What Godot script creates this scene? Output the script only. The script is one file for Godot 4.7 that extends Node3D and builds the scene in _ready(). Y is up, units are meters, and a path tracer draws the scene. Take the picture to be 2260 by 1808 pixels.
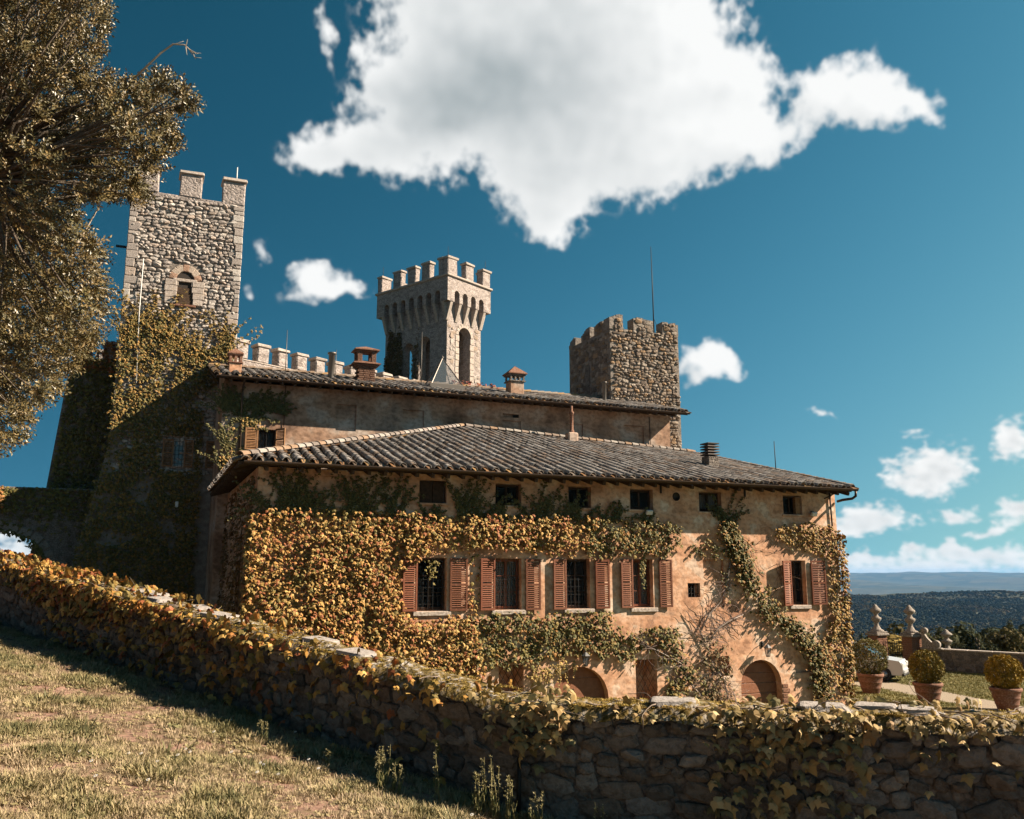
extends Node3D
# A Tuscan castle with a vine-covered farmhouse, seen over a low stone wall. The house frame: x along the facade (m), y up, z = minus the depth behind the facade.

const GROUND := -0.3                       # courtyard level
const EXPOSURE := 3.3
const PAINT := 0.70                        # the colours below were picked at exposure 1.7
var rng := RandomNumberGenerator.new()
var taken := {}
var mats := {}
var meshes := {}
var HB := Basis(Vector3.UP, deg_to_rad(22.6))
var HO := Vector3(-7.253, 0, -25)
var to_sun := Vector3.ZERO


# ---------------------------------------------------------------- naming
func numbered(called: String) -> String:
	var n: int = taken.get(called, 0)
	taken[called] = n + 1
	return called if n == 0 else "%s_%03d" % [called, n]

func tag(o: Node3D, label: String, category: String, group := "") -> Node3D:
	o.set_meta("label", label)
	o.set_meta("category", category)
	if group != "":
		o.set_meta("group", group)
	return o

func thing(called: String, label: String, category: String, at := Vector3.ZERO, turned := Basis(), group := "") -> Node3D:
	var o := Node3D.new()
	o.name = numbered(called)
	add_child(o)
	o.transform = Transform3D(turned, at)
	return tag(o, label, category, group)

func part(parent: Node, called: String, m: Mesh, mat: Material, t := Transform3D()) -> MeshInstance3D:
	var o := MeshInstance3D.new()
	o.name = called
	o.mesh = m
	o.material_override = mat
	o.transform = t
	parent.add_child(o, true)
	return o

func structure(called: String, m: Mesh, mat: Material) -> MeshInstance3D:
	var o := part(self, called, m, mat)
	o.set_meta("kind", "structure")
	return o

func house(a: float, h: float, d: float) -> Vector3:
	return HO + HB * Vector3(a, h, -d)

# Copies of one mesh under a thing: the first n_single as parts of their own, the rest as one part of stuff. which[i] picks a colour.
func scatter(parent: Node, called: String, mass: String, m: Mesh, look: String, at: Array, which: PackedInt32Array, colours: Array, n_single: int) -> void:
	var count := at.size()
	var few := mini(n_single, count)
	for i in few:
		var o := MeshInstance3D.new()
		var key := "%d/%s" % [parent.get_instance_id(), called]
		var n: int = taken.get(key, 0)
		taken[key] = n + 1
		o.name = called if n == 0 else "%s_%03d" % [called, n]
		o.mesh = m
		o.material_override = tinted(look, colours[which[i]])
		o.transform = at[i]
		parent.add_child(o)
	if count > few:
		var mm := MultiMesh.new()
		mm.transform_format = MultiMesh.TRANSFORM_3D
		mm.use_colors = true
		mm.mesh = m
		mm.instance_count = count - few
		for i in count - few:
			mm.set_instance_transform(i, at[few + i])
			var c: Color = colours[which[few + i]]
			var k := PAINT * rng.randf_range(0.82, 1.18)
			mm.set_instance_color(i, Color(c.r * k, c.g * k, c.b * k))
		var o := MultiMeshInstance3D.new()
		o.name = mass
		o.multimesh = mm
		o.material_override = tinted(look, Color(-1, 0, 0))
		o.set_meta("kind", "stuff")
		parent.add_child(o, true)


# ---------------------------------------------------------------- mesh building
func st_new(smooth := false) -> SurfaceTool:
	var st := SurfaceTool.new()
	st.begin(Mesh.PRIMITIVE_TRIANGLES)
	st.set_smooth_group(0 if smooth else -1)
	return st

func done(st: SurfaceTool) -> ArrayMesh:
	st.generate_normals()
	return st.commit()

func tri(st: SurfaceTool, a: Vector3, b: Vector3, c: Vector3) -> void:   # counter-clockwise seen from outside
	st.add_vertex(a)
	st.add_vertex(c)
	st.add_vertex(b)

func quad(st: SurfaceTool, a: Vector3, b: Vector3, c: Vector3, d: Vector3) -> void:
	tri(st, a, b, c)
	tri(st, a, c, d)

func bx(st: SurfaceTool, lo: Vector3, hi: Vector3, t := Transform3D()) -> void:
	var p := []
	for i in 8:
		p.append(t * Vector3(hi.x if i & 1 else lo.x, hi.y if i & 2 else lo.y, hi.z if i & 4 else lo.z))
	quad(st, p[4], p[5], p[7], p[6])
	quad(st, p[1], p[0], p[2], p[3])
	quad(st, p[5], p[1], p[3], p[7])
	quad(st, p[0], p[4], p[6], p[2])
	quad(st, p[6], p[7], p[3], p[2])
	quad(st, p[0], p[1], p[5], p[4])

func box(lo: Vector3, hi: Vector3) -> ArrayMesh:
	var st := st_new()
	bx(st, lo, hi)
	return done(st)

# A box with its edges cut off and its corners a little uneven, as masonry and timber have.
func worn_box(lo: Vector3, hi: Vector3, cut: float, uneven := 0.0) -> ArrayMesh:
	var st := st_new()
	var c := (lo + hi) / 2.0
	var e := (hi - lo) / 2.0
	var v := {}
	for i in 8:
		var s := Vector3(1 if i & 1 else -1, 1 if i & 2 else -1, 1 if i & 4 else -1)
		var w := Vector3(rng.randf_range(-1, 1), rng.randf_range(-1, 1), rng.randf_range(-1, 1)) * uneven
		v[[i, 0]] = c + w + s * Vector3(e.x, e.y - cut, e.z - cut)
		v[[i, 1]] = c + w + s * Vector3(e.x - cut, e.y, e.z - cut)
		v[[i, 2]] = c + w + s * Vector3(e.x - cut, e.y - cut, e.z)
	var f := [[2, 4, 5, 7, 6], [2, 1, 0, 2, 3], [0, 5, 1, 3, 7], [0, 0, 4, 6, 2], [1, 6, 7, 3, 2], [1, 0, 1, 5, 4]]
	for q in f:
		quad(st, v[[q[1], q[0]]], v[[q[2], q[0]]], v[[q[3], q[0]]], v[[q[4], q[0]]])
	for e2 in [[0, 1, 0], [2, 3, 0], [4, 5, 0], [6, 7, 0], [0, 2, 1], [1, 3, 1], [4, 6, 1], [5, 7, 1], [0, 4, 2], [1, 5, 2], [2, 6, 2], [3, 7, 2]]:
		var ax: int = e2[2]
		var p := (ax + 1) % 3
		var r := (ax + 2) % 3
		_out(st, c, [v[[e2[0], p]], v[[e2[1], p]], v[[e2[1], r]], v[[e2[0], r]]])
	for i in 8:
		_out(st, c, [v[[i, 0]], v[[i, 1]], v[[i, 2]]])
	return done(st)

func _out(st: SurfaceTool, c: Vector3, p: Array) -> void:   # a face wound so that it looks away from c
	var n: Vector3 = (p[1] - p[0]).cross(p[2] - p[0])
	if n.dot(p[0] - c) < 0:
		p.reverse()
	if p.size() == 3:
		tri(st, p[0], p[1], p[2])
	else:
		quad(st, p[0], p[1], p[2], p[3])

# A flat outline (x, y) pushed from z0 to z1.
func extrude(st: SurfaceTool, outline: PackedVector2Array, z0: float, z1: float) -> void:
	var pts := outline
	if not Geometry2D.is_polygon_clockwise(pts):
		pts.reverse()
	pts.reverse()
	var idx := Geometry2D.triangulate_polygon(pts)
	for i in range(0, idx.size(), 3):
		var a := pts[idx[i]]
		var b := pts[idx[i + 1]]
		var c := pts[idx[i + 2]]
		if (b - a).cross(c - a) < 0:
			var k := b
			b = c
			c = k
		tri(st, Vector3(a.x, a.y, z1), Vector3(b.x, b.y, z1), Vector3(c.x, c.y, z1))
		tri(st, Vector3(a.x, a.y, z0), Vector3(c.x, c.y, z0), Vector3(b.x, b.y, z0))
	var area := 0.0
	for i in pts.size():
		area += pts[i].cross(pts[(i + 1) % pts.size()])
	for i in pts.size():
		var a := pts[i]
		var b := pts[(i + 1) % pts.size()]
		if area < 0:
			var k := a
			a = b
			b = k
		quad(st, Vector3(a.x, a.y, z0), Vector3(b.x, b.y, z0), Vector3(b.x, b.y, z1), Vector3(a.x, a.y, z1))

# A tube through points with a radius at each.
func tube(st: SurfaceTool, pts: Array, radii: Array, sides := 6) -> void:
	var rings := []
	for i in pts.size():
		var p: Vector3 = pts[i]
		var before: Vector3 = pts[maxi(i - 1, 0)]
		var after: Vector3 = pts[mini(i + 1, pts.size() - 1)]
		var t := (after - before).normalized()
		var x := t.cross(Vector3.UP if absf(t.y) < 0.9 else Vector3.RIGHT).normalized()
		var y := x.cross(t)
		var ring := []
		for k in sides:
			var w := TAU * k / sides
			ring.append(p + (x * cos(w) - y * sin(w)) * radii[i])
		rings.append(ring)
	for i in pts.size() - 1:
		for k in sides:
			var n := (k + 1) % sides
			quad(st, rings[i][k], rings[i][n], rings[i + 1][n], rings[i + 1][k])
	for k in range(1, sides - 1):
		tri(st, rings[0][0], rings[0][k + 1], rings[0][k])
		var e: Array = rings[-1]
		tri(st, e[0], e[k], e[k + 1])

# A turned shape: profile of (radius, height).
func lathe(st: SurfaceTool, profile: Array, sides := 20, at := Vector3.ZERO) -> void:
	for i in profile.size() - 1:
		var p: Vector2 = profile[i]
		var q: Vector2 = profile[i + 1]
		for k in sides:
			var a := TAU * k / sides
			var b := TAU * (k + 1) / sides
			var va := Vector3(cos(a), 0, -sin(a))
			var vb := Vector3(cos(b), 0, -sin(b))
			quad(st, at + va * p.x + Vector3.UP * p.y, at + vb * p.x + Vector3.UP * p.y, at + vb * q.x + Vector3.UP * q.y, at + va * q.x + Vector3.UP * q.y)

func ball(st: SurfaceTool, c: Vector3, r: Vector3, rows := 7, cols := 10) -> void:
	var pr := []
	for i in rows + 1:
		pr.append(Vector2(sin(PI * i / rows), -cos(PI * i / rows)))
	for i in rows:
		for k in cols:
			var a := TAU * k / cols
			var b := TAU * (k + 1) / cols
			var f := func(q: Vector2, w: float) -> Vector3: return c + Vector3(cos(w) * q.x, q.y, -sin(w) * q.x) * r
			quad(st, f.call(pr[i], a), f.call(pr[i], b), f.call(pr[i + 1], b), f.call(pr[i + 1], a))


# ---------------------------------------------------------------- materials
func lin(r: float, g: float, b: float, a := 1.0) -> Color:
	return Color(r * PAINT, g * PAINT, b * PAINT, a).linear_to_srgb()

func grey(v: float) -> Color:
	return Color(v, v, v).linear_to_srgb()

func noise(sd: int, freq: float, kind := "fbm", octaves := 5) -> FastNoiseLite:
	var n := FastNoiseLite.new()
	n.seed = sd
	n.frequency = freq
	n.noise_type = FastNoiseLite.TYPE_SIMPLEX_SMOOTH
	n.fractal_type = FastNoiseLite.FRACTAL_FBM
	n.fractal_octaves = octaves
	if kind == "cell":
		n.noise_type = FastNoiseLite.TYPE_CELLULAR
		n.cellular_return_type = FastNoiseLite.RETURN_DISTANCE2_SUB
		n.fractal_type = FastNoiseLite.FRACTAL_NONE
		n.domain_warp_enabled = true
		n.domain_warp_amplitude = 12.0
	if kind == "cellvalue":
		n.noise_type = FastNoiseLite.TYPE_CELLULAR
		n.cellular_return_type = FastNoiseLite.RETURN_CELL_VALUE
		n.fractal_type = FastNoiseLite.FRACTAL_NONE
	return n

func ntex(n: FastNoiseLite, ramp: Array, size := 512) -> NoiseTexture2D:   # ramp: [offset, colour, offset, colour ...]
	var t := NoiseTexture2D.new()
	t.width = size
	t.height = size
	t.seamless = true
	t.seamless_blend_skirt = 0.15
	t.noise = n
	if ramp:
		var g := Gradient.new()
		var at := PackedFloat32Array()
		var cs := PackedColorArray()
		for i in range(0, ramp.size(), 2):
			at.append(ramp[i])
			cs.append(ramp[i + 1])
		g.offsets = at
		g.colors = cs
		t.color_ramp = g
	return t

func plain(called: String, c: Color, rough := 0.9, metal := 0.0) -> StandardMaterial3D:
	if not mats.has(called):
		var m := StandardMaterial3D.new()
		m.resource_name = called
		m.albedo_color = c
		m.roughness = rough
		m.metallic = metal
		m.metallic_specular = 0.4
		mats[called] = m
	return mats[called]

# A surface with patches (coarse colours), grain (fine grey, multiplied) and relief.
func surface(called: String, coarse: Texture2D, per_m: float, fine: Texture2D, fine_per_m: float, relief: Texture2D = null, cm := 1.0, rough := 0.92) -> StandardMaterial3D:
	var m := StandardMaterial3D.new()
	m.resource_name = called
	m.roughness = rough
	m.metallic_specular = 0.3
	m.albedo_texture = coarse
	m.uv1_triplanar = true
	m.uv1_world_triplanar = true
	m.uv1_scale = Vector3.ONE * per_m
	if fine:
		m.detail_enabled = true
		m.detail_albedo = fine
		m.detail_blend_mode = BaseMaterial3D.BLEND_MODE_MUL
		m.detail_uv_layer = BaseMaterial3D.DETAIL_UV_2
		m.uv2_triplanar = true
		m.uv2_world_triplanar = true
		m.uv2_scale = Vector3.ONE * fine_per_m
	if relief:
		m.heightmap_enabled = true
		m.heightmap_texture = relief
		m.heightmap_scale = cm
	mats[called] = m
	return m

# One of a family of looks in a given linear colour; a red below nought asks for the version that takes its colour from the copies.
func tinted(look: String, c: Color) -> StandardMaterial3D:
	var key := "%s %.3f %.3f %.3f" % [look, c.r, c.g, c.b]
	if not mats.has(key):
		var m: StandardMaterial3D = mats[look].duplicate()
		if c.r < 0:
			m.vertex_color_use_as_albedo = true
			m.albedo_color = Color.WHITE
		else:
			m.albedo_color = lin(c.r, c.g, c.b)
		mats[key] = m
	return mats[key]

func grey_ramp(lo: float, hi: float) -> Array:
	return [0.0, grey(lo), 1.0, grey(hi)]

func make_materials() -> void:
	var grain := ntex(noise(3, 0.02, "fbm", 6), grey_ramp(0.55, 1.0))
	var grain2 := ntex(noise(4, 0.011, "fbm", 6), [0.25, Color(.62, .6, .58).linear_to_srgb(), 0.6, Color.WHITE])
	var relief := ntex(noise(5, 0.03, "fbm", 6), [])
	var lumps := ntex(noise(6, 0.045, "cell"), [0.0, Color.BLACK, 0.35, Color(.8, .8, .8), 1.0, Color.WHITE])
	mats["_grain"] = null
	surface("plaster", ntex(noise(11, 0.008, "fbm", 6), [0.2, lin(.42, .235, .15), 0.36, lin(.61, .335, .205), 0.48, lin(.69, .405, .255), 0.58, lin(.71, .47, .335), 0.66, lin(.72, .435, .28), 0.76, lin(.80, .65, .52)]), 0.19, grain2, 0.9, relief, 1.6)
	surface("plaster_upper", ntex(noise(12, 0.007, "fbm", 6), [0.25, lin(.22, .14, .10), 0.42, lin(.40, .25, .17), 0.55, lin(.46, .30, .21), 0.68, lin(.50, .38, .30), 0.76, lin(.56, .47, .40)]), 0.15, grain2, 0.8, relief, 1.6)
	surface("mortar", ntex(noise(13, 0.012), [0.3, lin(.25, .215, .185), 0.6, lin(.38, .335, .295)]), 0.4, grain, 1.5, relief, 3.0)
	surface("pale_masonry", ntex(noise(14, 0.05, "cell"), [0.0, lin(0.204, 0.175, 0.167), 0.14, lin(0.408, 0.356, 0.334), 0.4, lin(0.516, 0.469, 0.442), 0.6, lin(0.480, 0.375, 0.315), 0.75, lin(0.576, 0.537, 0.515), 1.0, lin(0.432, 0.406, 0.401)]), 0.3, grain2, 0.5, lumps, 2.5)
	mats["pale_masonry"].heightmap_texture = lumps
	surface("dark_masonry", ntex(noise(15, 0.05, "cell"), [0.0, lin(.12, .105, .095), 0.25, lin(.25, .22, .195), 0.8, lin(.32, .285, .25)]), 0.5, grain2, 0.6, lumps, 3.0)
	surface("pale_stone", ntex(noise(16, 0.015), [0.3, lin(.414, .356, .316), 0.55, lin(.564, .506, .460), 0.75, lin(.494, .414, .345)]), 0.7, grain2, 2.0, relief, 0.8)
	surface("weathered_stone", ntex(noise(35, 0.03, "fbm", 6), [0.3, lin(.12, .10, .085), 0.5, lin(.34, .30, .26), 0.7, lin(.52, .47, .42)]), 1.1, grain2, 2.0, relief, 1.2)
	surface("wood_dark", ntex(noise(17, 0.02), [0.3, lin(.045, .03, .022), 0.7, lin(.09, .055, .038)]), 0.8, grain, 3.0, null)
	surface("eave_wood", ntex(noise(18, 0.02), [0.3, lin(.07, .045, .03), 0.7, lin(.13, .085, .055)]), 0.8, grain, 3.0, null)
	surface("shutter_paint", ntex(noise(19, 0.02), [0.3, lin(.20, .062, .030), 0.7, lin(.27, .095, .048)]), 0.9, grain, 4.0, null, 1.0, 0.6)
	surface("shutter_faded", ntex(noise(36, 0.02), [0.3, lin(.17, .062, .036), 0.7, lin(.30, .125, .07)]), 1.4, grain, 4.0, null, 1.0, 0.75)
	surface("shutter_ochre", ntex(noise(20, 0.02), [0.3, lin(.30, .15, .07), 0.7, lin(.42, .23, .11)]), 0.9, grain, 4.0, null, 1.0, 0.7)
	surface("door_paint", ntex(noise(21, 0.015), [0.3, lin(.30, .125, .065), 0.7, lin(.38, .17, .095)]), 0.6, grain, 3.0, relief, 0.4, 0.6)
	surface("pan_clay", ntex(noise(22, 0.03), [0.25, lin(.10, .06, .035), 0.5, lin(.34, .16, .06), 0.75, lin(.46, .25, .09)]), 0.9, grain, 3.0, relief, 0.6)
	surface("terracotta", ntex(noise(23, 0.02), [0.3, lin(.22, .10, .065), 0.55, lin(.31, .155, .10), 0.75, lin(.38, .25, .19)]), 1.1, grain, 3.0, relief, 0.5, 0.85)
	surface("brick", ntex(noise(24, 0.03), [0.3, lin(.17, .08, .05), 0.5, lin(.33, .15, .09), 0.75, lin(.42, .28, .2)]), 1.2, grain, 3.0, relief, 1.0)
	surface("old_brick", ntex(noise(34, 0.03), [0.3, lin(.10, .055, .04), 0.5, lin(.20, .10, .065), 0.75, lin(.30, .20, .15)]), 1.2, grain, 3.0, relief, 1.0)
	surface("soil", ntex(noise(25, 0.012, "fbm", 6), [0.28, lin(.14, .095, .055), 0.45, lin(.24, .17, .105), 0.58, lin(.31, .195, .14), 0.7, lin(.38, .23, .175)]), 0.35, grain, 2.0, relief, 4.0)
	surface("lawn_ground", ntex(noise(26, 0.01, "fbm", 6), [0.3, lin(.14, .13, .040), 0.5, lin(.20, .18, .055), 0.7, lin(.26, .215, .08)]), 0.12, grain, 1.6, relief, 4.0)
	surface("gravel", ntex(noise(27, 0.05, "fbm", 4), [0.3, lin(.36, .29, .21), 0.7, lin(.52, .44, .34)]), 0.6, grain, 3.0, relief, 1.5)
	surface("far_field", ntex(noise(28, 0.02, "cellvalue"), [0.0, lin(.03, .04, .018), 0.3, lin(.055, .062, .028), 0.6, lin(.11, .098, .05), 0.8, lin(.03, .042, .018), 1.0, lin(.13, .115, .06)]), 0.0005, grain, 0.004, null)
	surface("wood_floor", ntex(noise(29, 0.03, "fbm", 6), [0.3, lin(.025, .034, .016), 0.55, lin(.05, .055, .022), 0.75, lin(.085, .075, .03)]), 0.003, grain, 0.05, null)
	surface("moss_cap", ntex(noise(30, 0.02, "fbm", 6), [0.3, lin(.12, .085, .02), 0.5, lin(.25, .17, .04), 0.62, lin(.33, .27, .2), 0.75, lin(.55, .52, .48)]), 0.9, grain, 4.0, relief, 2.5)
	surface("bark", ntex(noise(31, 0.03), [0.3, lin(.10, .08, .06), 0.7, lin(.22, .18, .14)]), 1.5, grain, 6.0, relief, 1.5)
	# families of looks whose colour differs from piece to piece
	for f in [["stone", 0.95, 2.2, 1.4], ["tile", 0.92, 2.6, 0.8], ["slate", 0.9, 3.0, 0.5]]:
		var m := StandardMaterial3D.new()
		m.resource_name = f[0]
		m.roughness = f[1]
		m.metallic_specular = 0.25
		m.albedo_texture = grain2
		m.uv1_triplanar = true
		m.uv1_world_triplanar = true
		m.uv1_scale = Vector3.ONE * float(f[2])
		m.heightmap_enabled = true
		m.heightmap_texture = relief
		m.heightmap_scale = f[3]
		mats[f[0]] = m
	for f in [["leaf", 0.62, 0.3, 0.22], ["gloss_leaf", 0.42, 0.45, 0.2], ["grass", 0.7, 0.35, 0.35], ["twig", 0.9, 0.2, 0.0], ["far_leaf", 0.85, 0.2, 0.15]]:
		var m := StandardMaterial3D.new()
		m.resource_name = f[0]
		m.roughness = f[1]
		m.metallic_specular = f[2]
		m.cull_mode = BaseMaterial3D.CULL_DISABLED
		if f[3] > 0:
			m.backlight_enabled = true
			m.backlight = Color(f[3], f[3], f[3] * 0.6)
		mats[f[0]] = m
	plain("iron", lin(.02, .019, .018), 0.6, 0.3)
	plain("zinc", lin(.16, .145, .13), 0.5, 0.6)
	plain("copper_gutter", lin(.075, .05, .038), 0.55, 0.4)
	plain("room", lin(.045, .036, .03), 0.95)
	plain("curtain", lin(.16, .14, .125), 0.95)
	plain("white_metal", lin(.72, .72, .70), 0.45)
	plain("car_paint", lin(.55, .56, .57), 0.25)
	mats["car_paint"].clearcoat_enabled = true
	plain("tyre", lin(.018, .018, .018), 0.85)
	plain("rim", lin(.35, .35, .36), 0.35, 0.8)
	plain("car_trim", lin(.03, .03, .032), 0.5)
	plain("tail_lamp", lin(.35, .02, .015), 0.2)
	plain("lamp_glass", lin(.6, .6, .56), 0.3)
	plain("soil_dark", lin(.05, .035, .025), 1.0)
	var g := StandardMaterial3D.new()
	g.resource_name = "glass"
	g.transparency = BaseMaterial3D.TRANSPARENCY_ALPHA
	g.albedo_color = Color(.2, .22, .23, 0.05)
	g.roughness = 0.06
	g.metallic_specular = 0.1
	mats["glass"] = g
	var g2 := g.duplicate()
	g2.resource_name = "frosted_glass"
	g2.albedo_color = Color(.34, .38, .41, 0.35)
	g2.roughness = 0.3
	mats["frosted_glass"] = g2


# ---------------------------------------------------------------- camera, sky, sun
func make_view() -> void:
	var cam := Camera3D.new()
	cam.name = "camera"
	cam.fov = 50.0
	cam.near = 0.1
	cam.far = 60000.0
	add_child(cam)
	cam.position = Vector3(0, 4.85, 0)
	cam.rotation_degrees = Vector3(10.58, 0, 0)
	cam.current = true
	to_sun = (HB * Vector3(2.3, 1.7, 1.0)).normalized()
	var sun := DirectionalLight3D.new()
	sun.name = "sun"
	sun.light_energy = 1.6
	sun.light_color = Color(1.0, 0.92, 0.82)
	sun.light_angular_distance = 0.5
	sun.shadow_enabled = true
	add_child(sun)
	sun.look_at_from_position(Vector3.ZERO, -to_sun, Vector3.UP)
	var w := WorldEnvironment.new()
	w.name = "environment"
	var e := Environment.new()
	e.background_mode = Environment.BG_SKY
	e.tonemap_mode = Environment.TONE_MAPPER_LINEAR
	e.tonemap_exposure = EXPOSURE
	e.sdfgi_enabled = true
	e.ssao_enabled = true
	e.ssil_enabled = true
	e.fog_enabled = true
	e.fog_density = 0.00003
	e.fog_light_color = Color(0.46, 0.74, 1.0)
	var sky := Sky.new()
	var pm := PanoramaSkyMaterial.new()
	pm.panorama = sky_picture()
	sky.sky_material = pm
	e.sky = sky
	w.environment = e
	add_child(w)

func air(dir: Vector3) -> Color:
	# blue that deepens with height and away from the sun
	var el := clampf(rad_to_deg(asin(clampf(dir.y, -1, 1))), 0, 90)
	var g := .083 + .61 * exp(-el / 14.2)
	var gamma := rad_to_deg(dir.angle_to(to_sun))
	g *= minf(.18 + 1.9 * exp((40.0 - gamma) / 30.0), 1.9)
	g = minf(g, .72)
	return Color(g * clampf(.153 + (g - .098) * .68, .12, .7), g, g * clampf(1.74 - (g - .098) * 1.4, 1.05, 1.75))

# puffs: azimuth, elevation, half width, half height (degrees), weight
const PUFFS := [
	3.5, 32.0, 8.0, 5.6, 1.25, -3.5, 33.2, 6.0, 4.2, 1.0, 11.0, 30.0, 6.2, 4.6, 1.1, -6.0, 28.6, 5.6, 2.9, 1.0, -11.0, 26.5, 3.9, 1.4, .8, -13.8, 25.9, 1.6, .7, .6, 2.6, 25.6, 4.0, 2.9, 1.0, 2.7, 23.0, 1.7, 1.6, .75,
	8.3, 26.3, 4.0, 2.4, .95, 13.6, 27.0, 3.6, 2.0, .9, 17.0, 26.2, 2.2, 1.1, .75, 22.0, 28.6, 2.5, 1.9, 1.0, 24.6, 27.6, 2.1, 1.3, .85, 26.9, 27.0, 1.5, .7, .7, 19.6, 27.0, 1.4, 1.0, .6, 16.2, 30.2, 2.6, 1.6, .75,
	9.0, 34.6, 5.6, 2.8, 1.0, -1.5, 38.0, 8.0, 4.4, 1.1, 8.0, 38.4, 6.4, 4.0, 1.1, -8.0, 30.4, 1.8, 1.6, .6,
	-12.6, 18.4, 2.0, 1.2, .85, -13.9, 19.0, 1.3, .8, .6, -10.6, 18.2, 1.1, .6, .55, -12.9, 32.6, .55, 1.5, .52, -10.2, 32.2, .9, 1.0, .42, -9.6, 30.4, .8, .8, .38,
	12.7, 13.5, 1.35, 1.05, .85, 13.6, 13.2, 1.1, .8, .6,
	25.6, 6.4, 2.0, 1.2, .95, 24.0, 5.5, 1.1, .5, .6, 22.7, 3.4, 2.2, .8, .95, 20.8, 2.9, 1.3, .5, .7, 26.7, 3.9, 1.1, .45, .8, 30.5, 7.4, 1.3, 1.1, .9, 30.0, 3.4, 1.4, .7, .85, 28.4, 2.6, 1.2, .35, .65,
	-32.0, 2.4, 3.6, 1.0, .85, -20.5, 15.2, .7, .5, .42, -17.3, 20.2, .8, .6, .35, -17.4, 17.9, .5, .4, .35, -24.0, 5.3, 1.0, .5, .4,
	38.0, 8.0, 3.0, 1.8, .9, 43.0, 4.0, 3.4, 1.4, .9, -44.0, 6.0, 3.4, 1.5, .9, 48.0, 22.0, 5.0, 3.0, .95, -52.0, 26.0, 6.0, 3.4, .95, 24.5, 8.4, 1.0, .3, .35, 19.8, 9.3, .8, .25, .35]

func puff_field(az: float, el: float, n2: FastNoiseLite) -> float:
	# the broad masses of cloud, bent by slow noise
	var wx := az + 1.5 * n2.get_noise_2d(az * 8.0, el * 8.0) + 0.5 * n2.get_noise_2d(az * 30.0 + 50.0, el * 30.0)
	var wy := el + 1.0 * n2.get_noise_2d(az * 8.0 + 300.0, el * 8.0) + 0.4 * n2.get_noise_2d(az * 30.0, el * 30.0 + 70.0)
	var f := 0.0
	for i in range(0, PUFFS.size(), 5):
		var x: float = (wx - PUFFS[i]) / PUFFS[i + 2]
		if x > 1.6 or x < -1.6:
			continue
		var y: float = (wy - PUFFS[i + 1]) / PUFFS[i + 3]
		var q := x * x + y * y
		if q < 2.4:
			var v: float = PUFFS[i + 4] * (1.0 - q / 2.4) * (1.0 - q / 2.4)
			f = f + v - f * v * 0.55
	return f

# x: how much cloud covers, y: how thick it is, z: how far it is turned to the sun
func clouds(dir: Vector3, az: float, el: float, front: bool, n1: FastNoiseLite, n2: FastNoiseLite, n4: FastNoiseLite, n5: FastNoiseLite) -> Vector3:
	var f := 0.0
	var k := 1.0 if el > 11.0 else 1.6
	if front:
		f = puff_field(az, el, n2)
	else:
		f = maxf(0.0, n2.get_noise_3d(dir.x * 130.0, dir.y * 260.0, dir.z * 130.0) * 1.4 - 0.46 + 0.25 * exp(-pow((el - 4.0) / 7.0, 2.0)))
	# the bank of cumulus that lies along the whole horizon
	var bank := 0.0
	if el < 4.5:
		var top := 1.75 + 1.1 * n2.get_noise_2d(az * 11.0 + 800.0, 3.0) + 0.9 * n2.get_noise_2d(az * 34.0, 9.0)
		bank = 0.75 * smoothstep(top + .25, top - .45, el) * (0.85 + .5 * n2.get_noise_2d(az * 12.0, el * 70.0))
		f = maxf(f, bank)
	if f <= 0.02:
		return Vector3.ZERO
	var u := az * k
	var v := el * k * (1.0 if el > 11.0 else 1.5)
	var billow := 1.0 - 2.2 * absf(n4.get_noise_2d(u, v))
	var wisp := n1.get_noise_2d(u * 1.0 + 40.0, v)
	var rim := clampf(1.15 - f, 0.12, 1.0)
	var d := f + rim * (0.16 * billow - 0.08 + 0.52 * wisp)
	var cover := smoothstep(0.06, 0.74, d) * smoothstep(0.02, 0.18, f)
	# light from the right and above: compare with the cloud a little way towards the sun
	var s := 0.55 / k
	var rise := (0.05 if el > 11.0 else 0.2) * (n5.get_noise_2d(u, v) - n5.get_noise_2d(u + s * k * 1.6, v + s * k)) + (0.02 if el > 11.0 else 0.06) * (wisp - n1.get_noise_2d(u + s * k + 40.0, v + .6 * s * k))
	if front and el > 11.0:
		rise += 0.35 * (f - puff_field(az + 1.6, el + 1.0, n2))
	return Vector3(cover, f, rise)

func sky_picture() -> ImageTexture:
	var n1 := noise(41, 0.75, "fbm", 6)
	var n2 := noise(42, 0.012, "fbm", 3)
	n1.fractal_gain = 0.46
	var n4 := noise(43, 0.5, "fbm", 3)
	var n5 := noise(44, 0.3, "fbm", 2)
	var w := 4096
	var h := 2048
	var rough := Image.create(w / 8, h / 8, false, Image.FORMAT_RGBF)
	_paint_sky(rough, w / 8, h / 8, 0, 0, w / 8, h / 8, false, n1, n2, n4, n5)
	rough.resize(w, h, Image.INTERPOLATE_CUBIC)
	var x0 := int(w * (0.5 - 50.0 / 360.0))
	var x1 := int(w * (0.5 + 50.0 / 360.0))
	var y0 := int(h * (90.0 - 44.0) / 180.0)
	var fine := Image.create(x1 - x0, h / 2 - y0 + 2, false, Image.FORMAT_RGBF)
	_paint_sky(fine, w, h, x0, y0, x1 - x0, h / 2 - y0 + 2, true, n1, n2, n4, n5)
	rough.blit_rect(fine, Rect2i(0, 0, fine.get_width(), fine.get_height()), Vector2i(x0, y0))
	# the panorama's first column looks along -z
	var turned := Image.create(w, h, false, Image.FORMAT_RGBF)
	turned.blit_rect(rough, Rect2i(w / 2, 0, w / 2, h), Vector2i(0, 0))
	turned.blit_rect(rough, Rect2i(0, 0, w / 2, h), Vector2i(w / 2, 0))
	return ImageTexture.create_from_image(turned)

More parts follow.
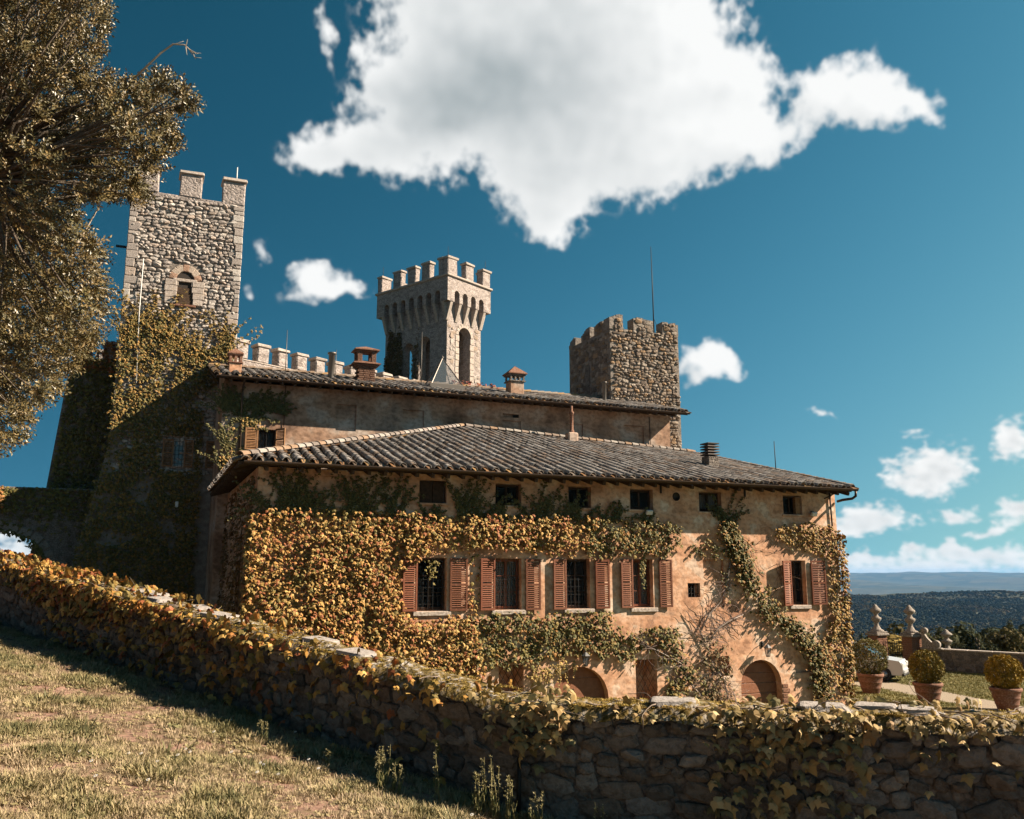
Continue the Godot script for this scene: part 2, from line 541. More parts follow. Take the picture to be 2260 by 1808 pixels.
func _paint_sky(im: Image, w: int, h: int, x0: int, y0: int, nx: int, ny: int, front: bool, n1: FastNoiseLite, n2: FastNoiseLite, n4: FastNoiseLite, n5: FastNoiseLite) -> void:
	for j in ny:
		var el := 90.0 - 180.0 * (y0 + j + 0.5) / h
		var ce := cos(deg_to_rad(el))
		var se := sin(deg_to_rad(el))
		for i in nx:
			var az := 360.0 * (x0 + i + 0.5) / w - 180.0
			var dir := Vector3(sin(deg_to_rad(az)) * ce, se, -cos(deg_to_rad(az)) * ce)
			var c := air(dir)
			if el > -1.0:
				var k := clouds(dir, az, el, front, n1, n2, n4, n5)
				if k.x > 0.0:
					# thick cloud is grey in its heart, bright where it is thin or turned to the sun
					var thick := smoothstep(0.55, 1.3, k.y)
					var shade := 0.24 * thick - 1.1 * k.z + (0.10 if el > 11.0 else 0.12)
					if front and el > 11.0:
						shade += 0.66 * thick * exp(-pow((az + 2.5 - (el - 29.0) * .5) / 7.0, 2.0) - pow((el - 29.5) / 4.0, 2.0))
						shade -= 0.22 * thick * smoothstep(4.0, 13.0, az)
					shade += 0.13 * thick * n5.get_noise_2d(az * .9 + 7.0, el * 1.2)
					shade = clampf(shade, 0.0, 1.0)
					var lit := Color(.96, .97, .965).lerp(Color(.40, .455, .475), shade)
					if el < 6.0:
						lit = lit.lerp(Color(.80, .86, .88), .45 * (1.0 - el / 6.0))
					c = c.lerp(lit, k.x)
			im.set_pixel(i, j, Color(c.r / EXPOSURE, c.g / EXPOSURE, c.b / EXPOSURE))


# ---------------------------------------------------------------- shared small shapes
func stone_shape(k: int) -> ArrayMesh:
	var key := "stone%d" % k
	if not meshes.has(key):
		var st := st_new()
		var ring := []
		for i in 8:
			var p: Vector2 = [Vector2(.5, -.3), Vector2(.5, .28), Vector2(.32, .5), Vector2(-.3, .5), Vector2(-.5, .3), Vector2(-.5, -.26), Vector2(-.3, -.5), Vector2(.3, -.5)][i]
			ring.append(p * Vector2(rng.randf_range(.68, 1.08), rng.randf_range(.68, 1.08)))
		var mid := Vector3(rng.randf_range(-.1, .1), rng.randf_range(-.1, .1), rng.randf_range(.8, 1.2))
		var fr := []
		for i in 8:
			fr.append(Vector3(ring[i].x * rng.randf_range(.6, .84), ring[i].y * rng.randf_range(.6, .84), rng.randf_range(.6, 1.05)))
		for i in 8:
			var n := (i + 1) % 8
			var a := Vector3(ring[i].x, ring[i].y, -.4)
			var b := Vector3(ring[n].x, ring[n].y, -.4)
			var a2 := Vector3(ring[i].x * .97, ring[i].y * .97, .5)
			var b2 := Vector3(ring[n].x * .97, ring[n].y * .97, .5)
			quad(st, a, b, b2, a2)
			quad(st, a2, b2, fr[n], fr[i])
			tri(st, fr[i], fr[n], mid)
		meshes[key] = done(st)
	return meshes[key]

# Rubble masonry on a face: frame has its origin at the lower left corner, x along, y up, z outwards. One mesh per stone kind, so four scatters.
func rubble(parent: Node, frame: Transform3D, w: float, h: float, course: float, holes: Array, n_single: int, colours: Array, out := 0.06, long := 1.0) -> void:
	var at := [[], [], [], []]
	var y := 0.0
	while y < h:
		var ch := course * rng.randf_range(.7, 1.35)
		var x := -rng.randf() * course
		while x < w:
			var sw := ch * rng.randf_range(.75, 2.1) * long
			var c := Vector2(x + sw / 2, y + ch / 2 + rng.randf_range(-.32, .32) * ch)
			var ok := c.x - sw * .4 > 0 and c.x + sw * .4 < w and c.y + ch * .4 < h
			for r in holes:
				if r.grow(minf(sw, ch) * .3).has_point(c):
					ok = false
			if ok:
				var b := Basis(Vector3.BACK, rng.randfn(0, .16)) * Basis(Vector3.UP, rng.randfn(0, .1)) * Basis.from_scale(Vector3(sw * 1.02, ch * rng.randf_range(.8, 1.2), out * rng.randf_range(.45, 1.35)))
				at[rng.randi() % 4].append(frame * Transform3D(b, Vector3(c.x, c.y, 0)))
			x += sw
		y += ch
	for k in 4:
		var which := PackedInt32Array()
		for i in at[k].size():
			which.append(rng.randi() % colours.size())
		_shuffle(at[k])
		scatter(parent, "stone", "stones", stone_shape(k), "stone", at[k], which, colours, n_single / 4)

func _shuffle(a: Array) -> void:
	for i in range(a.size() - 1, 0, -1):
		var j := rng.randi() % (i + 1)
		var k = a[i]
		a[i] = a[j]
		a[j] = k

# leaves: length 1 from the stalk at y .35 to the tip at y -.65
func ivy_leaf() -> ArrayMesh:
	if not meshes.has("ivy_leaf"):
		var st := st_new()
		var rim := [Vector3(0, .2, .02), Vector3(-.14, .34, -.04), Vector3(-.32, .27, -.07), Vector3(-.38, .1, -.06), Vector3(-.54, -.1, -.17), Vector3(-.3, -.17, -.04), Vector3(-.2, -.34, -.05), Vector3(0, -.68, -.2), Vector3(.2, -.34, -.05), Vector3(.3, -.17, -.04), Vector3(.54, -.1, -.17), Vector3(.38, .1, -.06), Vector3(.32, .27, -.07), Vector3(.14, .34, -.04)]
		for i in 14:
			tri(st, Vector3(0, -.04, .07), rim[i], rim[(i + 1) % 14])
		meshes["ivy_leaf"] = done(st)
	return meshes["ivy_leaf"]

func oval_leaf() -> ArrayMesh:
	if not meshes.has("oval_leaf"):
		var st := st_new()
		var rim := [Vector3(0, .5, 0), Vector3(-.2, .12, -.06), Vector3(-.13, -.25, -.05), Vector3(0, -.5, -.08), Vector3(.13, -.25, -.05), Vector3(.2, .12, -.06)]
		for i in 6:
			tri(st, Vector3(0, 0, .03), rim[i], rim[(i + 1) % 6])
		meshes["oval_leaf"] = done(st)
	return meshes["oval_leaf"]

func hanging(out: Vector3, p: Vector3, size: float, lean := 0.62) -> Transform3D:
	# a leaf on a wall whose outward direction is out: tip down and a little away from the wall
	var z := out.normalized()
	var x := Vector3.UP.cross(z).normalized()
	var b := Basis(x, Vector3.UP, z)
	b = b * Basis(Vector3.UP, rng.randfn(0, .55)) * Basis(Vector3.RIGHT, -lean + rng.randfn(0, .38)) * Basis(Vector3.BACK, rng.randfn(0, .45))
	return Transform3D(b.scaled_local(Vector3.ONE * size * rng.randf_range(.7, 1.25)), p)

# ---------------------------------------------------------------- land
func near_height(x: float, z: float) -> float:
	return 3.2 - .138 * x + .044 * z

func wall_line(x: float) -> float:
	return -8.0 + (.9906 * x if x < 0 else .287 * x)

func far_height(x: float, z: float, n: FastNoiseLite) -> float:
	var r := -z
	var ks := [0.0, GROUND, 57.0, GROUND, 70.0, -3.5, 120.0, -16.0, 500.0, -72.0, 1000.0, -112.0, 1700.0, -84.0, 2400.0, -50.0, 3200.0, -130.0, 4200.0, -172.0, 9000.0, -178.0, 12000.0, -110.0, 16000.0, 22.0, 22000.0, -20.0]
	var h: float = GROUND
	for i in range(0, ks.size() - 2, 2):
		if r >= ks[i] and r < ks[i + 2]:
			h = lerpf(ks[i + 1], ks[i + 3], smoothstep(0.0, 1.0, (r - ks[i]) / (ks[i + 2] - ks[i])))
	if r > 90:
		h += n.get_noise_2d(x * .35, z * .35) * minf(r * .012, 26.0)
	if r > 1200 and r < 3200:
		h -= (x - 900.0) * .012 * smoothstep(1200.0, 2300.0, r)
	if r > 9000:
		h += n.get_noise_2d(x * .06 + 900.0, z * .03) * 95.0 + 55.0 * exp(-pow((r - 11800.0) / 700.0, 2.0)) * (.6 + n.get_noise_2d(x * .09, 50.0))
	return h

func sheet(xs: PackedFloat32Array, zs: PackedFloat32Array, f: Callable) -> ArrayMesh:
	var st := st_new(true)
	for j in zs.size() - 1:
		for i in xs.size() - 1:
			var a := Vector3(xs[i], f.call(xs[i], zs[j]), zs[j])
			var b := Vector3(xs[i + 1], f.call(xs[i + 1], zs[j]), zs[j])
			var c := Vector3(xs[i + 1], f.call(xs[i + 1], zs[j + 1]), zs[j + 1])
			var d := Vector3(xs[i], f.call(xs[i], zs[j + 1]), zs[j + 1])
			quad(st, a, b, c, d)
	return done(st)

func steps(a: float, b: float, n: int, power := 1.0) -> PackedFloat32Array:
	var o := PackedFloat32Array()
	for i in n + 1:
		o.append(lerpf(a, b, pow(float(i) / n, power)))
	return o

func make_land() -> void:
	var n := noise(51, 0.004, "fbm", 5)
	var f := func(x: float, z: float) -> float: return far_height(x, z, n)
	structure("lawn", sheet(steps(-160, 160, 20), steps(60, -57, 12), f), mats["lawn_ground"])
	structure("valley", sheet(steps(-500, 900, 60), steps(-57, -1000, 60, 1.6), f), mats["wood_floor"])
	structure("forest_hill", sheet(steps(-1600, 2400, 90), steps(-1000, -3200, 50), f), mats["wood_floor"])
	structure("plain", sheet(steps(-9000, 12000, 50), steps(-3200, -9500, 30), f), mats["far_field"])
	structure("far_hills", sheet(steps(-16000, 20000, 110), steps(-9500, -18000, 40), f), mats["far_field"])
	# the woodland on the hill, too far off to tell its trees apart
	var crown := lump_crown(60, .5)
	var at := []
	var which := PackedInt32Array()
	for i in 22000:
		var r := 560.0 + 1900.0 * pow(rng.randf(), .8)
		var az := deg_to_rad(rng.randf_range(17.0, 35.0))
		var x := r * tan(az)
		var s := rng.randf_range(2.6, 6.0)
		at.append(Transform3D(Basis(Vector3.UP, rng.randf() * TAU).scaled_local(Vector3(s, s * rng.randf_range(.8, 1.2), s)), Vector3(x, f.call(x, -r) + s * .4, -r)))
		which.append(clampi(int(2.2 + 5.0 * n.get_noise_2d(x * 1.1, r * 1.6) + rng.randfn(0, .7)), 0, 4))
	var wood := thing("woodland", "dark green woodland covering the hillside far behind the garden", "woodland")
	wood.set_meta("kind", "stuff")
	scatter(wood, "crown", "crowns", crown, "far_leaf", at, which, [Color(.022, .03, .016), Color(.03, .037, .017), Color(.04, .044, .02), Color(.06, .054, .024), Color(.095, .072, .03)], 0)
	make_valley_trees(f)
	make_near_ground()

func lump_crown(faces: int, size: float) -> ArrayMesh:
	# leaf clumps spread through a rounded crown of radius 1 about the origin
	var st := st_new()
	var lobes := []
	for i in 9:
		lobes.append([Vector3(rng.randfn(0, .42), rng.randfn(0, .34), rng.randfn(0, .42)).limit_length(.75), rng.randf_range(.3, .5)])
	for i in faces:
		var l: Array = lobes[rng.randi() % 9]
		var d := Vector3(rng.randfn(), rng.randfn() + .25, rng.randfn()).normalized()
		var c: Vector3 = l[0] + d * l[1] * rng.randf_range(.75, 1.05)
		var x := d.cross(Vector3(rng.randfn(), rng.randfn(), rng.randfn())).normalized()
		var y := d.cross(x).normalized()
		y = (y + d * rng.randf_range(-.7, .7)).normalized()
		var s := size * rng.randf_range(.55, 1.2)
		tri(st, c - x * s * .5, c + x * s * .5, c + y * s * .6)
		tri(st, c + x * s * .5, c - x * s * .5, c - y * s * .5 + d * s * .15)
	return done(st)

func make_valley_trees(f: Callable) -> void:
	var crowns := [lump_crown(900, .16), lump_crown(900, .17), lump_crown(1000, .15), lump_crown(900, .16)]
	var st := st_new(true)
	tube(st, [Vector3(0, 0, 0), Vector3(.03, .5, 0), Vector3(0, 1, .02)], [.05, .035, .02], 6)
	var stem := done(st)
	var cols := [["dark green", Color(.030, .038, .016)], ["olive brown", Color(.085, .066, .024)], ["dull green", Color(.050, .052, .022)], ["golden brown", Color(.15, .095, .028)], ["grey green", Color(.062, .066, .040)]]
	var spots := []
	for i in 90:
		var r := 62.0 + 190.0 * pow(float(i) / 89.0, 1.3)
		var az := rng.randf_range(20.2, 32.0)
		if i % 3 == 0:
			az = rng.randf_range(24.5, 32.0)
		spots.append([r, az])
	spots.sort_custom(func(p: Array, q: Array) -> bool: return p[1] < q[1])
	var rank := [0, 0, 0]
	var ones := ["first", "second", "third", "fourth", "fifth", "sixth", "seventh", "eighth", "ninth", "tenth", "eleventh", "twelfth", "thirteenth", "fourteenth", "fifteenth", "sixteenth", "seventeenth", "eighteenth", "nineteenth", "twentieth"]
	var ordinal := ones.duplicate()
	for tens in ["twenty", "thirty", "forty"]:
		for i in 9:
			ordinal.append(tens + "-" + ones[i])
		ordinal.append({"twenty": "thirtieth", "thirty": "fortieth", "forty": "fiftieth"}[tens])
	for k in spots.size():
		var r: float = spots[k][0]
		var az: float = spots[k][1]
		var x := r * tan(deg_to_rad(az))
		var right := clampf((az - 20.0) / 10.0, 0, 1)
		var top := 4.85 - r * lerpf(.067, .054, right) + rng.randf_range(-.012, .007) * r
		var g: float = f.call(x, -r)
		var h := clampf(top - g, 3.0, 13.0)
		var c: Array = cols[rng.randi() % cols.size()]
		if right > .5 and rng.randf() < .5:
			c = cols[[0, 2, 4][rng.randi() % 3]]
		var wide := h * rng.randf_range(.34, .46)
		var shape := "broad"
		if k % 13 == 5:
			wide = h * .13
			c = cols[0]
			shape = "slender"
		var belt := 0 if r < 95 else (1 if r < 150 else 2)
		var t := thing("valley_tree", "%s %s tree, %s from the left in the %s belt behind the garden wall" % [shape, c[0], ordinal[rank[belt]], ["nearest", "middle", "farthest"][belt]], "tree", Vector3(x, g - .3, -r), Basis(Vector3.UP, rng.randf() * TAU), "trees in the valley behind the garden wall")
		rank[belt] += 1
		part(t, "trunk", stem, mats["bark"], Transform3D(Basis.from_scale(Vector3(h * .9, h * .8, h * .9)), Vector3.ZERO))
		part(t, "crown", crowns[rng.randi() % 4], tinted("far_leaf", c[1]), Transform3D(Basis.from_scale(Vector3(wide, h * .43, wide)), Vector3(0, h * .62, 0)))

func make_near_ground() -> void:
	var bump := noise(61, 0.35, "fbm", 4)
	var st := st_new(true)
	var xs := steps(-30, 13, 215)
	var vs := steps(0, 1, 120)
	var at := func(x: float, v: float) -> Vector3:
		var z := lerpf(12.0, wall_line(x) - .25, pow(v, .7))
		return Vector3(x, near_height(x, z) + bump.get_noise_2d(x, z) * .07, z)
	for i in xs.size() - 1:
		for j in vs.size() - 1:
			quad(st, at.call(xs[i], vs[j]), at.call(xs[i + 1], vs[j]), at.call(xs[i + 1], vs[j + 1]), at.call(xs[i], vs[j + 1]))
	structure("meadow", done(st), mats["soil"])
	# grass: tufts of blades and flat rosettes of weeds
	var tuft := []
	for k in 3:
		var s := st_new()
		for i in 15:
			var w := TAU * rng.randf()
			var foot := Vector3(cos(w), 0, sin(w)) * rng.randf() * .06
			var d := Vector3(cos(w), 0, sin(w)) * rng.randf_range(.01, .075) + Vector3.UP * rng.randf_range(.02, .075)
			var side := Vector3(-sin(w), 0, cos(w)) * rng.randf_range(.0022, .0045)
			var knee := foot + d * .6 + Vector3.UP * .008
			tri(s, foot - side, foot + side, knee + side * .8)
			tri(s, foot - side, knee + side * .8, knee - side * .8)
			tri(s, knee - side * .8, knee + side * .8, foot + d)
		tuft.append(done(s))
	var ros := st_new()
	for i in 9:
		var w := TAU * i / 9.0 + rng.randf() * .4
		var d := Vector3(cos(w), 0, sin(w))
		var p := Vector3(-sin(w), 0, cos(w))
		var l := rng.randf_range(.045, .075)
		var lift := rng.randf_range(.012, .035)
		tri(ros, d * .006, d * l * .6 + p * l * .24 + Vector3.UP * lift, d * l * .6 - p * l * .24 + Vector3.UP * lift)
		tri(ros, d * l * .6 + p * l * .24 + Vector3.UP * lift, d * l + Vector3.UP * lift * .5, d * l * .6 - p * l * .24 + Vector3.UP * lift)
	var rosette := done(ros)
	var patch := noise(62, 0.8, "fbm", 4)
	var grass := thing("grass", "short dry grass and weeds on the slope before the stone wall", "grass")
	grass.set_meta("kind", "stuff")
	var sets := [[], [], [], []]
	var which := [PackedInt32Array(), PackedInt32Array(), PackedInt32Array(), PackedInt32Array()]
	var count := 0
	while count < 62000:
		var r := rng.randf_range(3.6, 19.0)
		if rng.randf() > 6.5 / r and r > 6.5:
			continue
		var x := r * rng.randf_range(-.72, .64)
		var z := -r
		if z < wall_line(x) + .03 or x > 7:
			continue
		count += 1
		var v := patch.get_noise_2d(x, z)
		if v < -.17 and rng.randf() < .7:
			continue
		var green := v + rng.randfn(0, .16)
		var k := rng.randi() % 3
		if rng.randf() < .22 + .3 * clampf(v, 0, 1):
			k = 3
		var s := rng.randf_range(.4, 1.1) * (1.5 if rng.randf() < .02 else 1.0) * (1.0 + .9 * clampf(v, -.4, .6))
		var p := Vector3(x, near_height(x, z) + bump.get_noise_2d(x, z) * .07 - .004, z)
		sets[k].append(Transform3D(Basis(Vector3.UP, rng.randf() * TAU).scaled_local(Vector3.ONE * s * (1.1 if k == 3 else 1.0)), p))
		which[k].append(clampi(int(1.6 + green * 5.5), 0, 5) if k < 3 else clampi(int(3.2 + green * 3.0), 2, 5))
	var cols := [Color(.42, .32, .21), Color(.40, .315, .185), Color(.34, .275, .145), Color(.27, .23, .11), Color(.19, .175, .08), Color(.12, .12, .055)]
	for k in 4:
		scatter(grass, "tuft", "tufts" if k < 3 else "rosettes", rosette if k == 3 else tuft[k], "grass", sets[k], which[k], cols, 0)
	make_weeds(bump)

func make_weeds(bump: FastNoiseLite) -> void:
	# tall flowering weeds: x, z, height, stems, where
	var list := [[-2.58, -9.5, .25, 3, "where the wall's shadow ends halfway along"], [-1.16, -8.2, .44, 7, "left of the iron stain on the wall, tallest of its clump"], [-1.0, -8.05, .32, 4, "thin and just right of the tallest clump"], [-.28, -7.72, .50, 5, "left of three beside the drain stain"], [-.14, -7.66, .56, 5, "tallest one at the drain stain"],
		[.0, -7.62, .40, 4, "right of three beside the drain stain"], [.2, -7.6, .30, 4, "short and right of the drain stain"], [.72, -7.5, .36, 2, "with a few broad leaves, standing alone near the bottom edge"], [1.62, -7.3, .36, 1, "single bare stalk before the dark wall"], [2.42, -7.0, .62, 2, "before the dark wall below the hanging ivy"], [3.15, -6.75, .55, 2, "farthest right before the dark wall"],
		[-.62, -7.9, .5, 2, "thin pair between the two big clumps"], [-4.3, -11.7, .2, 2, "on the shadow edge, left half of the slope"], [-6.7, -13.8, .16, 2, "small one high on the slope"], [-1.75, -8.75, .17, 2, "small one between clumps on the shadow edge"], [2.02, -7.1, .40, 1, "single stalk with one white head"]]
	var sprig := st_new()
	for i in 5:
		var w := TAU * i / 5.0
		var d := Vector3(cos(w), .9, sin(w)).normalized() * .022
		var p := Vector3(-sin(w), 0, cos(w)) * .005
		tri(sprig, -p, p, d)
	var bud := done(sprig)
	for q in list:
		var x: float = q[0]
		var z: float = q[1]
		var t := thing("weed_plant", "pale flowering weed %s" % q[4], "plant", Vector3(x, near_height(x, z) + bump.get_noise_2d(x, z) * .07 - .01, z), Basis(), "tall weeds along the foot of the wall")
		var at := []
		var which := PackedInt32Array()
		var buds := []
		var bw := PackedInt32Array()
		for k in q[3]:
			var st := st_new(true)
			var foot := Vector3(rng.randfn(0, .03), 0, rng.randfn(0, .03))
			var lean := Vector3(rng.randfn(0, .09), 1, rng.randfn(0, .09)) * float(q[2]) * rng.randf_range(.7, 1.0)
			var pts := [foot, foot + lean * .5 + Vector3(rng.randfn(0, .01), 0, 0), foot + lean]
			tube(st, pts, [.004, .003, .0015], 4)
			part(t, "stalk", done(st), tinted("twig", Color(.26, .23, .11)))
			for i in 22:
				var u := rng.randf_range(.12, 1.0)
				var p: Vector3 = foot + lean * u
				var w := rng.randf() * TAU
				if u > .5:
					var b := Vector3(cos(w), rng.randf_range(.3, 1.0), sin(w)) * rng.randf_range(.012, .05) * (1.25 - u)
					buds.append(Transform3D(Basis(Vector3.UP, w).scaled_local(Vector3.ONE * rng.randf_range(.6, 1.2)), p + b))
					bw.append(rng.randi() % 2)
				else:
					var z2 := Vector3(cos(w), .8, sin(w)).normalized()
					var x2 := Vector3.UP.cross(z2).normalized()
					at.append(Transform3D(Basis(x2, z2.cross(x2), z2) * Basis(Vector3.RIGHT, .9) * Basis.from_scale(Vector3(.025, .055, .03) * rng.randf_range(.7, 1.4)), p + Vector3(cos(w), 0, sin(w)) * .02))
					which.append(rng.randi() % 2)
		scatter(t, "leaf", "leaves", oval_leaf(), "leaf", at, which, [Color(.22, .21, .09), Color(.15, .16, .065)], 0)
		scatter(t, "flower", "flowers", bud, "leaf", buds, bw, [Color(.42, .38, .22), Color(.33, .29, .13)], 0)
	var fl := st_new()
	for i in 9:
		var w := TAU * i / 9.0
		var v := TAU * (i + .8) / 9.0
		tri(fl, Vector3(0, .004, 0), Vector3(cos(w), .25, sin(w)) * .015, Vector3(cos(v), .25, sin(v)) * .015)
	var head := done(fl)
	var stalk_st := st_new()
	tube(stalk_st, [Vector3(0, -.06, 0), Vector3.ZERO], [.0015, .0012], 4)
	var stalk := done(stalk_st)
	var eye_st := st_new(true)
	ball(eye_st, Vector3(0, .004, 0), Vector3(.005, .003, .005), 4, 6)
	var eye := done(eye_st)
	for p in [[-3.13, -10.24], [-3.03, -9.38], [-2.99, -8.48], [-2.93, -8.13], [-2.91, -8.37], [-3.25, -7.85], [-3.17, -7.92], [-3.5, -7.5], [-3.25, -7.17], [-2.63, -8.68], [-2.26, -8.34], [-2.21, -8.26], [-1.77, -8.5], [-1.93, -8.81], [-3.06, -6.84], [-2.37, -10.1], [-2.94, -7.69], [-2.14, -7.81], [-.32, -7.5], [.03, -7.4], [.24, -7.3], [-2.73, -6.99], [-2.0, -7.96]]:
		var t := thing("daisy", "small white daisy in the dry grass of the slope", "flower", Vector3(p[0], near_height(p[0], p[1]) + bump.get_noise_2d(p[0], p[1]) * .07 + .055, p[1]), Basis(Vector3(1, 0, .3).normalized(), .5), "white daisies in the grass")
		part(t, "petals", head, tinted("leaf", Color(.78, .78, .78)))
		part(t, "flower_eye", eye, tinted("leaf", Color(.5, .33, .05)))
		part(t, "stalk", stalk, tinted("twig", Color(.2, .2, .08)))


# ---------------------------------------------------------------- the low wall in front
const WALL := [Vector3(-17.3, 5.95, -25.1), Vector3(-10.6, 5.08, -18.5), Vector3(0, 3.69, -8), Vector3(4.0, 3.72, -6.85), Vector3(9.6, 3.72, -5.25)]
const THICK := 0.52

func wall_back(i: int) -> Vector3:   # the direction across the wall, away from the camera, at a corner of its line
	var a: Vector3 = WALL[maxi(i - 1, 0)]
	var b: Vector3 = WALL[mini(i + 1, 4)]
	var d := b - a
	return Vector3(d.z, 0, -d.x).normalized()

func wall_at(s: float) -> Transform3D:
	# s runs 0..4 along the line; origin on the near top edge, x along to the right, y up, z towards the camera
	var i := clampi(int(s), 0, 3)
	var t := s - i
	var p: Vector3 = WALL[i].lerp(WALL[i + 1], t)
	var d: Vector3 = WALL[i + 1] - WALL[i]
	var x := Vector3(d.x, 0, d.z).normalized()
	return Transform3D(Basis(x, Vector3.UP, x.cross(Vector3.UP)), p)

func make_wall() -> void:
	var wall := thing("stone_wall", "low mossy rubble wall crossing the foreground with ivy over its top", "wall")
	var n := noise(71, 0.9, "fbm", 4)
	# the core
	var st := st_new()
	for i in 4:
		var a: Vector3 = WALL[i] + wall_back(i) * .05
		var b: Vector3 = WALL[i + 1] + wall_back(i + 1) * .05
		var c: Vector3 = WALL[i + 1] + wall_back(i + 1) * THICK
		var d: Vector3 = WALL[i] + wall_back(i) * THICK
		var low := func(p: Vector3, y: float) -> Vector3: return Vector3(p.x, y, p.z)
		var e := Vector3.DOWN * .03
		quad(st, low.call(a, near_height(a.x, a.z) - .3), low.call(b, near_height(b.x, b.z) - .3), b + e, a + e)
		quad(st, low.call(c, GROUND - .1), low.call(d, GROUND - .1), d + e, c + e)
		quad(st, a + e, b + e, c + e, d + e)
	part(wall, "core", done(st), mats["dark_masonry"])
	# a mossy, uneven cap
	st = st_new(true)
	var rows := []
	for k in 361:
		var s := 4.0 * k / 360.0
		var i := clampi(int(s), 0, 3)
		var t := s - i
		var p: Vector3 = WALL[i].lerp(WALL[i + 1], t)
		var back := wall_back(i).lerp(wall_back(i + 1), t).normalized()
		var row := []
		for j in 8:
			var q: Vector3 = p + back * lerpf(-.05, THICK + .04, j / 7.0)
			var edge := absf(j / 7.0 - .5) * 2.0
			q.y += .055 * (1.0 - edge * edge * edge) + n.get_noise_2d(q.x * 2.2, q.z * 2.2) * .07 - (.06 if j == 0 or j == 7 else 0.0)
			row.append(q)
		rows.append(row)
	for k in 360:
		for j in 7:
			quad(st, rows[k][j], rows[k + 1][j], rows[k + 1][j + 1], rows[k][j + 1])
	part(wall, "mossy_cap", done(st), mats["moss_cap"])
	# stones of the near face, largest where the wall is nearest
	var cols := [Color(.22, .195, .175), Color(.27, .24, .215), Color(.18, .16, .142), Color(.31, .28, .25), Color(.23, .185, .15)]
	for i in [2, 1, 3]:
		var a: Vector3 = WALL[i]
		var b: Vector3 = WALL[i + 1]
		var d := b - a
		var len := Vector2(d.x, d.z).length()
		var x := d / len
		var flat := Vector3(d.x, 0, d.z) / len
		var z := flat.cross(Vector3.UP)
		var deep := 1.5 if i != 1 else 1.4
		var f := Transform3D(Basis(x, Vector3.UP, z), a + wall_back(i) * .05 - Vector3(0, deep + .02, 0))
		rubble(wall, f, len, deep, .135, [], 96, cols, .06, 1.25)
	# pale coping slabs left bare of moss
	var slab := worn_box(Vector3(-.5, 0, -.5), Vector3(.5, 1, .5), .09, .09)
	for q in [[1.43, .34, .75, .36], [1.49, .2, .4, .3], [1.56, .3, .36, .22], [1.615, .2, .5, .3], [1.77, .28, .4, .25], [2.33, .26, .36, .3], [2.62, .24, .34, .26], [2.72, .33, .3, .2], [2.79, .2, .26, .24], [1.83, .18, .42, .3]]:
		var t := wall_at(q[0])
		var i := int(q[0])
		var along: Vector3 = (WALL[i + 1] - WALL[i]).normalized()
		var b := Basis(along, along.cross(t.basis.z).normalized() * -1.0, t.basis.z)
		b = Basis(along, t.basis.z.cross(along), t.basis.z)
		part(wall, "coping_slab", slab, tinted("slate", Color(.42, .385, .36)), Transform3D(b * Basis(Vector3.UP, rng.randf_range(-.25, .25)) * Basis.from_scale(Vector3(q[2], .05, q[3])), t.origin - t.basis.z * float(q[1]) + Vector3.UP * .045))
	# moss cushions
	var at := []
	var which := PackedInt32Array()
	var cs := st_new()
	for i in 14:
		var w := rng.randf() * TAU
		var d := Vector3(cos(w), rng.randf_range(.3, 1.6), sin(w)).normalized()
		var p := Vector3(-sin(w), 0, cos(w)) * .16
		var f := Vector3(cos(w), 0, sin(w)) * rng.randf() * .7
		tri(cs, f - p, f + p, f + d * .6)
	var cushion := done(cs)
	for k in 5200:
		var s := rng.randf_range(1.2, 3.6)
		if n.get_noise_2d(s * 14.0, 7.0) < -.12 and rng.randf() < .8:
			continue
		var t := wall_at(s)
		var v := rng.randf_range(-.03, THICK)
		var p := t.origin - t.basis.z * v + Vector3.UP * (.045 + n.get_noise_2d(t.origin.x * 2.2, t.origin.z * 2.2) * .03)
		at.append(Transform3D(Basis(Vector3.UP, rng.randf() * TAU).scaled_local(Vector3.ONE * rng.randf_range(.015, .042)), p))
		which.append(rng.randi() % 3)
	scatter(wall, "moss", "moss", cushion, "grass", at, which, [Color(.34, .23, .045), Color(.27, .17, .04), Color(.42, .31, .07)], 0)
	# a dark iron drain pipe on the near face
	var pipe_st := st_new(true)
	var t0 := wall_at(2.02)
	tube(pipe_st, [t0.origin + t0.basis.z * .07 - Vector3.UP * .38, t0.origin + t0.basis.z * .08 - Vector3.UP * .62, t0.origin + t0.basis.z * .07 - Vector3.UP * 1.0], [.02, .022, .02], 8)
	part(wall, "drain_pipe", done(pipe_st), mats["iron"])
	wall_ivy()

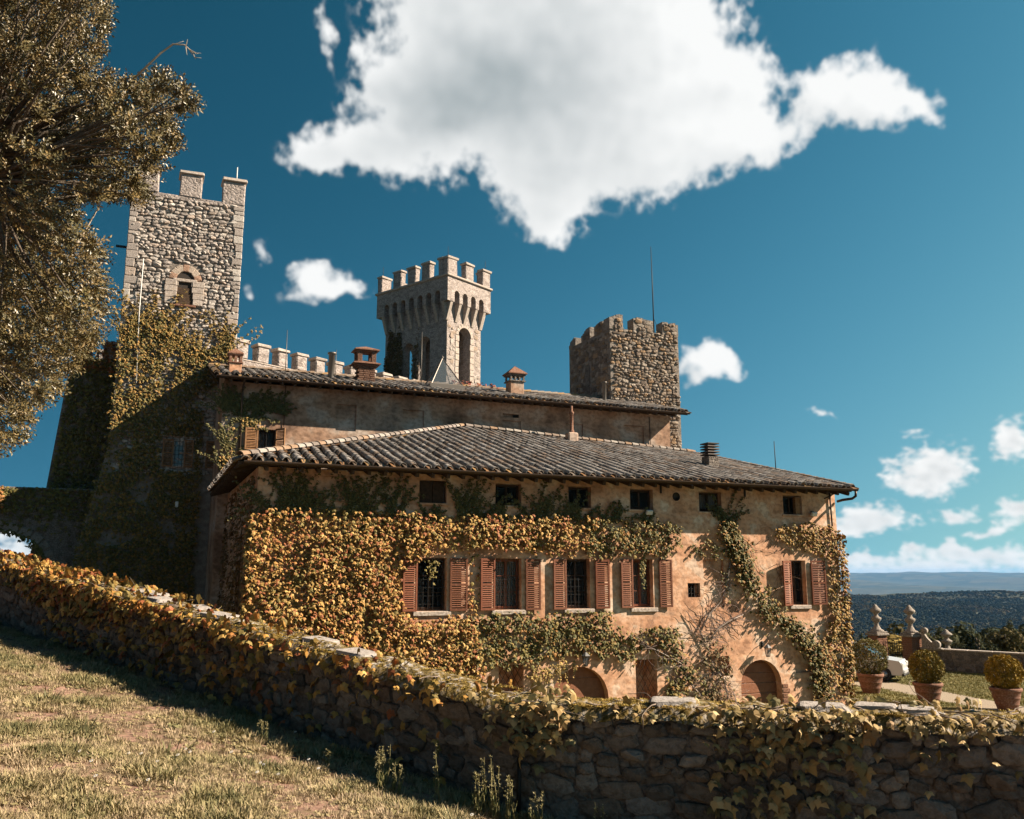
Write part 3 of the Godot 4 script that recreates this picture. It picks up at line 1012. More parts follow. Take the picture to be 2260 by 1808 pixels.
func wall_ivy() -> void:
	var warm := [Color(.46, .25, .06), Color(.38, .17, .045), Color(.30, .10, .04), Color(.34, .22, .06), Color(.50, .32, .10), Color(.24, .18, .06)]
	var pale := [Color(.42, .29, .12), Color(.36, .24, .10), Color(.30, .19, .09), Color(.48, .36, .18), Color(.26, .19, .08), Color(.20, .17, .08)]
	# s from, to, count, hang (m below the top edge), share lying on top, size, which colours
	var plants := [
		["orange ivy blanketing the far left end of the low wall", warm, 170, [[.2, 1.12, 1150, .5, .55, .14], [1.12, 1.36, 560, .55, .5, .15], [1.36, 1.5, 90, .4, .5, .14]]],
		["rusty ivy trailing over the wall's middle stretch toward the corner", warm, 110, [[1.3, 1.66, 200, .5, .3, .115], [1.5, 1.72, 75, .22, .6, .11], [1.72, 1.98, 60, .2, .5, .10], [1.2, 1.74, 560, 1.05, .0, .12], [1.74, 1.95, 120, .95, .0, .11]]],
		["pale gold ivy cluster hanging at the wall's bend", pale, 120, [[1.985, 2.12, 105, .36, .12, .105], [1.97, 2.16, 26, .14, .6, .095], [2.01, 2.08, 26, .52, .0, .105]]],
		["withered ivy hanging over the right part of the low wall", pale, 150, [[2.46, 2.6, 62, .28, .2, .10], [2.6, 2.92, 85, .15, .35, .085], [2.40, 2.70, 190, .9, .0, .11], [2.75, 3.0, 30, .6, .0, .10], [2.2, 2.5, 22, .1, .5, .08]]]]
	for q in plants:
		var t := thing("wall_ivy", q[0], "ivy", Vector3.ZERO, Basis(), "ivy on the low wall")
		var at := []
		var which := PackedInt32Array()
		var stems := st_new(true)
		for g in q[3]:
			for k in g[2]:
				var s := rng.randf_range(g[0], g[1])
				var f := wall_at(s)
				var along := rng.randfn(0, .04)
				if rng.randf() < g[4]:
					var v := rng.randf_range(-.08, THICK + .1)
					var p := f.origin - f.basis.z * v + Vector3.UP * rng.randf_range(.04, .14) + f.basis.x * along
					var b := hanging((f.basis.z + Vector3.UP * 1.1 + f.basis.x * rng.randfn(.3, .5)).normalized(), p, g[5], .2)
					at.append(b)
				else:
					var drop: float = g[3] * pow(rng.randf(), 1.4)
					var p := f.origin + f.basis.z * rng.randf_range(.05, .14) - Vector3.UP * (drop - .06) + f.basis.x * along
					at.append(hanging((f.basis.z + f.basis.x * rng.randfn(.25, .5) + Vector3.UP * .3).normalized(), p, g[5]))
				which.append(rng.randi() % 6)
			for k in int(6 + 12 * (g[1] - g[0])):
				var s := rng.randf_range(g[0], g[1])
				var f := wall_at(s)
				var p := f.origin + f.basis.z * rng.randf_range(-.3, .05) + Vector3.UP * .07
				var dir := (f.basis.x * rng.randf_range(-1, 1) + f.basis.z * rng.randf_range(-.5, .5)).normalized() * .075
				var pts := [p]
				var radii := [.006]
				for j in 5:
					dir = (dir + Vector3(rng.randfn(0, .04), rng.randfn(-.006, .02), rng.randfn(0, .04))).limit_length(.09)
					p += dir
					pts.append(p)
					radii.append(.006 - .0009 * (j + 1))
				tube(stems, pts, radii, 4)
		scatter(t, "leaf", "leaves", ivy_leaf(), "leaf", at, which, q[1], q[2])
		part(t, "stems", done(stems), tinted("twig", Color(.25, .20, .165)))


# ---------------------------------------------------------------- pieces of buildings
func csg_block(parent: Node3D, called: String, lo: Vector3, hi: Vector3, mat: Material, cuts: Array, inside: Material) -> CSGCombiner3D:
	# a solid block with openings cut into it; cuts: [lo, hi, round top?, along x?]
	var root := CSGCombiner3D.new()
	root.name = called
	parent.add_child(root, true)
	var b := CSGBox3D.new()
	b.size = hi - lo
	b.position = (hi + lo) / 2.0
	b.material = mat
	root.add_child(b)
	for q in cuts:
		var c := CSGBox3D.new()
		var l: Vector3 = q[0]
		var h: Vector3 = q[1]
		c.size = h - l
		c.position = (h + l) / 2.0
		c.operation = CSGShape3D.OPERATION_SUBTRACTION
		c.material = q[4] if q.size() > 4 else inside
		root.add_child(c)
		if q.size() > 2 and q[2]:
			var y := CSGCylinder3D.new()
			var along_x: bool = q.size() > 3 and q[3]
			y.radius = (h.z - l.z if along_x else h.x - l.x) / 2.0
			y.height = (h.x - l.x if along_x else h.z - l.z)
			y.sides = 24
			y.material = c.material
			y.operation = CSGShape3D.OPERATION_SUBTRACTION
			y.rotation = Vector3(0, 0, PI / 2) if along_x else Vector3(PI / 2, 0, 0)
			y.position = Vector3((l.x + h.x) / 2, h.y, (l.z + h.z) / 2)
			root.add_child(y)
	return root

# A barrel tile: x across, z down the slope.
func barrel_tile(k: int) -> ArrayMesh:
	var key := "tile%d" % k
	if not meshes.has(key):
		var st := st_new(true)
		var n := 6
		var bend := rng.randf_range(-.012, .012)
		var top := []
		var low := []
		for i in n + 1:
			var w := PI * i / n
			top.append(Vector3(cos(w) * .092 + bend, sin(w) * .085, -.235))
			low.append(Vector3(cos(w) * .122, sin(w) * .112 + .022, .235))
		for i in n:
			quad(st, top[i], low[i], low[i + 1], top[i + 1])
		var e := st_new()
		for i in n:
			var w := PI * i / n
			var v := PI * (i + 1) / n
			var a := Vector3(cos(w) * .098, sin(w) * .088 + .022, .235)
			var b := Vector3(cos(v) * .098, sin(v) * .088 + .022, .235)
			quad(e, a, low[i], low[i + 1], b)
			quad(e, b, b - Vector3(0, 0, .2), a - Vector3(0, 0, .2), a)
		var m := done(st)
		e.generate_normals()
		e.commit(m)
		meshes[key] = m
	return meshes[key]

const TILE_COLOURS := [Color(.29, .27, .255), Color(.24, .22, .205), Color(.33, .31, .295), Color(.19, .17, .16), Color(.28, .22, .18), Color(.37, .35, .335), Color(.22, .18, .155)]

# Tiles on one slope. place.call(u, v) gives a point for u along the eave and v metres up the slope; up_to.call(u) how far up the tiles go.
func tile_slope(roof: Node3D, u0: float, u1: float, step: float, place: Callable, from: Callable, up_to: Callable, n_single: int) -> void:
	var at := [[], [], []]
	var pans := []
	var u := u0
	while u < u1:
		var v: float = from.call(u)
		var row := 0
		while v < up_to.call(u):
			var p: Vector3 = place.call(u, v)
			var up: Vector3 = (place.call(u, v + .1) - p).normalized()
			var along: Vector3 = (place.call(u + .1, v) - p).normalized()
			var b := Basis(along, up.cross(along) * -1.0, -up)
			b = Basis(along, (-up).cross(along), -up)
			var wob := Basis(Vector3.UP, rng.randfn(0, .06)) * Basis(Vector3.RIGHT, .05 + rng.randfn(0, .018)) * Basis(Vector3.BACK, rng.randfn(0, .03))
			at[rng.randi() % 3].append(Transform3D(b * wob * Basis.from_scale(Vector3.ONE * rng.randf_range(.96, 1.06)), p + b.y * (.035 + rng.randf() * .012) + along * rng.randfn(0, .012)))
			pans.append(Transform3D(b * Basis(Vector3.RIGHT, .06 + rng.randfn(0, .01)), p + along * step * .5 + b.y * .012))
			v += .385
			row += 1
		u += step
	for k in 3:
		at[k].sort_custom(func(a: Transform3D, b: Transform3D) -> bool: return a.origin.y < b.origin.y)
		var which := PackedInt32Array()
		for i in at[k].size():
			which.append(rng.randi() % TILE_COLOURS.size() if rng.randf() < .75 else rng.randi() % 3)
		scatter(roof, "cover_tile", "cover_tiles", barrel_tile(k), "tile", at[k], which, TILE_COLOURS, n_single / 3)
	if not meshes.has("pan"):
		var st := st_new()
		bx(st, Vector3(-.15, -.01, -.23), Vector3(.15, .012, .23))
		bx(st, Vector3(-.16, .012, -.21), Vector3(-.135, .04, .21))
		bx(st, Vector3(.135, .012, -.21), Vector3(.16, .04, .21))
		meshes["pan"] = done(st)
	var pw := PackedInt32Array()
	for i in pans.size():
		pw.append(rng.randi() % 5)
	scatter(roof, "pan_tile", "pan_tiles", meshes["pan"], "tile", pans, pw, [Color(.30, .17, .085), Color(.22, .13, .075), Color(.36, .23, .11), Color(.15, .115, .09), Color(.24, .20, .165)], 0)

func shutter(parent: Node3D, at: Vector3, w: float, h: float, dir: float, open: float, mat: Material, slats := 22) -> void:
	# hinged at the corner 'at' (bottom); dir 1 reaches to the right, -1 to the left; open: angle out from the wall
	var st := st_new()
	var x0 := minf(0, w * dir)
	var x1 := maxf(0, w * dir)
	bx(st, Vector3(x0, 0, 0), Vector3(x0 + .055, h, .045))
	bx(st, Vector3(x1 - .055, 0, 0), Vector3(x1, h, .045))
	for y in [0.0, h * .47, h - .07]:
		bx(st, Vector3(x0 + .055, y, .002), Vector3(x1 - .055, y + .07, .043))
	var leaf := part(parent, "shutter", done(st), mat, Transform3D(Basis(Vector3.UP, -open * dir), at))
	var key := "slat %.3f" % (x1 - x0)
	if not meshes.has(key):
		meshes[key] = box(Vector3(-(x1 - x0) / 2 + .056, -.006, -.024), Vector3((x1 - x0) / 2 - .056, .006, .024))
	for i in slats:
		var y := lerpf(.095, h - .095, (i + .5) / slats)
		if absf(y - h * .47 - .035) > .05:
			part(leaf, "slat", meshes[key], mat, Transform3D(Basis(Vector3.RIGHT, .85), Vector3((x0 + x1) / 2, y, .022)))

func window(parent: Node3D, a0: float, a1: float, y0: float, y1: float, z: float, mat: Material, bars := 2, curtain := false) -> Node3D:
	# a two-leaved casement set back at z
	var st := st_new()
	var m := (a0 + a1) / 2
	for x in [[a0, a0 + .06], [a1 - .06, a1], [m - .035, m + .035]]:
		bx(st, Vector3(x[0], y0, z), Vector3(x[1], y1, z + .05))
	for y in [[y0, y0 + .07], [y1 - .06, y1]]:
		bx(st, Vector3(a0 + .06, y[0], z + .002), Vector3(m - .035, y[1], z + .048))
		bx(st, Vector3(m + .035, y[0], z + .002), Vector3(a1 - .06, y[1], z + .048))
	for i in bars:
		var y := lerpf(y0, y1, (i + 1.0) / (bars + 1.0))
		bx(st, Vector3(a0 + .06, y - .012, z + .01), Vector3(m - .035, y + .012, z + .04))
		bx(st, Vector3(m + .035, y - .012, z + .01), Vector3(a1 - .06, y + .012, z + .04))
	var w := part(parent, "window", done(st), mat)
	part(w, "pane", box(Vector3(a0 + .05, y0 + .05, z + .02), Vector3(m - .03, y1 - .05, z + .026)), mats["glass"])
	part(w, "pane", box(Vector3(m + .03, y0 + .05, z + .02), Vector3(a1 - .05, y1 - .05, z + .026)), mats["glass"])
	if curtain:
		var c := st_new(true)
		for side in [[a0 + .03, m + .02], [m + .06, a1 - .02]]:
			for i in 16:
				var u := lerpf(side[0], side[1], i / 16.0)
				var v := lerpf(side[0], side[1], (i + 1) / 16.0)
				var zu := z - .09 + .02 * sin(i * 1.7)
				var zv := z - .09 + .02 * sin((i + 1) * 1.7)
				quad(c, Vector3(u, y0, zu), Vector3(v, y0, zv), Vector3(v, y1, zv), Vector3(u, y1, zu))
		part(w, "curtain", done(c), mats["curtain"])
	return w

func grille(parent: Node3D, a0: float, a1: float, y0: float, y1: float, z: float, nx: int, ny: int, r := .008) -> void:
	var st := st_new()
	for i in nx:
		var x := lerpf(a0, a1, (i + .5) / nx)
		bx(st, Vector3(x - r, y0, z - r), Vector3(x + r, y1, z + r))
	for i in ny:
		var y := lerpf(y0, y1, (i + .8) / ny)
		bx(st, Vector3(a0, y - r, z - r * 2.2), Vector3(a1, y + r, z - r * 1.05))
	part(parent, "grille", done(st), mats["iron"])

func lattice(parent: Node3D, a0: float, a1: float, y0: float, y1: float, z: float) -> void:
	var st := st_new()
	var w := a1 - a0
	var h := y1 - y0
	var step := .2
	for s in [-1.0, 1.0]:
		var c := -h
		while c < w + h:
			# the line x = a0 + c + s * (y - y0) * .6, kept inside the opening
			var p := []
			for k in 60:
				var y := y0 + h * k / 59.0
				var x: float = a0 + c + s * (y - y0) * .62
				if x > a0 and x < a1:
					p.append(Vector3(x, y, z + s * .009))
			if p.size() > 2:
				tube(st, [p[0], p[-1]], [.008, .008], 4)
			c += step
	part(parent, "lattice", done(st), mats["iron"])

func lantern(label: String, a: float, h: float) -> void:
	var t := thing("wall_lantern", label, "lantern", house(a, h, -.02), HB, "lanterns over the arched doors")
	var st := st_new(true)
	tube(st, [Vector3(0, .18, 0), Vector3(0, .26, .12), Vector3(0, .24, .26), Vector3(0, .16, .28)], [.014, .012, .012, .012], 6)
	bx(st, Vector3(-.04, .05, -.01), Vector3(.04, .26, .015))
	part(t, "bracket", done(st), mats["iron"])
	st = st_new()
	lathe(st, [Vector2(.15, .06), Vector2(.02, .17), Vector2(0, .17)], 6, Vector3(0, 0, .28))
	lathe(st, [Vector2(.0, .06), Vector2(.15, .06)], 6, Vector3(0, 0, .28))
	part(t, "cap", done(st), plain("lamp_cap", lin(.2, .2, .2), .5, .3))
	st = st_new()
	lathe(st, [Vector2(.07, -.22), Vector2(.12, .055)], 6, Vector3(0, 0, .28))
	part(t, "lamp_glass", done(st), mats["frosted_glass"])
	st = st_new()
	for k in 6:
		var w := TAU * k / 6.0
		tube(st, [Vector3(cos(w) * .072, -.225, .28 - sin(w) * .072), Vector3(cos(w) * .124, .06, .28 - sin(w) * .124)], [.007, .007], 4)
	lathe(st, [Vector2(0, -.25), Vector2(.08, -.24), Vector2(.08, -.215), Vector2(0, -.215)], 6, Vector3(0, 0, .28))
	part(t, "lamp_frame", done(st), mats["iron"])


# ---------------------------------------------------------------- the farmhouse in front
func ridge_h(a: float) -> float:
	return lerpf(10.93, 10.42, clampf((a - 9.2) / 11.85, 0, 1))

func make_farmhouse() -> void:
	var t := thing("farmhouse", "long peach plastered farmhouse with tiled roof, brown shutters and ivy, nearest building", "house", HO, HB)
	var room: Material = mats["room"]
	var pl: Material = mats["plaster"]
	var cuts := []
	for w in [[4.76, 5.71], [7.28, 8.18], [9.75, 10.6], [12.19, 12.98], [18.72, 19.42]]:
		cuts.append([Vector3(w[0], 3.74, -.3), Vector3(w[1], 5.32, .1), false, false, pl])
		cuts.append([Vector3(w[0] + .03, 3.78, -1.4), Vector3(w[1] - .03, 5.28, -.28), false, false, room])
	var attic := [[4.79, 5.67], [7.29, 8.18], [9.86, 10.69], [12.17, 13.07], [14.93, 15.87], [18.57, 19.43]]
	for w in attic:
		cuts.append([Vector3(w[0], 6.98, -.28), Vector3(w[1], 7.67, .1), false, false, pl])
		cuts.append([Vector3(w[0] + .03, 7.0, -1.2), Vector3(w[1] - .03, 7.64, -.26), false, false, room])
	cuts.append([Vector3(14.34, 4.05, -.9), Vector3(14.84, 4.53, .1), false, false, pl])
	for r in [[14.99, 15.83, 3.72, 5.33, .09], [15.07, 15.91, 1.42, 2.08, .28], [18.70, 19.43, 1.40, 2.01, .12], [1.62, 2.5, 6.98, 7.67, .1]]:
		cuts.append([Vector3(r[0], r[2], -r[4]), Vector3(r[1], r[3], .1), false, false, pl])
	cuts.append([Vector3(9.17, GROUND - .2, -.30), Vector3(11.21, .92, .1), true, false, pl])
	cuts.append([Vector3(16.35, GROUND - .2, -.34), Vector3(18.08, 1.04, .1), true, false, pl])
	cuts.append([Vector3(12.22, GROUND - .2, -.9), Vector3(13.03, 2.08, .1), false, false, pl])
	cuts.append([Vector3(7.42, .55, -.9), Vector3(8.25, 2.08, .1), false, false, pl])
	csg_block(t, "wall", Vector3(0, GROUND - .3, -9.62), Vector3(21, 7.86, 0), pl, cuts, room)
	# the round hole under the eave, lined with iron
	var st := st_new(true)
	lathe(st, [Vector2(0, .004), Vector2(.115, .004), Vector2(.115, .01), Vector2(.15, .012), Vector2(.15, -.02)], 20)
	part(t, "vent", done(st), mats["iron"], Transform3D(Basis(Vector3.RIGHT, PI / 2), Vector3(14.0, 7.46, .002)))
	# gable on the right and the ends of the roof
	st = st_new()
	var gable := PackedVector2Array([Vector2(-.0, 7.86), Vector2(9.2, 7.86), Vector2(9.2, 10.3), Vector2(.0, 8.06)])
	var idx := Transform3D(Basis(Vector3(0, 0, -1), Vector3.UP, Vector3(1, 0, 0)), Vector3(20.7, 0, 0))
	extrude(st, gable, 0, .29)
	part(t, "gable", done(st), pl, idx)
	farmhouse_windows(t)
	farmhouse_roof(t)

func farmhouse_windows(t: Node3D) -> void:
	var brown: Material = mats["shutter_paint"]
	var dark: Material = mats["wood_dark"]
	var i := 0
	for w in [[4.79, 5.68], [7.31, 8.15], [9.78, 10.57], [12.22, 12.95], [18.75, 19.39]]:
		var win := window(t, w[0], w[1], 3.78, 5.28, -.26, brown if i in [1, 3] else dark, 2, i in [1, 3])
		if i < 3:
			grille(win, w[0] - .02, w[1] + .02, 3.75, 4.72, -.12, 6, 4, .006)
		# sill
		part(t, "sill", worn_box(Vector3(w[0] - .14, 3.60, -.1), Vector3(w[1] + .16, 3.735, .07), .015), mats["pale_stone"])
		i += 1
	for q in [[4.76, -1, .47, .10], [5.80, 1, .55, .06], [7.26, -1, .5, .08], [8.31, 1, .49, .06], [9.72, -1, .47, .1], [10.78, 1, .5, .06], [12.17, -1, .47, .08], [13.20, 1, .47, .06], [18.70, -1, .52, .36], [19.62, 1, .6, .12]]:
		shutter(t, Vector3(q[0], 3.74 + rng.randf_range(-.015, .01), .035), q[2], 1.57, q[1], q[3] + rng.randf_range(-.03, .06), brown if rng.randf() < .55 else mats["shutter_faded"])
	# attic openings
	var k := 0
	for w in [[4.82, 5.64], [7.32, 8.15], [9.89, 10.66], [12.2, 13.04], [14.96, 15.84], [18.6, 19.4]]:
		if k == 0:
			var d := st_new()
			for j in 2:
				bx(d, Vector3(lerpf(w[0], w[1], j * .5) + .01, 6.99, -.12), Vector3(lerpf(w[0], w[1], (j + 1) * .5) - .01, 7.65, -.08))
			part(t, "attic_shutter", done(d), mats["wood_dark"])
		else:
			window(t, w[0], w[1], 7.0, 7.64, -.24, dark, 0, k == 4)
		part(t, "sill", worn_box(Vector3(w[0] - .1, 6.90, -.08), Vector3(w[1] + .1, 6.975, .045), .012), mats["plaster"])
		k += 1
	var inner := st_new()
	bx(inner, Vector3(19.18, 7.0, -.2), Vector3(19.40, 7.62, -.05))
	part(t, "attic_shutter", done(inner), mats["shutter_ochre"], Transform3D())
	window(t, 14.35, 14.83, 4.06, 4.52, -.4, dark, 1)
	grille(t, 14.34, 14.84, 4.05, 4.53, -.08, 4, 3, .008)
	lattice(t, 7.42, 8.25, .55, 2.08, -.12)
	lattice(t, 12.22, 13.03, GROUND, 2.08, -.12)
	# board doors behind the arches
	for q in [[9.0, 11.4, 2.05, -.29, 4], [16.2, 18.25, 2.0, -.33, 7]]:
		var door := Node3D.new()
		door.name = "arched_door"
		t.add_child(door, true)
		var n: int = q[4]
		var y := GROUND
		var dy: float = (q[2] + .15 - GROUND) / n
		for j in n:
			part(door, "plank", worn_box(Vector3(q[0], y + .008, q[3] - .06), Vector3(q[1], y + dy - .008, q[3] + .03 + rng.randf_range(-.006, .006)), .012), mats["door_paint"])
			y += dy
	# brick edging at the right arch
	for j in 8:
		part(t, "brick", worn_box(Vector3(18.10, GROUND + .1 + j * .16, -.02), Vector3(18.42 - (j % 2) * .09, GROUND + .24 + j * .16, .018), .012, .008), mats["brick"])
	# an iron hook and two tie plates under the eave
	for x in [13.35, 16.85]:
		part(t, "wall_tie", box(Vector3(x, 7.55, .0), Vector3(x + .06, 7.86, .04)), mats["iron"])
	# floodlights
	for q in [[12.82, 6.93], [19.85, 7.05]]:
		var f := thing("floodlight", "small white floodlight under the %s" % ("attic window left of the round hole" if q[0] < 15 else "eave at the house's right corner"), "floodlight", house(q[0], q[1], -.02), HB)
		var st := st_new()
		bx(st, Vector3(-.03, -.02, -.02), Vector3(.03, .06, .1))
		part(f, "bracket", done(st), mats["iron"])
		part(f, "lamp_housing", worn_box(Vector3(-.12, -.09, .1), Vector3(.12, .07, .2), .02), mats["white_metal"], Transform3D(Basis(Vector3.RIGHT, .5), Vector3(0, .03, 0)))

func farmhouse_roof(t: Node3D) -> void:
	var roof := Node3D.new()
	roof.name = "roof"
	t.add_child(roof)
	var e := 7.93
	var front := func(u: float, v: float) -> Vector3:
		var rise := (ridge_h(u) - e) / 10.0
		return Vector3(u, e + v * rise + .012 * sin(u * 2.1), .8 - v)
	# deck under the tiles
	var st := st_new()
	var c0: Vector3 = Vector3(-.62, e - .03, .8)
	var c1: Vector3 = Vector3(21.08, e - .03, .8)
	var r1 := Vector3(21.08, 10.39, -9.2)
	var r0 := Vector3(9.38, 10.9, -9.2)
	var b0 := Vector3(-.62, e - .03, -9.4)
	var dn := Vector3.DOWN * .1
	quad(st, c0, c1, r1, r0)
	tri(st, c0, r0, b0)
	quad(st, c1 + dn, c0 + dn, r0 + dn * 2, r1 + dn)
	tri(st, r0 + dn, c0 + dn, b0 + dn)
	quad(st, c0 + dn, c1 + dn, c1, c0)
	quad(st, c1 + dn, r1 + dn, r1, c1)
	quad(st, b0 + dn, c0 + dn, c0, b0)
	part(roof, "deck", done(st), mats["eave_wood"])
	tile_slope(roof, -.45, 21.1, .37, front, func(u: float) -> float: return .12, func(u: float) -> float: return minf(9.95, (u + .62) * 1.0), 300)
	var left := func(u: float, v: float) -> Vector3: return Vector3(-.62 + v, e + v * .298, u)
	tile_slope(roof, -9.2, .6, .37, left, func(u: float) -> float: return .1, func(u: float) -> float: return minf(9.8, .8 - u), 0)
	# hip and verge tiles
	var at := []
	var which := PackedInt32Array()
	for line in [[c0 + Vector3(.05, .16, -.05), r0 + Vector3(0, .16, 0)], [r0 + Vector3(.2, .15, 0), r1 + Vector3(0, .15, 0)]]:
		var d: Vector3 = line[1] - line[0]
		var n := int(d.length() / .36)
		for i in n:
			var z := -d.normalized()
			var x := Vector3.UP.cross(z).normalized()
			at.append(Transform3D(Basis(x, z.cross(x), z) * Basis(Vector3.RIGHT, .05) * Basis.from_scale(Vector3(1.25, 1.15, 1.05)), line[0] + d * (i + .5) / n))
			which.append(rng.randi() % 7)
	for i in 27:
		var p: Vector3 = front.call(21.02, .15 + i * .36)
		at.append(Transform3D(Basis(Vector3.RIGHT, .29) * Basis.from_scale(Vector3(1.1, 1.1, 1)), p + Vector3(0, .06, 0)))
		which.append(rng.randi() % 7)
	scatter(roof, "ridge_tile", "ridge_tiles", barrel_tile(1), "tile", at, which, [Color(.34, .31, .28), Color(.28, .22, .18), Color(.25, .22, .20), Color(.38, .35, .32), Color(.32, .22, .15), Color(.22, .19, .17), Color(.30, .26, .24)], 90)
	# rafter ends under the eaves
	var raf := box(Vector3(-.05, -.13, 0), Vector3(.05, 0, .74))
	for i in 44:
		var a := .15 + i * .485
		part(roof, "rafter", raf, mats["eave_wood"], Transform3D(Basis(Vector3.RIGHT, .29), Vector3(a, e + .08, .02)))
	for i in 18:
		part(roof, "rafter", raf, mats["eave_wood"], Transform3D(Basis(Vector3.UP, -PI / 2) * Basis(Vector3.RIGHT, .29), Vector3(-.0, e + .08, -.4 - i * .5)))
	# half-round gutter and its brackets, with the elbow at the right end
	var g := st_new(true)
	for i in 12:
		var w := PI + PI * i / 12.0
		var v := PI + PI * (i + 1) / 12.0
		var p := Vector2(cos(w), sin(w)) * .085
		var q := Vector2(cos(v), sin(v)) * .085
		quad(g, Vector3(-.5, e - .02 + p.y, .9 + p.x), Vector3(21.25, e - .02 + p.y, .9 + p.x), Vector3(21.25, e - .02 + q.y, .9 + q.x), Vector3(-.5, e - .02 + q.y, .9 + q.x))
	part(roof, "gutter", done(g), mats["copper_gutter"])
	g = st_new(true)
	tube(g, [Vector3(21.18, e - .1, .9), Vector3(21.18, e - .28, .88), Vector3(21.16, e - .36, .72), Vector3(21.1, e - .38, .3), Vector3(21.06, e - .42, .06)], [.05, .05, .05, .05, .05], 8)
	tube(g, [Vector3(20.72, e - .1, .05), Vector3(20.75, 6.4, .05)], [.03, .03], 8)
	part(roof, "downpipe", done(g), mats["copper_gutter"])
	# an iron strut at the corner
	g = st_new(true)
	tube(g, [Vector3(20.5, 7.6, 0.0), Vector3(20.6, e - .08, .8)], [.02, .02], 5)
	part(roof, "strut", done(g), mats["iron"])
	# the modern flue of stacked louvres, and a lightning rod
	var f := thing("flue_chimney", "dark louvred chimney low on the farmhouse roof near its right end", "chimney", house(17.6, 8.98, 3.0), HB)
	part(f, "shaft", worn_box(Vector3(-.24, -.35, -.24), Vector3(.24, .42, .24), .02), mats["dark_masonry"])
	for i in 4:
		var s := st_new()
		lathe(s, [Vector2(.20, 0), Vector2(.40, .03), Vector2(.36, .075), Vector2(.20, .09)], 4)
		part(f, "louvre", done(s), plain("louvre", lin(.06, .05, .045), .8), Transform3D(Basis(Vector3.UP, PI / 4), Vector3(0, .44 + i * .11, 0)))
	s_cap(f)
	var rod := thing("lightning_rod", "thin dark rod on the farmhouse roof near its right corner", "rod", house(20.8, 8.95, 3.0), HB)
	var rs := st_new(true)
	tube(rs, [Vector3(0, -.2, 0), Vector3(-.02, 1.25, 0)], [.022, .014], 6)
	part(rod, "pole", done(rs), mats["iron"])
	var pc := thing("pipe_chimney", "slim rusty flue pipe on a pale plinth near the ridge", "chimney", house(14.2, 10.72, 8.4), HB)
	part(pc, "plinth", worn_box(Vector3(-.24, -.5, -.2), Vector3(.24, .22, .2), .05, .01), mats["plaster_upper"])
	var ps := st_new(true)
	lathe(ps, [Vector2(.13, .2), Vector2(.1, .34), Vector2(.08, .36), Vector2(.08, 1.05), Vector2(.11, 1.07), Vector2(.11, 1.15), Vector2(.06, 1.2), Vector2(.06, 1.42), Vector2(0, 1.44)], 12)
	part(pc, "pipe", done(ps), mats["terracotta"])

func s_cap(f: Node3D) -> void:
	part(f, "cap", worn_box(Vector3(-.27, .90, -.27), Vector3(.27, .95, .27), .01), plain("louvre", lin(.06, .05, .045), .8))


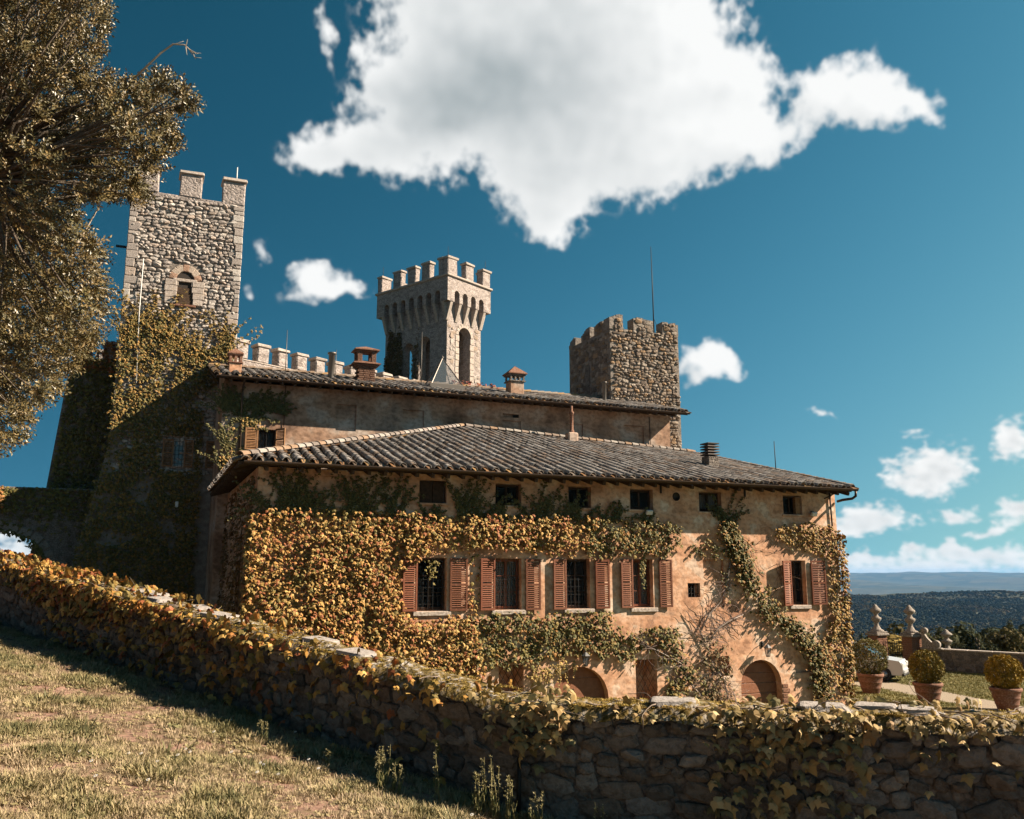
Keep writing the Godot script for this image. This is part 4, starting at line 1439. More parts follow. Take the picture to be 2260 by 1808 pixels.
# ---------------------------------------------------------------- the taller house behind it
func make_upper_house() -> void:
	var t := thing("upper_house", "taller plastered house with long tiled eave rising behind the farmhouse roof", "house", HO, HB)
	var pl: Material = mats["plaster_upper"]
	var cuts := []
	for r in [[4.05, 4.88, 10.6, 11.7], [6.85, 7.79, 10.6, 11.68], [11.4, 12.29, 10.4, 11.52], [14.5, 15.38, 10.4, 11.6], [17.52, 18.61, 10.62, 11.7]]:
		cuts.append([Vector3(r[0], r[2], -9.7), Vector3(r[1], r[3], -9.5), false, false, pl])
	cuts.append([Vector3(1.0, 9.6, -9.9), Vector3(1.68, 10.47, -9.5), false, false, pl])
	cuts.append([Vector3(1.03, 9.62, -11.2), Vector3(1.65, 10.44, -9.85), false, false, mats["room"]])
	cuts.append([Vector3(11.42, 11.66, -9.78), Vector3(12.2, 11.82, -9.5), false, false, pl])
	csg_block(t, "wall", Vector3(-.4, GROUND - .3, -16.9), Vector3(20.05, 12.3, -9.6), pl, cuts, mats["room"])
	var gs := st_new()
	extrude(gs, PackedVector2Array([Vector2(9.6, 12.3), Vector2(13.4, 12.3), Vector2(13.0, 13.3), Vector2(9.6, 12.36)]), 0, .3)
	part(t, "gable", done(gs), pl, Transform3D(Basis(Vector3(0, 0, -1), Vector3.UP, Vector3(1, 0, 0)), Vector3(-.36, 0, 0)))
	window(t, 1.02, 1.66, 9.62, 10.45, -9.85, mats["wood_dark"], 1, true)
	grille(t, 1.0, 1.68, 9.62, 10.47, -9.72, 5, 3, .008)
	shutter(t, Vector3(1.0, 9.62, -9.56), .5, .88, -1, .08, mats["shutter_ochre"], 12)
	shutter(t, Vector3(1.68, 9.62, -9.56), .5, .88, 1, .9, mats["shutter_ochre"], 12)
	part(t, "sill", worn_box(Vector3(.9, 9.5, -9.68), Vector3(1.8, 9.6, -9.5), .015), mats["pale_stone"])
	var vane := st_new()
	for i in 5:
		bx(vane, Vector3(11.95 + i * .05, 11.67, -9.74), Vector3(11.97 + i * .05, 11.81, -9.66))
	part(t, "vent_grille", done(vane), mats["iron"])
	# roof
	var roof := Node3D.new()
	roof.name = "roof"
	t.add_child(roof)
	var e := 12.36
	var front := func(u: float, v: float) -> Vector3: return Vector3(u, e + v * .28 + .01 * sin(u * 1.7), -8.8 - v)
	var st := st_new()
	var c0 := Vector3(-.82, e - .03, -8.8)
	var c1 := Vector3(20.55, e - .03, -8.8)
	var r1 := Vector3(20.55, e + 1.14, -13.0)
	var r0 := Vector3(-.82, e + 1.14, -13.0)
	var dn := Vector3.DOWN * .1
	quad(st, c0, c1, r1, r0)
	quad(st, c1 + dn, c0 + dn, r0 + dn, r1 + dn)
	quad(st, c0 + dn, c1 + dn, c1, c0)
	quad(st, r0 + dn, c0 + dn, c0, r0)
	quad(st, c1 + dn, r1 + dn, r1, c1)
	quad(st, r0, r1, r1 + Vector3(0, -1.1, -3.9), r0 + Vector3(0, -1.1, -3.9))
	part(roof, "deck", done(st), mats["eave_wood"])
	tile_slope(roof, -.72, 20.5, .37, front, func(u: float) -> float: return .12, func(u: float) -> float: return 4.2, 180)
	var at := []
	var which := PackedInt32Array()
	for i in 12:
		var p: Vector3 = front.call(-.76, .12 + i * .345)
		at.append(Transform3D(Basis(Vector3.RIGHT, .27) * Basis.from_scale(Vector3(1.1, 1.1, 1)), p + Vector3(0, .07, 0)))
		which.append(i % 3)
	for i in 58:
		at.append(Transform3D(Basis(Vector3.UP, PI / 2) * Basis.from_scale(Vector3(1.25, 1.1, 1)), Vector3(-.6 + i * .365, e + 1.28, -13.0)))
		which.append(rng.randi() % 3)
	scatter(roof, "ridge_tile", "ridge_tiles", barrel_tile(2), "tile", at, which, [Color(.42, .27, .14), Color(.36, .30, .25), Color(.3, .22, .16)], 70)
	var raf := box(Vector3(-.05, -.12, 0), Vector3(.05, 0, .74))
	for i in 42:
		part(roof, "rafter", raf, mats["eave_wood"], Transform3D(Basis(Vector3.RIGHT, .28), Vector3(-.2 + i * .49, e + .09, -9.58)))
	var g := st_new(true)
	for i in 10:
		var w := PI + PI * i / 10.0
		var v := PI + PI * (i + 1) / 10.0
		var p := Vector2(cos(w), sin(w)) * .075
		var q := Vector2(cos(v), sin(v)) * .075
		quad(g, Vector3(-.75, e - .03 + p.y, -8.71 + p.x), Vector3(20.6, e - .03 + p.y, -8.71 + p.x), Vector3(20.6, e - .03 + q.y, -8.71 + q.x), Vector3(-.75, e - .03 + q.y, -8.71 + q.x))
	part(roof, "gutter", done(g), mats["copper_gutter"])
	g = st_new(true)
	tube(g, [Vector3(.31, e - .1, -8.75), Vector3(.31, e - .3, -9.4), Vector3(.31, e - .5, -9.53), Vector3(.33, 8.6, -9.53)], [.045, .045, .045, .045], 8)
	tube(g, [Vector3(1.96, e - .1, -9.56), Vector3(1.97, 10.6, -9.56)], [.015, .015], 6)
	tube(g, [Vector3(18.9, e - .2, -9.56), Vector3(18.95, 9.4, -9.56)], [.018, .018], 6)
	part(roof, "downpipe", done(g), mats["copper_gutter"])
	make_chimneys()

func little_roof(parent: Node3D, w: float, d: float, y: float, rise: float, mat: Material) -> void:
	var st := st_new()
	var top := Vector3(0, y + rise, 0)
	var p := [Vector3(-w, y, d), Vector3(w, y, d), Vector3(w, y, -d), Vector3(-w, y, -d)]
	for i in 4:
		tri(st, p[i], p[(i + 1) % 4], top)
		var lo := Vector3.DOWN * .05
		quad(st, p[i] + lo, p[(i + 1) % 4] + lo, p[(i + 1) % 4], p[i])
	quad(st, p[3] + Vector3.DOWN * .05, p[2] + Vector3.DOWN * .05, p[1] + Vector3.DOWN * .05, p[0] + Vector3.DOWN * .05)
	part(parent, "roof", done(st), mat)

func make_chimneys() -> void:
	# small terracotta one at the left end
	var a := thing("terracotta_chimney", "small terracotta chimney at the upper roof's left end", "chimney", house(.02, 12.72, 10.2), HB)
	part(a, "shaft", worn_box(Vector3(-.24, -.25, -.22), Vector3(.24, .42, .22), .02), mats["plaster"])
	for q in [[-.2, -.2], [.2, -.2], [-.2, .18], [.2, .18], [0.0, .19]]:
		part(a, "pillar", worn_box(Vector3(q[0] - .05, .45, q[1] - .05), Vector3(q[0] + .05, .74, q[1] + .05), .01), mats["terracotta"])
	part(a, "slab", worn_box(Vector3(-.29, .42, -.27), Vector3(.29, .47, .27), .01), mats["terracotta"])
	part(a, "slab", worn_box(Vector3(-.28, .74, -.26), Vector3(.28, .79, .26), .01), mats["terracotta"])
	little_roof(a, .3, .28, .84, .24, mats["terracotta"])
	# flue pipe
	var b := thing("roof_flue", "grey cylindrical flue pipe between the merlons on the upper roof", "chimney", house(4.05, 12.95, 11.0), HB)
	var st := st_new(true)
	lathe(st, [Vector2(.14, -.2), Vector2(.14, 1.15), Vector2(.19, 1.17), Vector2(.19, 1.24), Vector2(.0, 1.25)], 14)
	part(b, "pipe", done(st), mats["zinc"])
	# two-storeyed brick chimney
	var c := thing("brick_chimney", "ornate two-tier brick chimney with tiled caps on the upper roof", "chimney", house(5.5, 12.95, 11.0), HB.scaled(Vector3.ONE * .9))
	for i in 11:
		var y := -.3 + i * .1
		for k in 3:
			part(c, "brick", worn_box(Vector3(-.43 + k * .287 + (.06 if i % 2 else 0.0), y + .006, -.34), Vector3(-.43 + (k + 1) * .287 - .014 + (.06 if i % 2 else 0.0) * (0.0 if k == 2 else 1.0), y + .094, .36), .012, .006), mats["old_brick"])
	part(c, "cornice", worn_box(Vector3(-.52, .80, -.45), Vector3(.52, .88, .45), .02), mats["old_brick"])
	little_roof(c, .66, .52, .95, .2, mats["terracotta"])
	for q in [[-.34, -.26], [.34, -.26], [-.34, .26], [.34, .26]]:
		part(c, "pillar", worn_box(Vector3(q[0] - .12, .98, q[1] - .1), Vector3(q[0] + .12, 1.52, q[1] + .1), .015, .01), mats["old_brick"])
	part(c, "slab", worn_box(Vector3(-.5, 1.52, -.4), Vector3(.5, 1.58, .4), .015), mats["old_brick"])
	little_roof(c, .6, .48, 1.63, .22, mats["terracotta"])
	# glass pyramid
	var g := thing("glass_skylight", "glass pyramid skylight with pale ribs on the upper roof", "skylight", house(9.0, 12.98, 10.9), HB)
	var base := st_new()
	bx(base, Vector3(-.8, -.2, -.8), Vector3(.8, .05, .8))
	part(g, "base", done(base), mats["zinc"])
	var top := Vector3(0, 1.42, 0)
	var cs := [Vector3(-.72, .06, .72), Vector3(.72, .06, .72), Vector3(.72, .06, -.72), Vector3(-.72, .06, -.72)]
	for i in 4:
		var gl := st_new()
		tri(gl, cs[i], cs[(i + 1) % 4], top)
		part(g, "pane", done(gl), mats["frosted_glass"])
		var rib := st_new()
		tube(rib, [cs[i], top], [.03, .02], 6)
		tube(rib, [cs[i], cs[(i + 1) % 4]], [.03, .03], 6)
		part(g, "rib", done(rib), mats["zinc"])
	var fin := st_new(true)
	lathe(fin, [Vector2(.03, 1.4), Vector2(.05, 1.46), Vector2(.02, 1.5), Vector2(0, 1.6)], 8)
	part(g, "finial", done(fin), mats["zinc"])
	# plain chimney with a dark mouth
	var d := thing("plaster_chimney", "plastered chimney with pyramid cap right of the bell tower", "chimney", house(12.45, 12.85, 10.7), HB.scaled(Vector3.ONE * .92))
	part(d, "shaft", worn_box(Vector3(-.36, -.3, -.33), Vector3(.36, .72, .33), .02), mats["plaster_upper"])
	part(d, "slab", worn_box(Vector3(-.44, .72, -.40), Vector3(.44, .78, .40), .01), mats["dark_masonry"])
	for i in 4:
		for s in [-.32, .32]:
			part(d, "pillar", worn_box(Vector3(-.38 + i * .225, .78, s - .05), Vector3(-.29 + i * .225, 1.04, s + .05), .01), mats["dark_masonry"])
	part(d, "slab", worn_box(Vector3(-.45, 1.04, -.41), Vector3(.45, 1.1, .41), .01), mats["dark_masonry"])
	little_roof(d, .5, .46, 1.16, .42, mats["terracotta"])
	# slim pipe before the right tower
	var p := thing("steel_flue", "slim grey pipe standing before the right tower's corner", "chimney", house(17.3, 13.0, 11.0), HB)
	st = st_new(true)
	lathe(st, [Vector2(.09, -.2), Vector2(.09, .95), Vector2(.13, .97), Vector2(.13, 1.02), Vector2(0, 1.03)], 12)
	part(p, "pipe", done(st), mats["zinc"])
	for q in [[2.15, 13.15, 11.2, 1.9, "thin mast between the second and third merlons"], [8.05, 12.95, 11.0, 2.6, "thin pole left of the glass pyramid"], [4.5, 13.4, 12.4, 1.3, "short thin rod above the curtain wall's fifth merlon"]]:
		var m := thing("roof_mast", q[4], "mast", house(q[0], q[1], q[2]), HB)
		st = st_new(true)
		tube(st, [Vector3(0, -.4, 0), Vector3(0, q[3], 0)], [.022, .012], 6)
		part(m, "pole", done(st), mats["zinc"])


# ---------------------------------------------------------------- towers and walls of the castle
const RUBBLE := [Color(.494, .443, .402), Color(.425, .380, .351), Color(.564, .517, .477), Color(.368, .328, .305), Color(.483, .402, .345), Color(.609, .569, .529)]

func make_left_tower() -> void:
	var t := thing("left_tower", "tall square rubble tower at the left with arched window and few merlons", "tower", house(0, 0, 13), HB)
	# shaft with a batter at its foot
	var st := st_new()
	extrude(st, PackedVector2Array([Vector2(-6.4, GROUND - .3), Vector2(.3, GROUND - .3), Vector2(.24, 21.1), Vector2(-4.32, 21.1), Vector2(-4.40, 13.5), Vector2(-4.47, 9.9), Vector2(-5.38, 5.3)]), -4.6, -.06)
	part(t, "shaft", done(st), mats["mortar"])
	var holes := [Rect2(1.62, 7.2, 1.35, 2.3)]
	# frame origin at a -4.38, h 9.5
	rubble(t, Transform3D(Basis(), Vector3(-4.34, 8.9, -.06)), 4.58, 12.2, .13, [Rect2(1.72, 7.2, 1.15, 1.95)], 300, RUBBLE, .085, 1.25)
	# quoins at both edges
	for s in [[-4.42, -4.2, 0], [.06, .26, 1]]:
		var y := 13.0
		while y < 20.9:
			var h := rng.randf_range(.16, .40)
			var w := rng.randf_range(.0, .34)
			part(t, "quoin", worn_box(Vector3(s[0] - (w if s[2] else 0.0), y, -.35), Vector3(s[1] + (0.0 if s[2] else w), y + h - .015, .03), .025, .012), tinted("stone", RUBBLE[rng.randi() % 6]))
			y += h
	# window: dressed jambs, a lunette, a wooden screen
	var win := Node3D.new()
	win.name = "arched_window"
	t.add_child(win)
	part(win, "opening", box(Vector3(-2.42, 16.2, -.045), Vector3(-1.6, 17.75, -.035)), mats["room"])
	for s in [-1, 1]:
		for i in 4:
			part(win, "jamb_stone", worn_box(Vector3(-2.01 + s * .56 - .2 - rng.randf() * .08, 16.2 + i * .27, -.12), Vector3(-2.01 + s * .56 + .2 + rng.randf() * .08, 16.46 + i * .27, .045), .02, .01), mats["pale_stone"])
	for i in 7:
		var a := PI * (i + .5) / 7.0
		part(win, "arch_stone", worn_box(Vector3(-.13, -.14, -.1), Vector3(.13, .16, .05), .02, .012), tinted("stone", Color(.55, .46, .38) if i % 3 else Color(.46, .30, .22)), Transform3D(Basis(Vector3.BACK, a - PI / 2), Vector3(-2.01 + cos(a) * .5, 17.32 + sin(a) * .5, -.03)))
	part(win, "lintel", worn_box(Vector3(-2.5, 17.2, -.1), Vector3(-1.52, 17.34, .05), .02), mats["pale_stone"])
	part(win, "sill", worn_box(Vector3(-2.5, 16.1, -.1), Vector3(-1.52, 16.2, .07), .02), mats["terracotta"])
	part(win, "screen", box(Vector3(-2.4, 16.22, -.03), Vector3(-1.62, 16.95, -.012)), mats["eave_wood"])
	for s in [-1, 1]:
		part(win, "corbel", worn_box(Vector3(-2.01 + s * .33 - .07, 17.02, -.05), Vector3(-2.01 + s * .33 + .07, 17.2, .03), .01), mats["pale_stone"])
	# merlons with caps
	for m in [[-4.30, -3.35], [-2.5, -1.57], [-.70, .24]]:
		merlon(t, m[0], m[1], 21.08, 22.2, -.75, .02)
	for m in [[-4.30, -3.35], [-2.5, -1.57], [-.70, .24]]:
		merlon(t, m[0], m[1], 21.08, 22.2, -4.6, -3.9)
	part(t, "parapet", worn_box(Vector3(-4.34, 20.9, -4.6), Vector3(.26, 21.12, -.0), .03), mats["pale_masonry"])
	# small dark windows in the shaded foot, with shutters
	for q in [[-2.0, -1.57, true], [-.3, .1, false]]:
		part(t, "foot_window", box(Vector3(q[0], 9.2, -.1), Vector3(q[1], 10.32, .0)), mats["pale_stone"])
		part(t, "pane", box(Vector3(q[0] + .05, 9.25, .002), Vector3(q[1] - .05, 10.27, .012)), plain("window_blue", lin(.12, .17, .20), .08))
		grille(t, q[0], q[1], 9.2, 10.3, .03, 3, 6, .008)
		shutter(t, Vector3(q[0], 9.2, .03), .42, 1.15, -1, .05, mats["shutter_ochre"], 14)
		shutter(t, Vector3(q[1], 9.2, .03), .36, 1.15, 1, .05, mats["shutter_ochre"], 14)
	var f := thing("wall_lamp", "small white lamp on the dark scarp below the shuttered window", "lamp", house(-1.72, 7.65, 12.93), HB)
	part(f, "lamp_housing", worn_box(Vector3(-.06, -.12, 0.0), Vector3(.06, .12, .1), .02), mats["white_metal"])
	var rod := st_new(true)
	tube(rod, [Vector3(-.12, 22.2, -.4), Vector3(-.12, 23.05, -.4)], [.03, .025], 6)
	part(t, "rod", done(rod), mats["white_metal"])
	rod = st_new(true)
	tube(rod, [Vector3(-3.72, 18.0, .1), Vector3(-3.72, 15.6, .12), Vector3(-3.62, 12.6, .14)], [.022, .022, .022], 6)
	part(t, "conduit", done(rod), mats["white_metal"])
	part(t, "spout", worn_box(Vector3(-4.85, 18.55, -.5), Vector3(-4.3, 18.64, -.4), .01), mats["iron"])

func merlon(t: Node3D, a0: float, a1: float, y0: float, y1: float, z0: float, z1: float, mat := "pale_masonry") -> void:
	var m := part(t, "merlon", worn_box(Vector3(a0, y0, z0), Vector3(a1, y1 - rng.randf() * .05, z1), .045, .028), mats[mat])
	part(m, "cap", worn_box(Vector3(a0 - .06, y1 - .045, z0 - .06), Vector3(a1 + .06, y1 + .11, z1 + .06), .03, .022), mats["pale_stone"])

func make_right_tower() -> void:
	var t := thing("right_tower", "ruined brown rubble tower with broken battlements right of the bell tower", "tower", house(18.22, 0, 12), HB)
	var w := 4.1
	var d := 4.7
	part(t, "shaft", box(Vector3(.04, GROUND - .3, -d), Vector3(w, 17.15, -.05)), mats["mortar"])
	var cols := [Color(.30, .24, .19), Color(.25, .20, .165), Color(.34, .28, .225), Color(.20, .165, .14), Color(.36, .25, .16), Color(.40, .35, .30)]
	rubble(t, Transform3D(Basis(), Vector3(.02, 9.4, -.05)), w - .02, 7.75, .145, [], 300, cols, .085, 1.2)
	# left face, turned away from the sun, with a bricked-up slit
	rubble(t, Transform3D(Basis(Vector3.UP, -PI / 2), Vector3(.04, 12.8, -d)), d, 4.3, .2, [Rect2(1.9, 0, .55, 2.9)], 0, cols, .06)
	part(t, "slit", box(Vector3(.0, 12.5, -2.75), Vector3(.03, 15.7, -2.3)), mats["dark_masonry"])
	# broken merlons, each with its stones
	for m in [[0.0, .78, 17.75, 17.97, 0, 1], [1.4, 2.58, 17.87, 17.8, 0, 1], [3.14, 4.1, 17.82, 17.78, 0, 1]]:
		broken_merlon(t, Vector3(m[0], 17.1, -.62), Vector3(m[1], 0, .0), m[2], m[3], cols)
	for m in [[-1.7, -.62, 17.75, 17.7], [-3.2, -2.2, 17.55, 17.85], [-4.7, -3.9, 17.4, 17.75]]:
		broken_merlon(t, Vector3(.02, 17.1, m[0]), Vector3(.6, 0, m[1]), m[2], m[3], cols)
	for m in [[1.3, 2.4, 17.6, 17.7], [3.2, 4.1, 17.7, 17.6]]:
		broken_merlon(t, Vector3(m[0], 17.1, -d), Vector3(m[1], 0, -d + .6), m[2], m[3], cols)
	var st := st_new(true)
	tube(st, [Vector3(3.12, 17.2, -.8), Vector3(3.11, 19.5, -.8), Vector3(3.08, 22.2, -.8)], [.035, .028, .014], 6)
	tube(st, [Vector3(3.12, 18.2, -.8), Vector3(3.4, 17.6, -.8)], [.012, .012], 5)
	part(t, "antenna", done(st), mats["iron"])
	# weeds in the broken top
	var at := []
	var which := PackedInt32Array()
	for i in 260:
		var x := rng.randf() * 4.1
		var z := -rng.randf() * .5
		if rng.randf() < .4:
			z = -rng.randf() * d
			x = rng.randf() * .5
		at.append(Transform3D(Basis(Vector3(rng.randfn(), rng.randfn(), rng.randfn()).normalized(), rng.randf() * 3).scaled_local(Vector3.ONE * rng.randf_range(.05, .12)), Vector3(x, 17.18 + rng.randf() * .06, z)))
		which.append(rng.randi() % 2)
	scatter(t, "weed_leaf", "weed_leaves", oval_leaf(), "leaf", at, which, [Color(.30, .22, .08), Color(.2, .18, .07)], 0)

func broken_merlon(t: Node3D, lo: Vector3, hi: Vector3, y0: float, y1: float, cols: Array) -> void:
	var st := st_new()
	var n := 6
	var tops := []
	for i in n + 1:
		tops.append(lerpf(y0, y1, float(i) / n) - lo.y + rng.randf_range(-.1, .05) - (.12 if i == 0 or i == n else 0.0))
	var long_x := hi.x - lo.x > hi.z - lo.z
	for i in n:
		var a := float(i) / n
		var b := float(i + 1) / n
		var p := Vector3(lerpf(lo.x, hi.x, a) if long_x else lo.x, lo.y, lo.z if long_x else lerpf(lo.z, hi.z, a))
		var q := Vector3(lerpf(lo.x, hi.x, b) if long_x else hi.x, lo.y + (tops[i] + tops[i + 1]) / 2.0, hi.z if long_x else lerpf(lo.z, hi.z, b))
		bx(st, p + Vector3(.002 * i, 0, .002 * i), q - Vector3(.0, 0, .003 * (i % 3)))
	var m := part(t, "merlon", done(st), mats["mortar"])
	var w := hi.x - lo.x if long_x else hi.z - lo.z
	var f := Transform3D(Basis(), Vector3(lo.x, lo.y, hi.z)) if long_x else Transform3D(Basis(Vector3.UP, -PI / 2), Vector3(lo.x, lo.y, lo.z))
	rubble(m, f, w, minf(y0, y1) - lo.y, .2, [], 24, cols, .06)

func make_bell_tower() -> void:
	var K := Vector3(-4.136, 0, -54)
	var B := Basis(Vector3.UP, deg_to_rad(50.4))
	var t := thing("bell_tower", "pale bell tower with arcaded corbels and square merlons in the middle", "tower", K, B)
	var w := 3.22
	var d := 5.76
	var cuts := [[Vector3(.62, 14.0, -d + .62), Vector3(w - .62, 20.95, -.62)],
		[Vector3(1.08, 14.6, -.9), Vector3(2.2, 19.98, .2), true, false], [Vector3(1.0, 14.6, -d - .2), Vector3(2.55, 19.6, -d + .9), true, false],
		[Vector3(-.2, 14.6, -2.5), Vector3(.9, 19.5, -1.5), true, true], [Vector3(-.2, 14.6, -4.0), Vector3(.9, 19.3, -3.0), true, true],
		[Vector3(w - .9, 14.6, -2.5), Vector3(w + .2, 19.5, -1.5), true, true], [Vector3(w - .9, 14.6, -4.0), Vector3(w + .2, 19.3, -3.0), true, true]]
	csg_block(t, "shaft", Vector3(0, GROUND - .3, -d), Vector3(w, 22.6, 0), mats["pale_masonry"], cuts, mats["pale_masonry"])
	# the projecting storey on its arcade
	var o := .46
	var arc := []
	for c in [.70, 1.43, 2.16, 2.89]:
		arc.append([Vector3(c - .62 + .37 - .215 + .03, 21.0, 0.0), Vector3(c + .215 - .22, 22.5, o + .1), true, false])
	var ring := []
	var xs := [.12, .90, 1.68, 2.46]
	for x in xs:
		ring.append([Vector3(x + .06, 21.5, -.05), Vector3(x + .52, 22.45, o + .1), true, false])
		ring.append([Vector3(x + .06, 21.5, -d - o - .1), Vector3(x + .52, 22.45, -d + .05), true, false])
	for k in 7:
		var z := -.45 - k * .80
		ring.append([Vector3(-o - .1, 21.5, z - .24), Vector3(.05, 22.45, z + .24), true, true])
		ring.append([Vector3(w - .05, 21.5, z - .24), Vector3(w + o + .1, 22.45, z + .24), true, true])
	csg_block(t, "parapet_storey", Vector3(-o, 21.9, -d - o), Vector3(w + o, 23.5, o), mats["pale_masonry"], ring, mats["pale_masonry"])
	# wedge corbels between the arches
	var wedge := st_new()
	extrude(wedge, PackedVector2Array([Vector2(0, 20.75), Vector2(.05, 20.75), Vector2(o - .01, 21.95), Vector2(o - .01, 22.25), Vector2(0, 22.25)]), -.11, .11)
	var wm := done(wedge)
	for x in [-.02, .80, 1.58, 2.36, 3.14]:
		part(t, "corbel", wm, mats["pale_stone"], Transform3D(Basis(Vector3.UP, -PI / 2), Vector3(x, 0, .0)))
	for k in 8:
		part(t, "corbel", wm, mats["pale_stone"], Transform3D(Basis(Vector3.UP, PI), Vector3(0, 0, -.05 - k * .80)))
	for k in 8:
		part(t, "corbel", wm, mats["pale_stone"], Transform3D(Basis(), Vector3(w, 0, -.05 - k * .80)))
	part(t, "cornice", worn_box(Vector3(-o - .12, 23.5, -d - o - .12), Vector3(w + o + .12, 23.66, o + .12), .04), mats["pale_stone"])
	# arch surrounds on the sunlit face
	for i in 9:
		var a := PI * (i + .5) / 9.0
		part(t, "arch_stone", worn_box(Vector3(-.12, -.12, -.1), Vector3(.12, .14, .04), .015, .008), mats["pale_stone"], Transform3D(Basis(Vector3.BACK, a - PI / 2), Vector3(1.64 + cos(a) * .69, 19.98 + sin(a) * .69, .0)))
	for s in [.94, 2.34]:
		for i in 9:
			part(t, "jamb_stone", worn_box(Vector3(s - .14 - rng.randf() * .06, 16.2 + i * .42, -.1), Vector3(s + .14 + rng.randf() * .06, 16.59 + i * .42, .04), .015, .008), mats["pale_stone"])
	rubble(t, Transform3D(Basis(), Vector3(.02, 16.0, -.0)), w - .04, 4.75, .26, [Rect2(.75, -1, 1.8, 6.0)], 120, [Color(.42, .375, .335), Color(.36, .31, .275), Color(.48, .435, .395), Color(.40, .32, .26)], .04)
	var y1 := 24.75
	for m in [[-o, .42], [1.22, 2.0], [2.86, w + o]]:
		merlon(t, m[0], m[1], 23.66, y1, o - .45, o)
		merlon(t, m[0], m[1], 23.66, y1, -d - o, -d - o + .45)
	for m in [[-1.95, -1.2], [-3.3, -2.55], [-4.65, -3.9], [-.42, o - .47]]:
		merlon(t, -o, -o + .45, 23.66, y1, m[0], m[1])
		merlon(t, w + o - .45, w + o, 23.66, y1, m[0], m[1])
	for q in [[-.2, .2], [w + .2, .2], [-.2, -d - .2]]:
		var st := st_new(true)
		tube(st, [Vector3(q[0], y1, q[1]), Vector3(q[0], y1 + .85, q[1])], [.02, .012], 5)
		part(t, "rod", done(st), mats["iron"])
	# dark creeper on the shaded face
	var ivy := thing("tower_creeper", "dark bare creeper clinging to the bell tower's shaded side", "creeper", K, B)
	var stems := st_new(true)
	for i in 46:
		var p := Vector3(-.03, 14.5 + rng.randf() * 2.0, -rng.randf_range(1.8, d))
		var pts := [p]
		var rad := [.02]
		for k in 9:
			p += Vector3(0, rng.randf_range(.2, .55), rng.randfn(0, .22))
			p.z = clampf(p.z, -d + .05, -.6)
			if p.y > 20.6:
				break
			pts.append(Vector3(-.03 - rng.randf() * .04, p.y, p.z))
			rad.append(.02 - .0015 * k)
		if pts.size() > 2:
			tube(stems, pts, rad, 4)
	part(ivy, "stems", done(stems), tinted("twig", Color(.17, .13, .10)))
	var at := []
	var which := PackedInt32Array()
	for i in 3400:
		var z := -d + .05 + absf(rng.randfn(0, 2.0))
		var y := 14.0 + (5.6 + 1.0 * sin(z * 2.3) + .5 * sin(z * 7.0)) * pow(rng.randf(), .7) + absf(rng.randfn(0, .25))
		if z > -1.0 - (y - 14.0) * .25 + rng.randfn(0, .3) or (y < 20.0 and ((z > -2.5 and z < -1.5) or (z > -3.98 and z < -3.02))):
			continue
		at.append(hanging(Vector3(-1, .2, 0), Vector3(-.05 - rng.randf() * .12, y, z), .16))
		which.append(rng.randi() % 3)
	scatter(ivy, "leaf", "leaves", ivy_leaf(), "leaf", at, which, [Color(.13, .10, .045), Color(.11, .095, .04), Color(.17, .10, .05)], 0)

func make_curtain_wall() -> void:
	var S := house(.24, 0, 13.3)
	var B := Basis(Vector3.UP, deg_to_rad(50.4))
	var t := thing("curtain_wall", "pale crenellated wall running from the left tower to the bell tower", "wall", S, B)
	part(t, "walling", box(Vector3(-.3, GROUND - .3, -.7), Vector3(12.6, 14.1, 0)), mats["pale_masonry"])
	part(t, "walk_coping", worn_box(Vector3(-.3, 14.1, -.72), Vector3(12.6, 14.17, .03), .02), mats["pale_stone"])
	for i in 12:
		merlon(t, .1 + i * 1.07, .1 + i * 1.07 + .58, 14.17, 14.92, -.5, .0)
	# red creeper on the parapet before the bell tower
	var ivy := thing("red_creeper", "red autumn creeper on the parapet at the bell tower's foot", "creeper", house(11.2, 13.4, 13.2), HB)
	var at := []
	var which := PackedInt32Array()
	for i in 700:
		at.append(hanging(Vector3(.2, .6, 1), Vector3(rng.randf_range(-1.1, 1.3), rng.randf_range(-.5, .35) + .25 * rng.randf(), rng.randf_range(-.4, .4)), .13))
		which.append(rng.randi() % 3)
	scatter(ivy, "leaf", "leaves", ivy_leaf(), "leaf", at, which, [Color(.26, .05, .03), Color(.20, .06, .035), Color(.32, .10, .04)], 40)

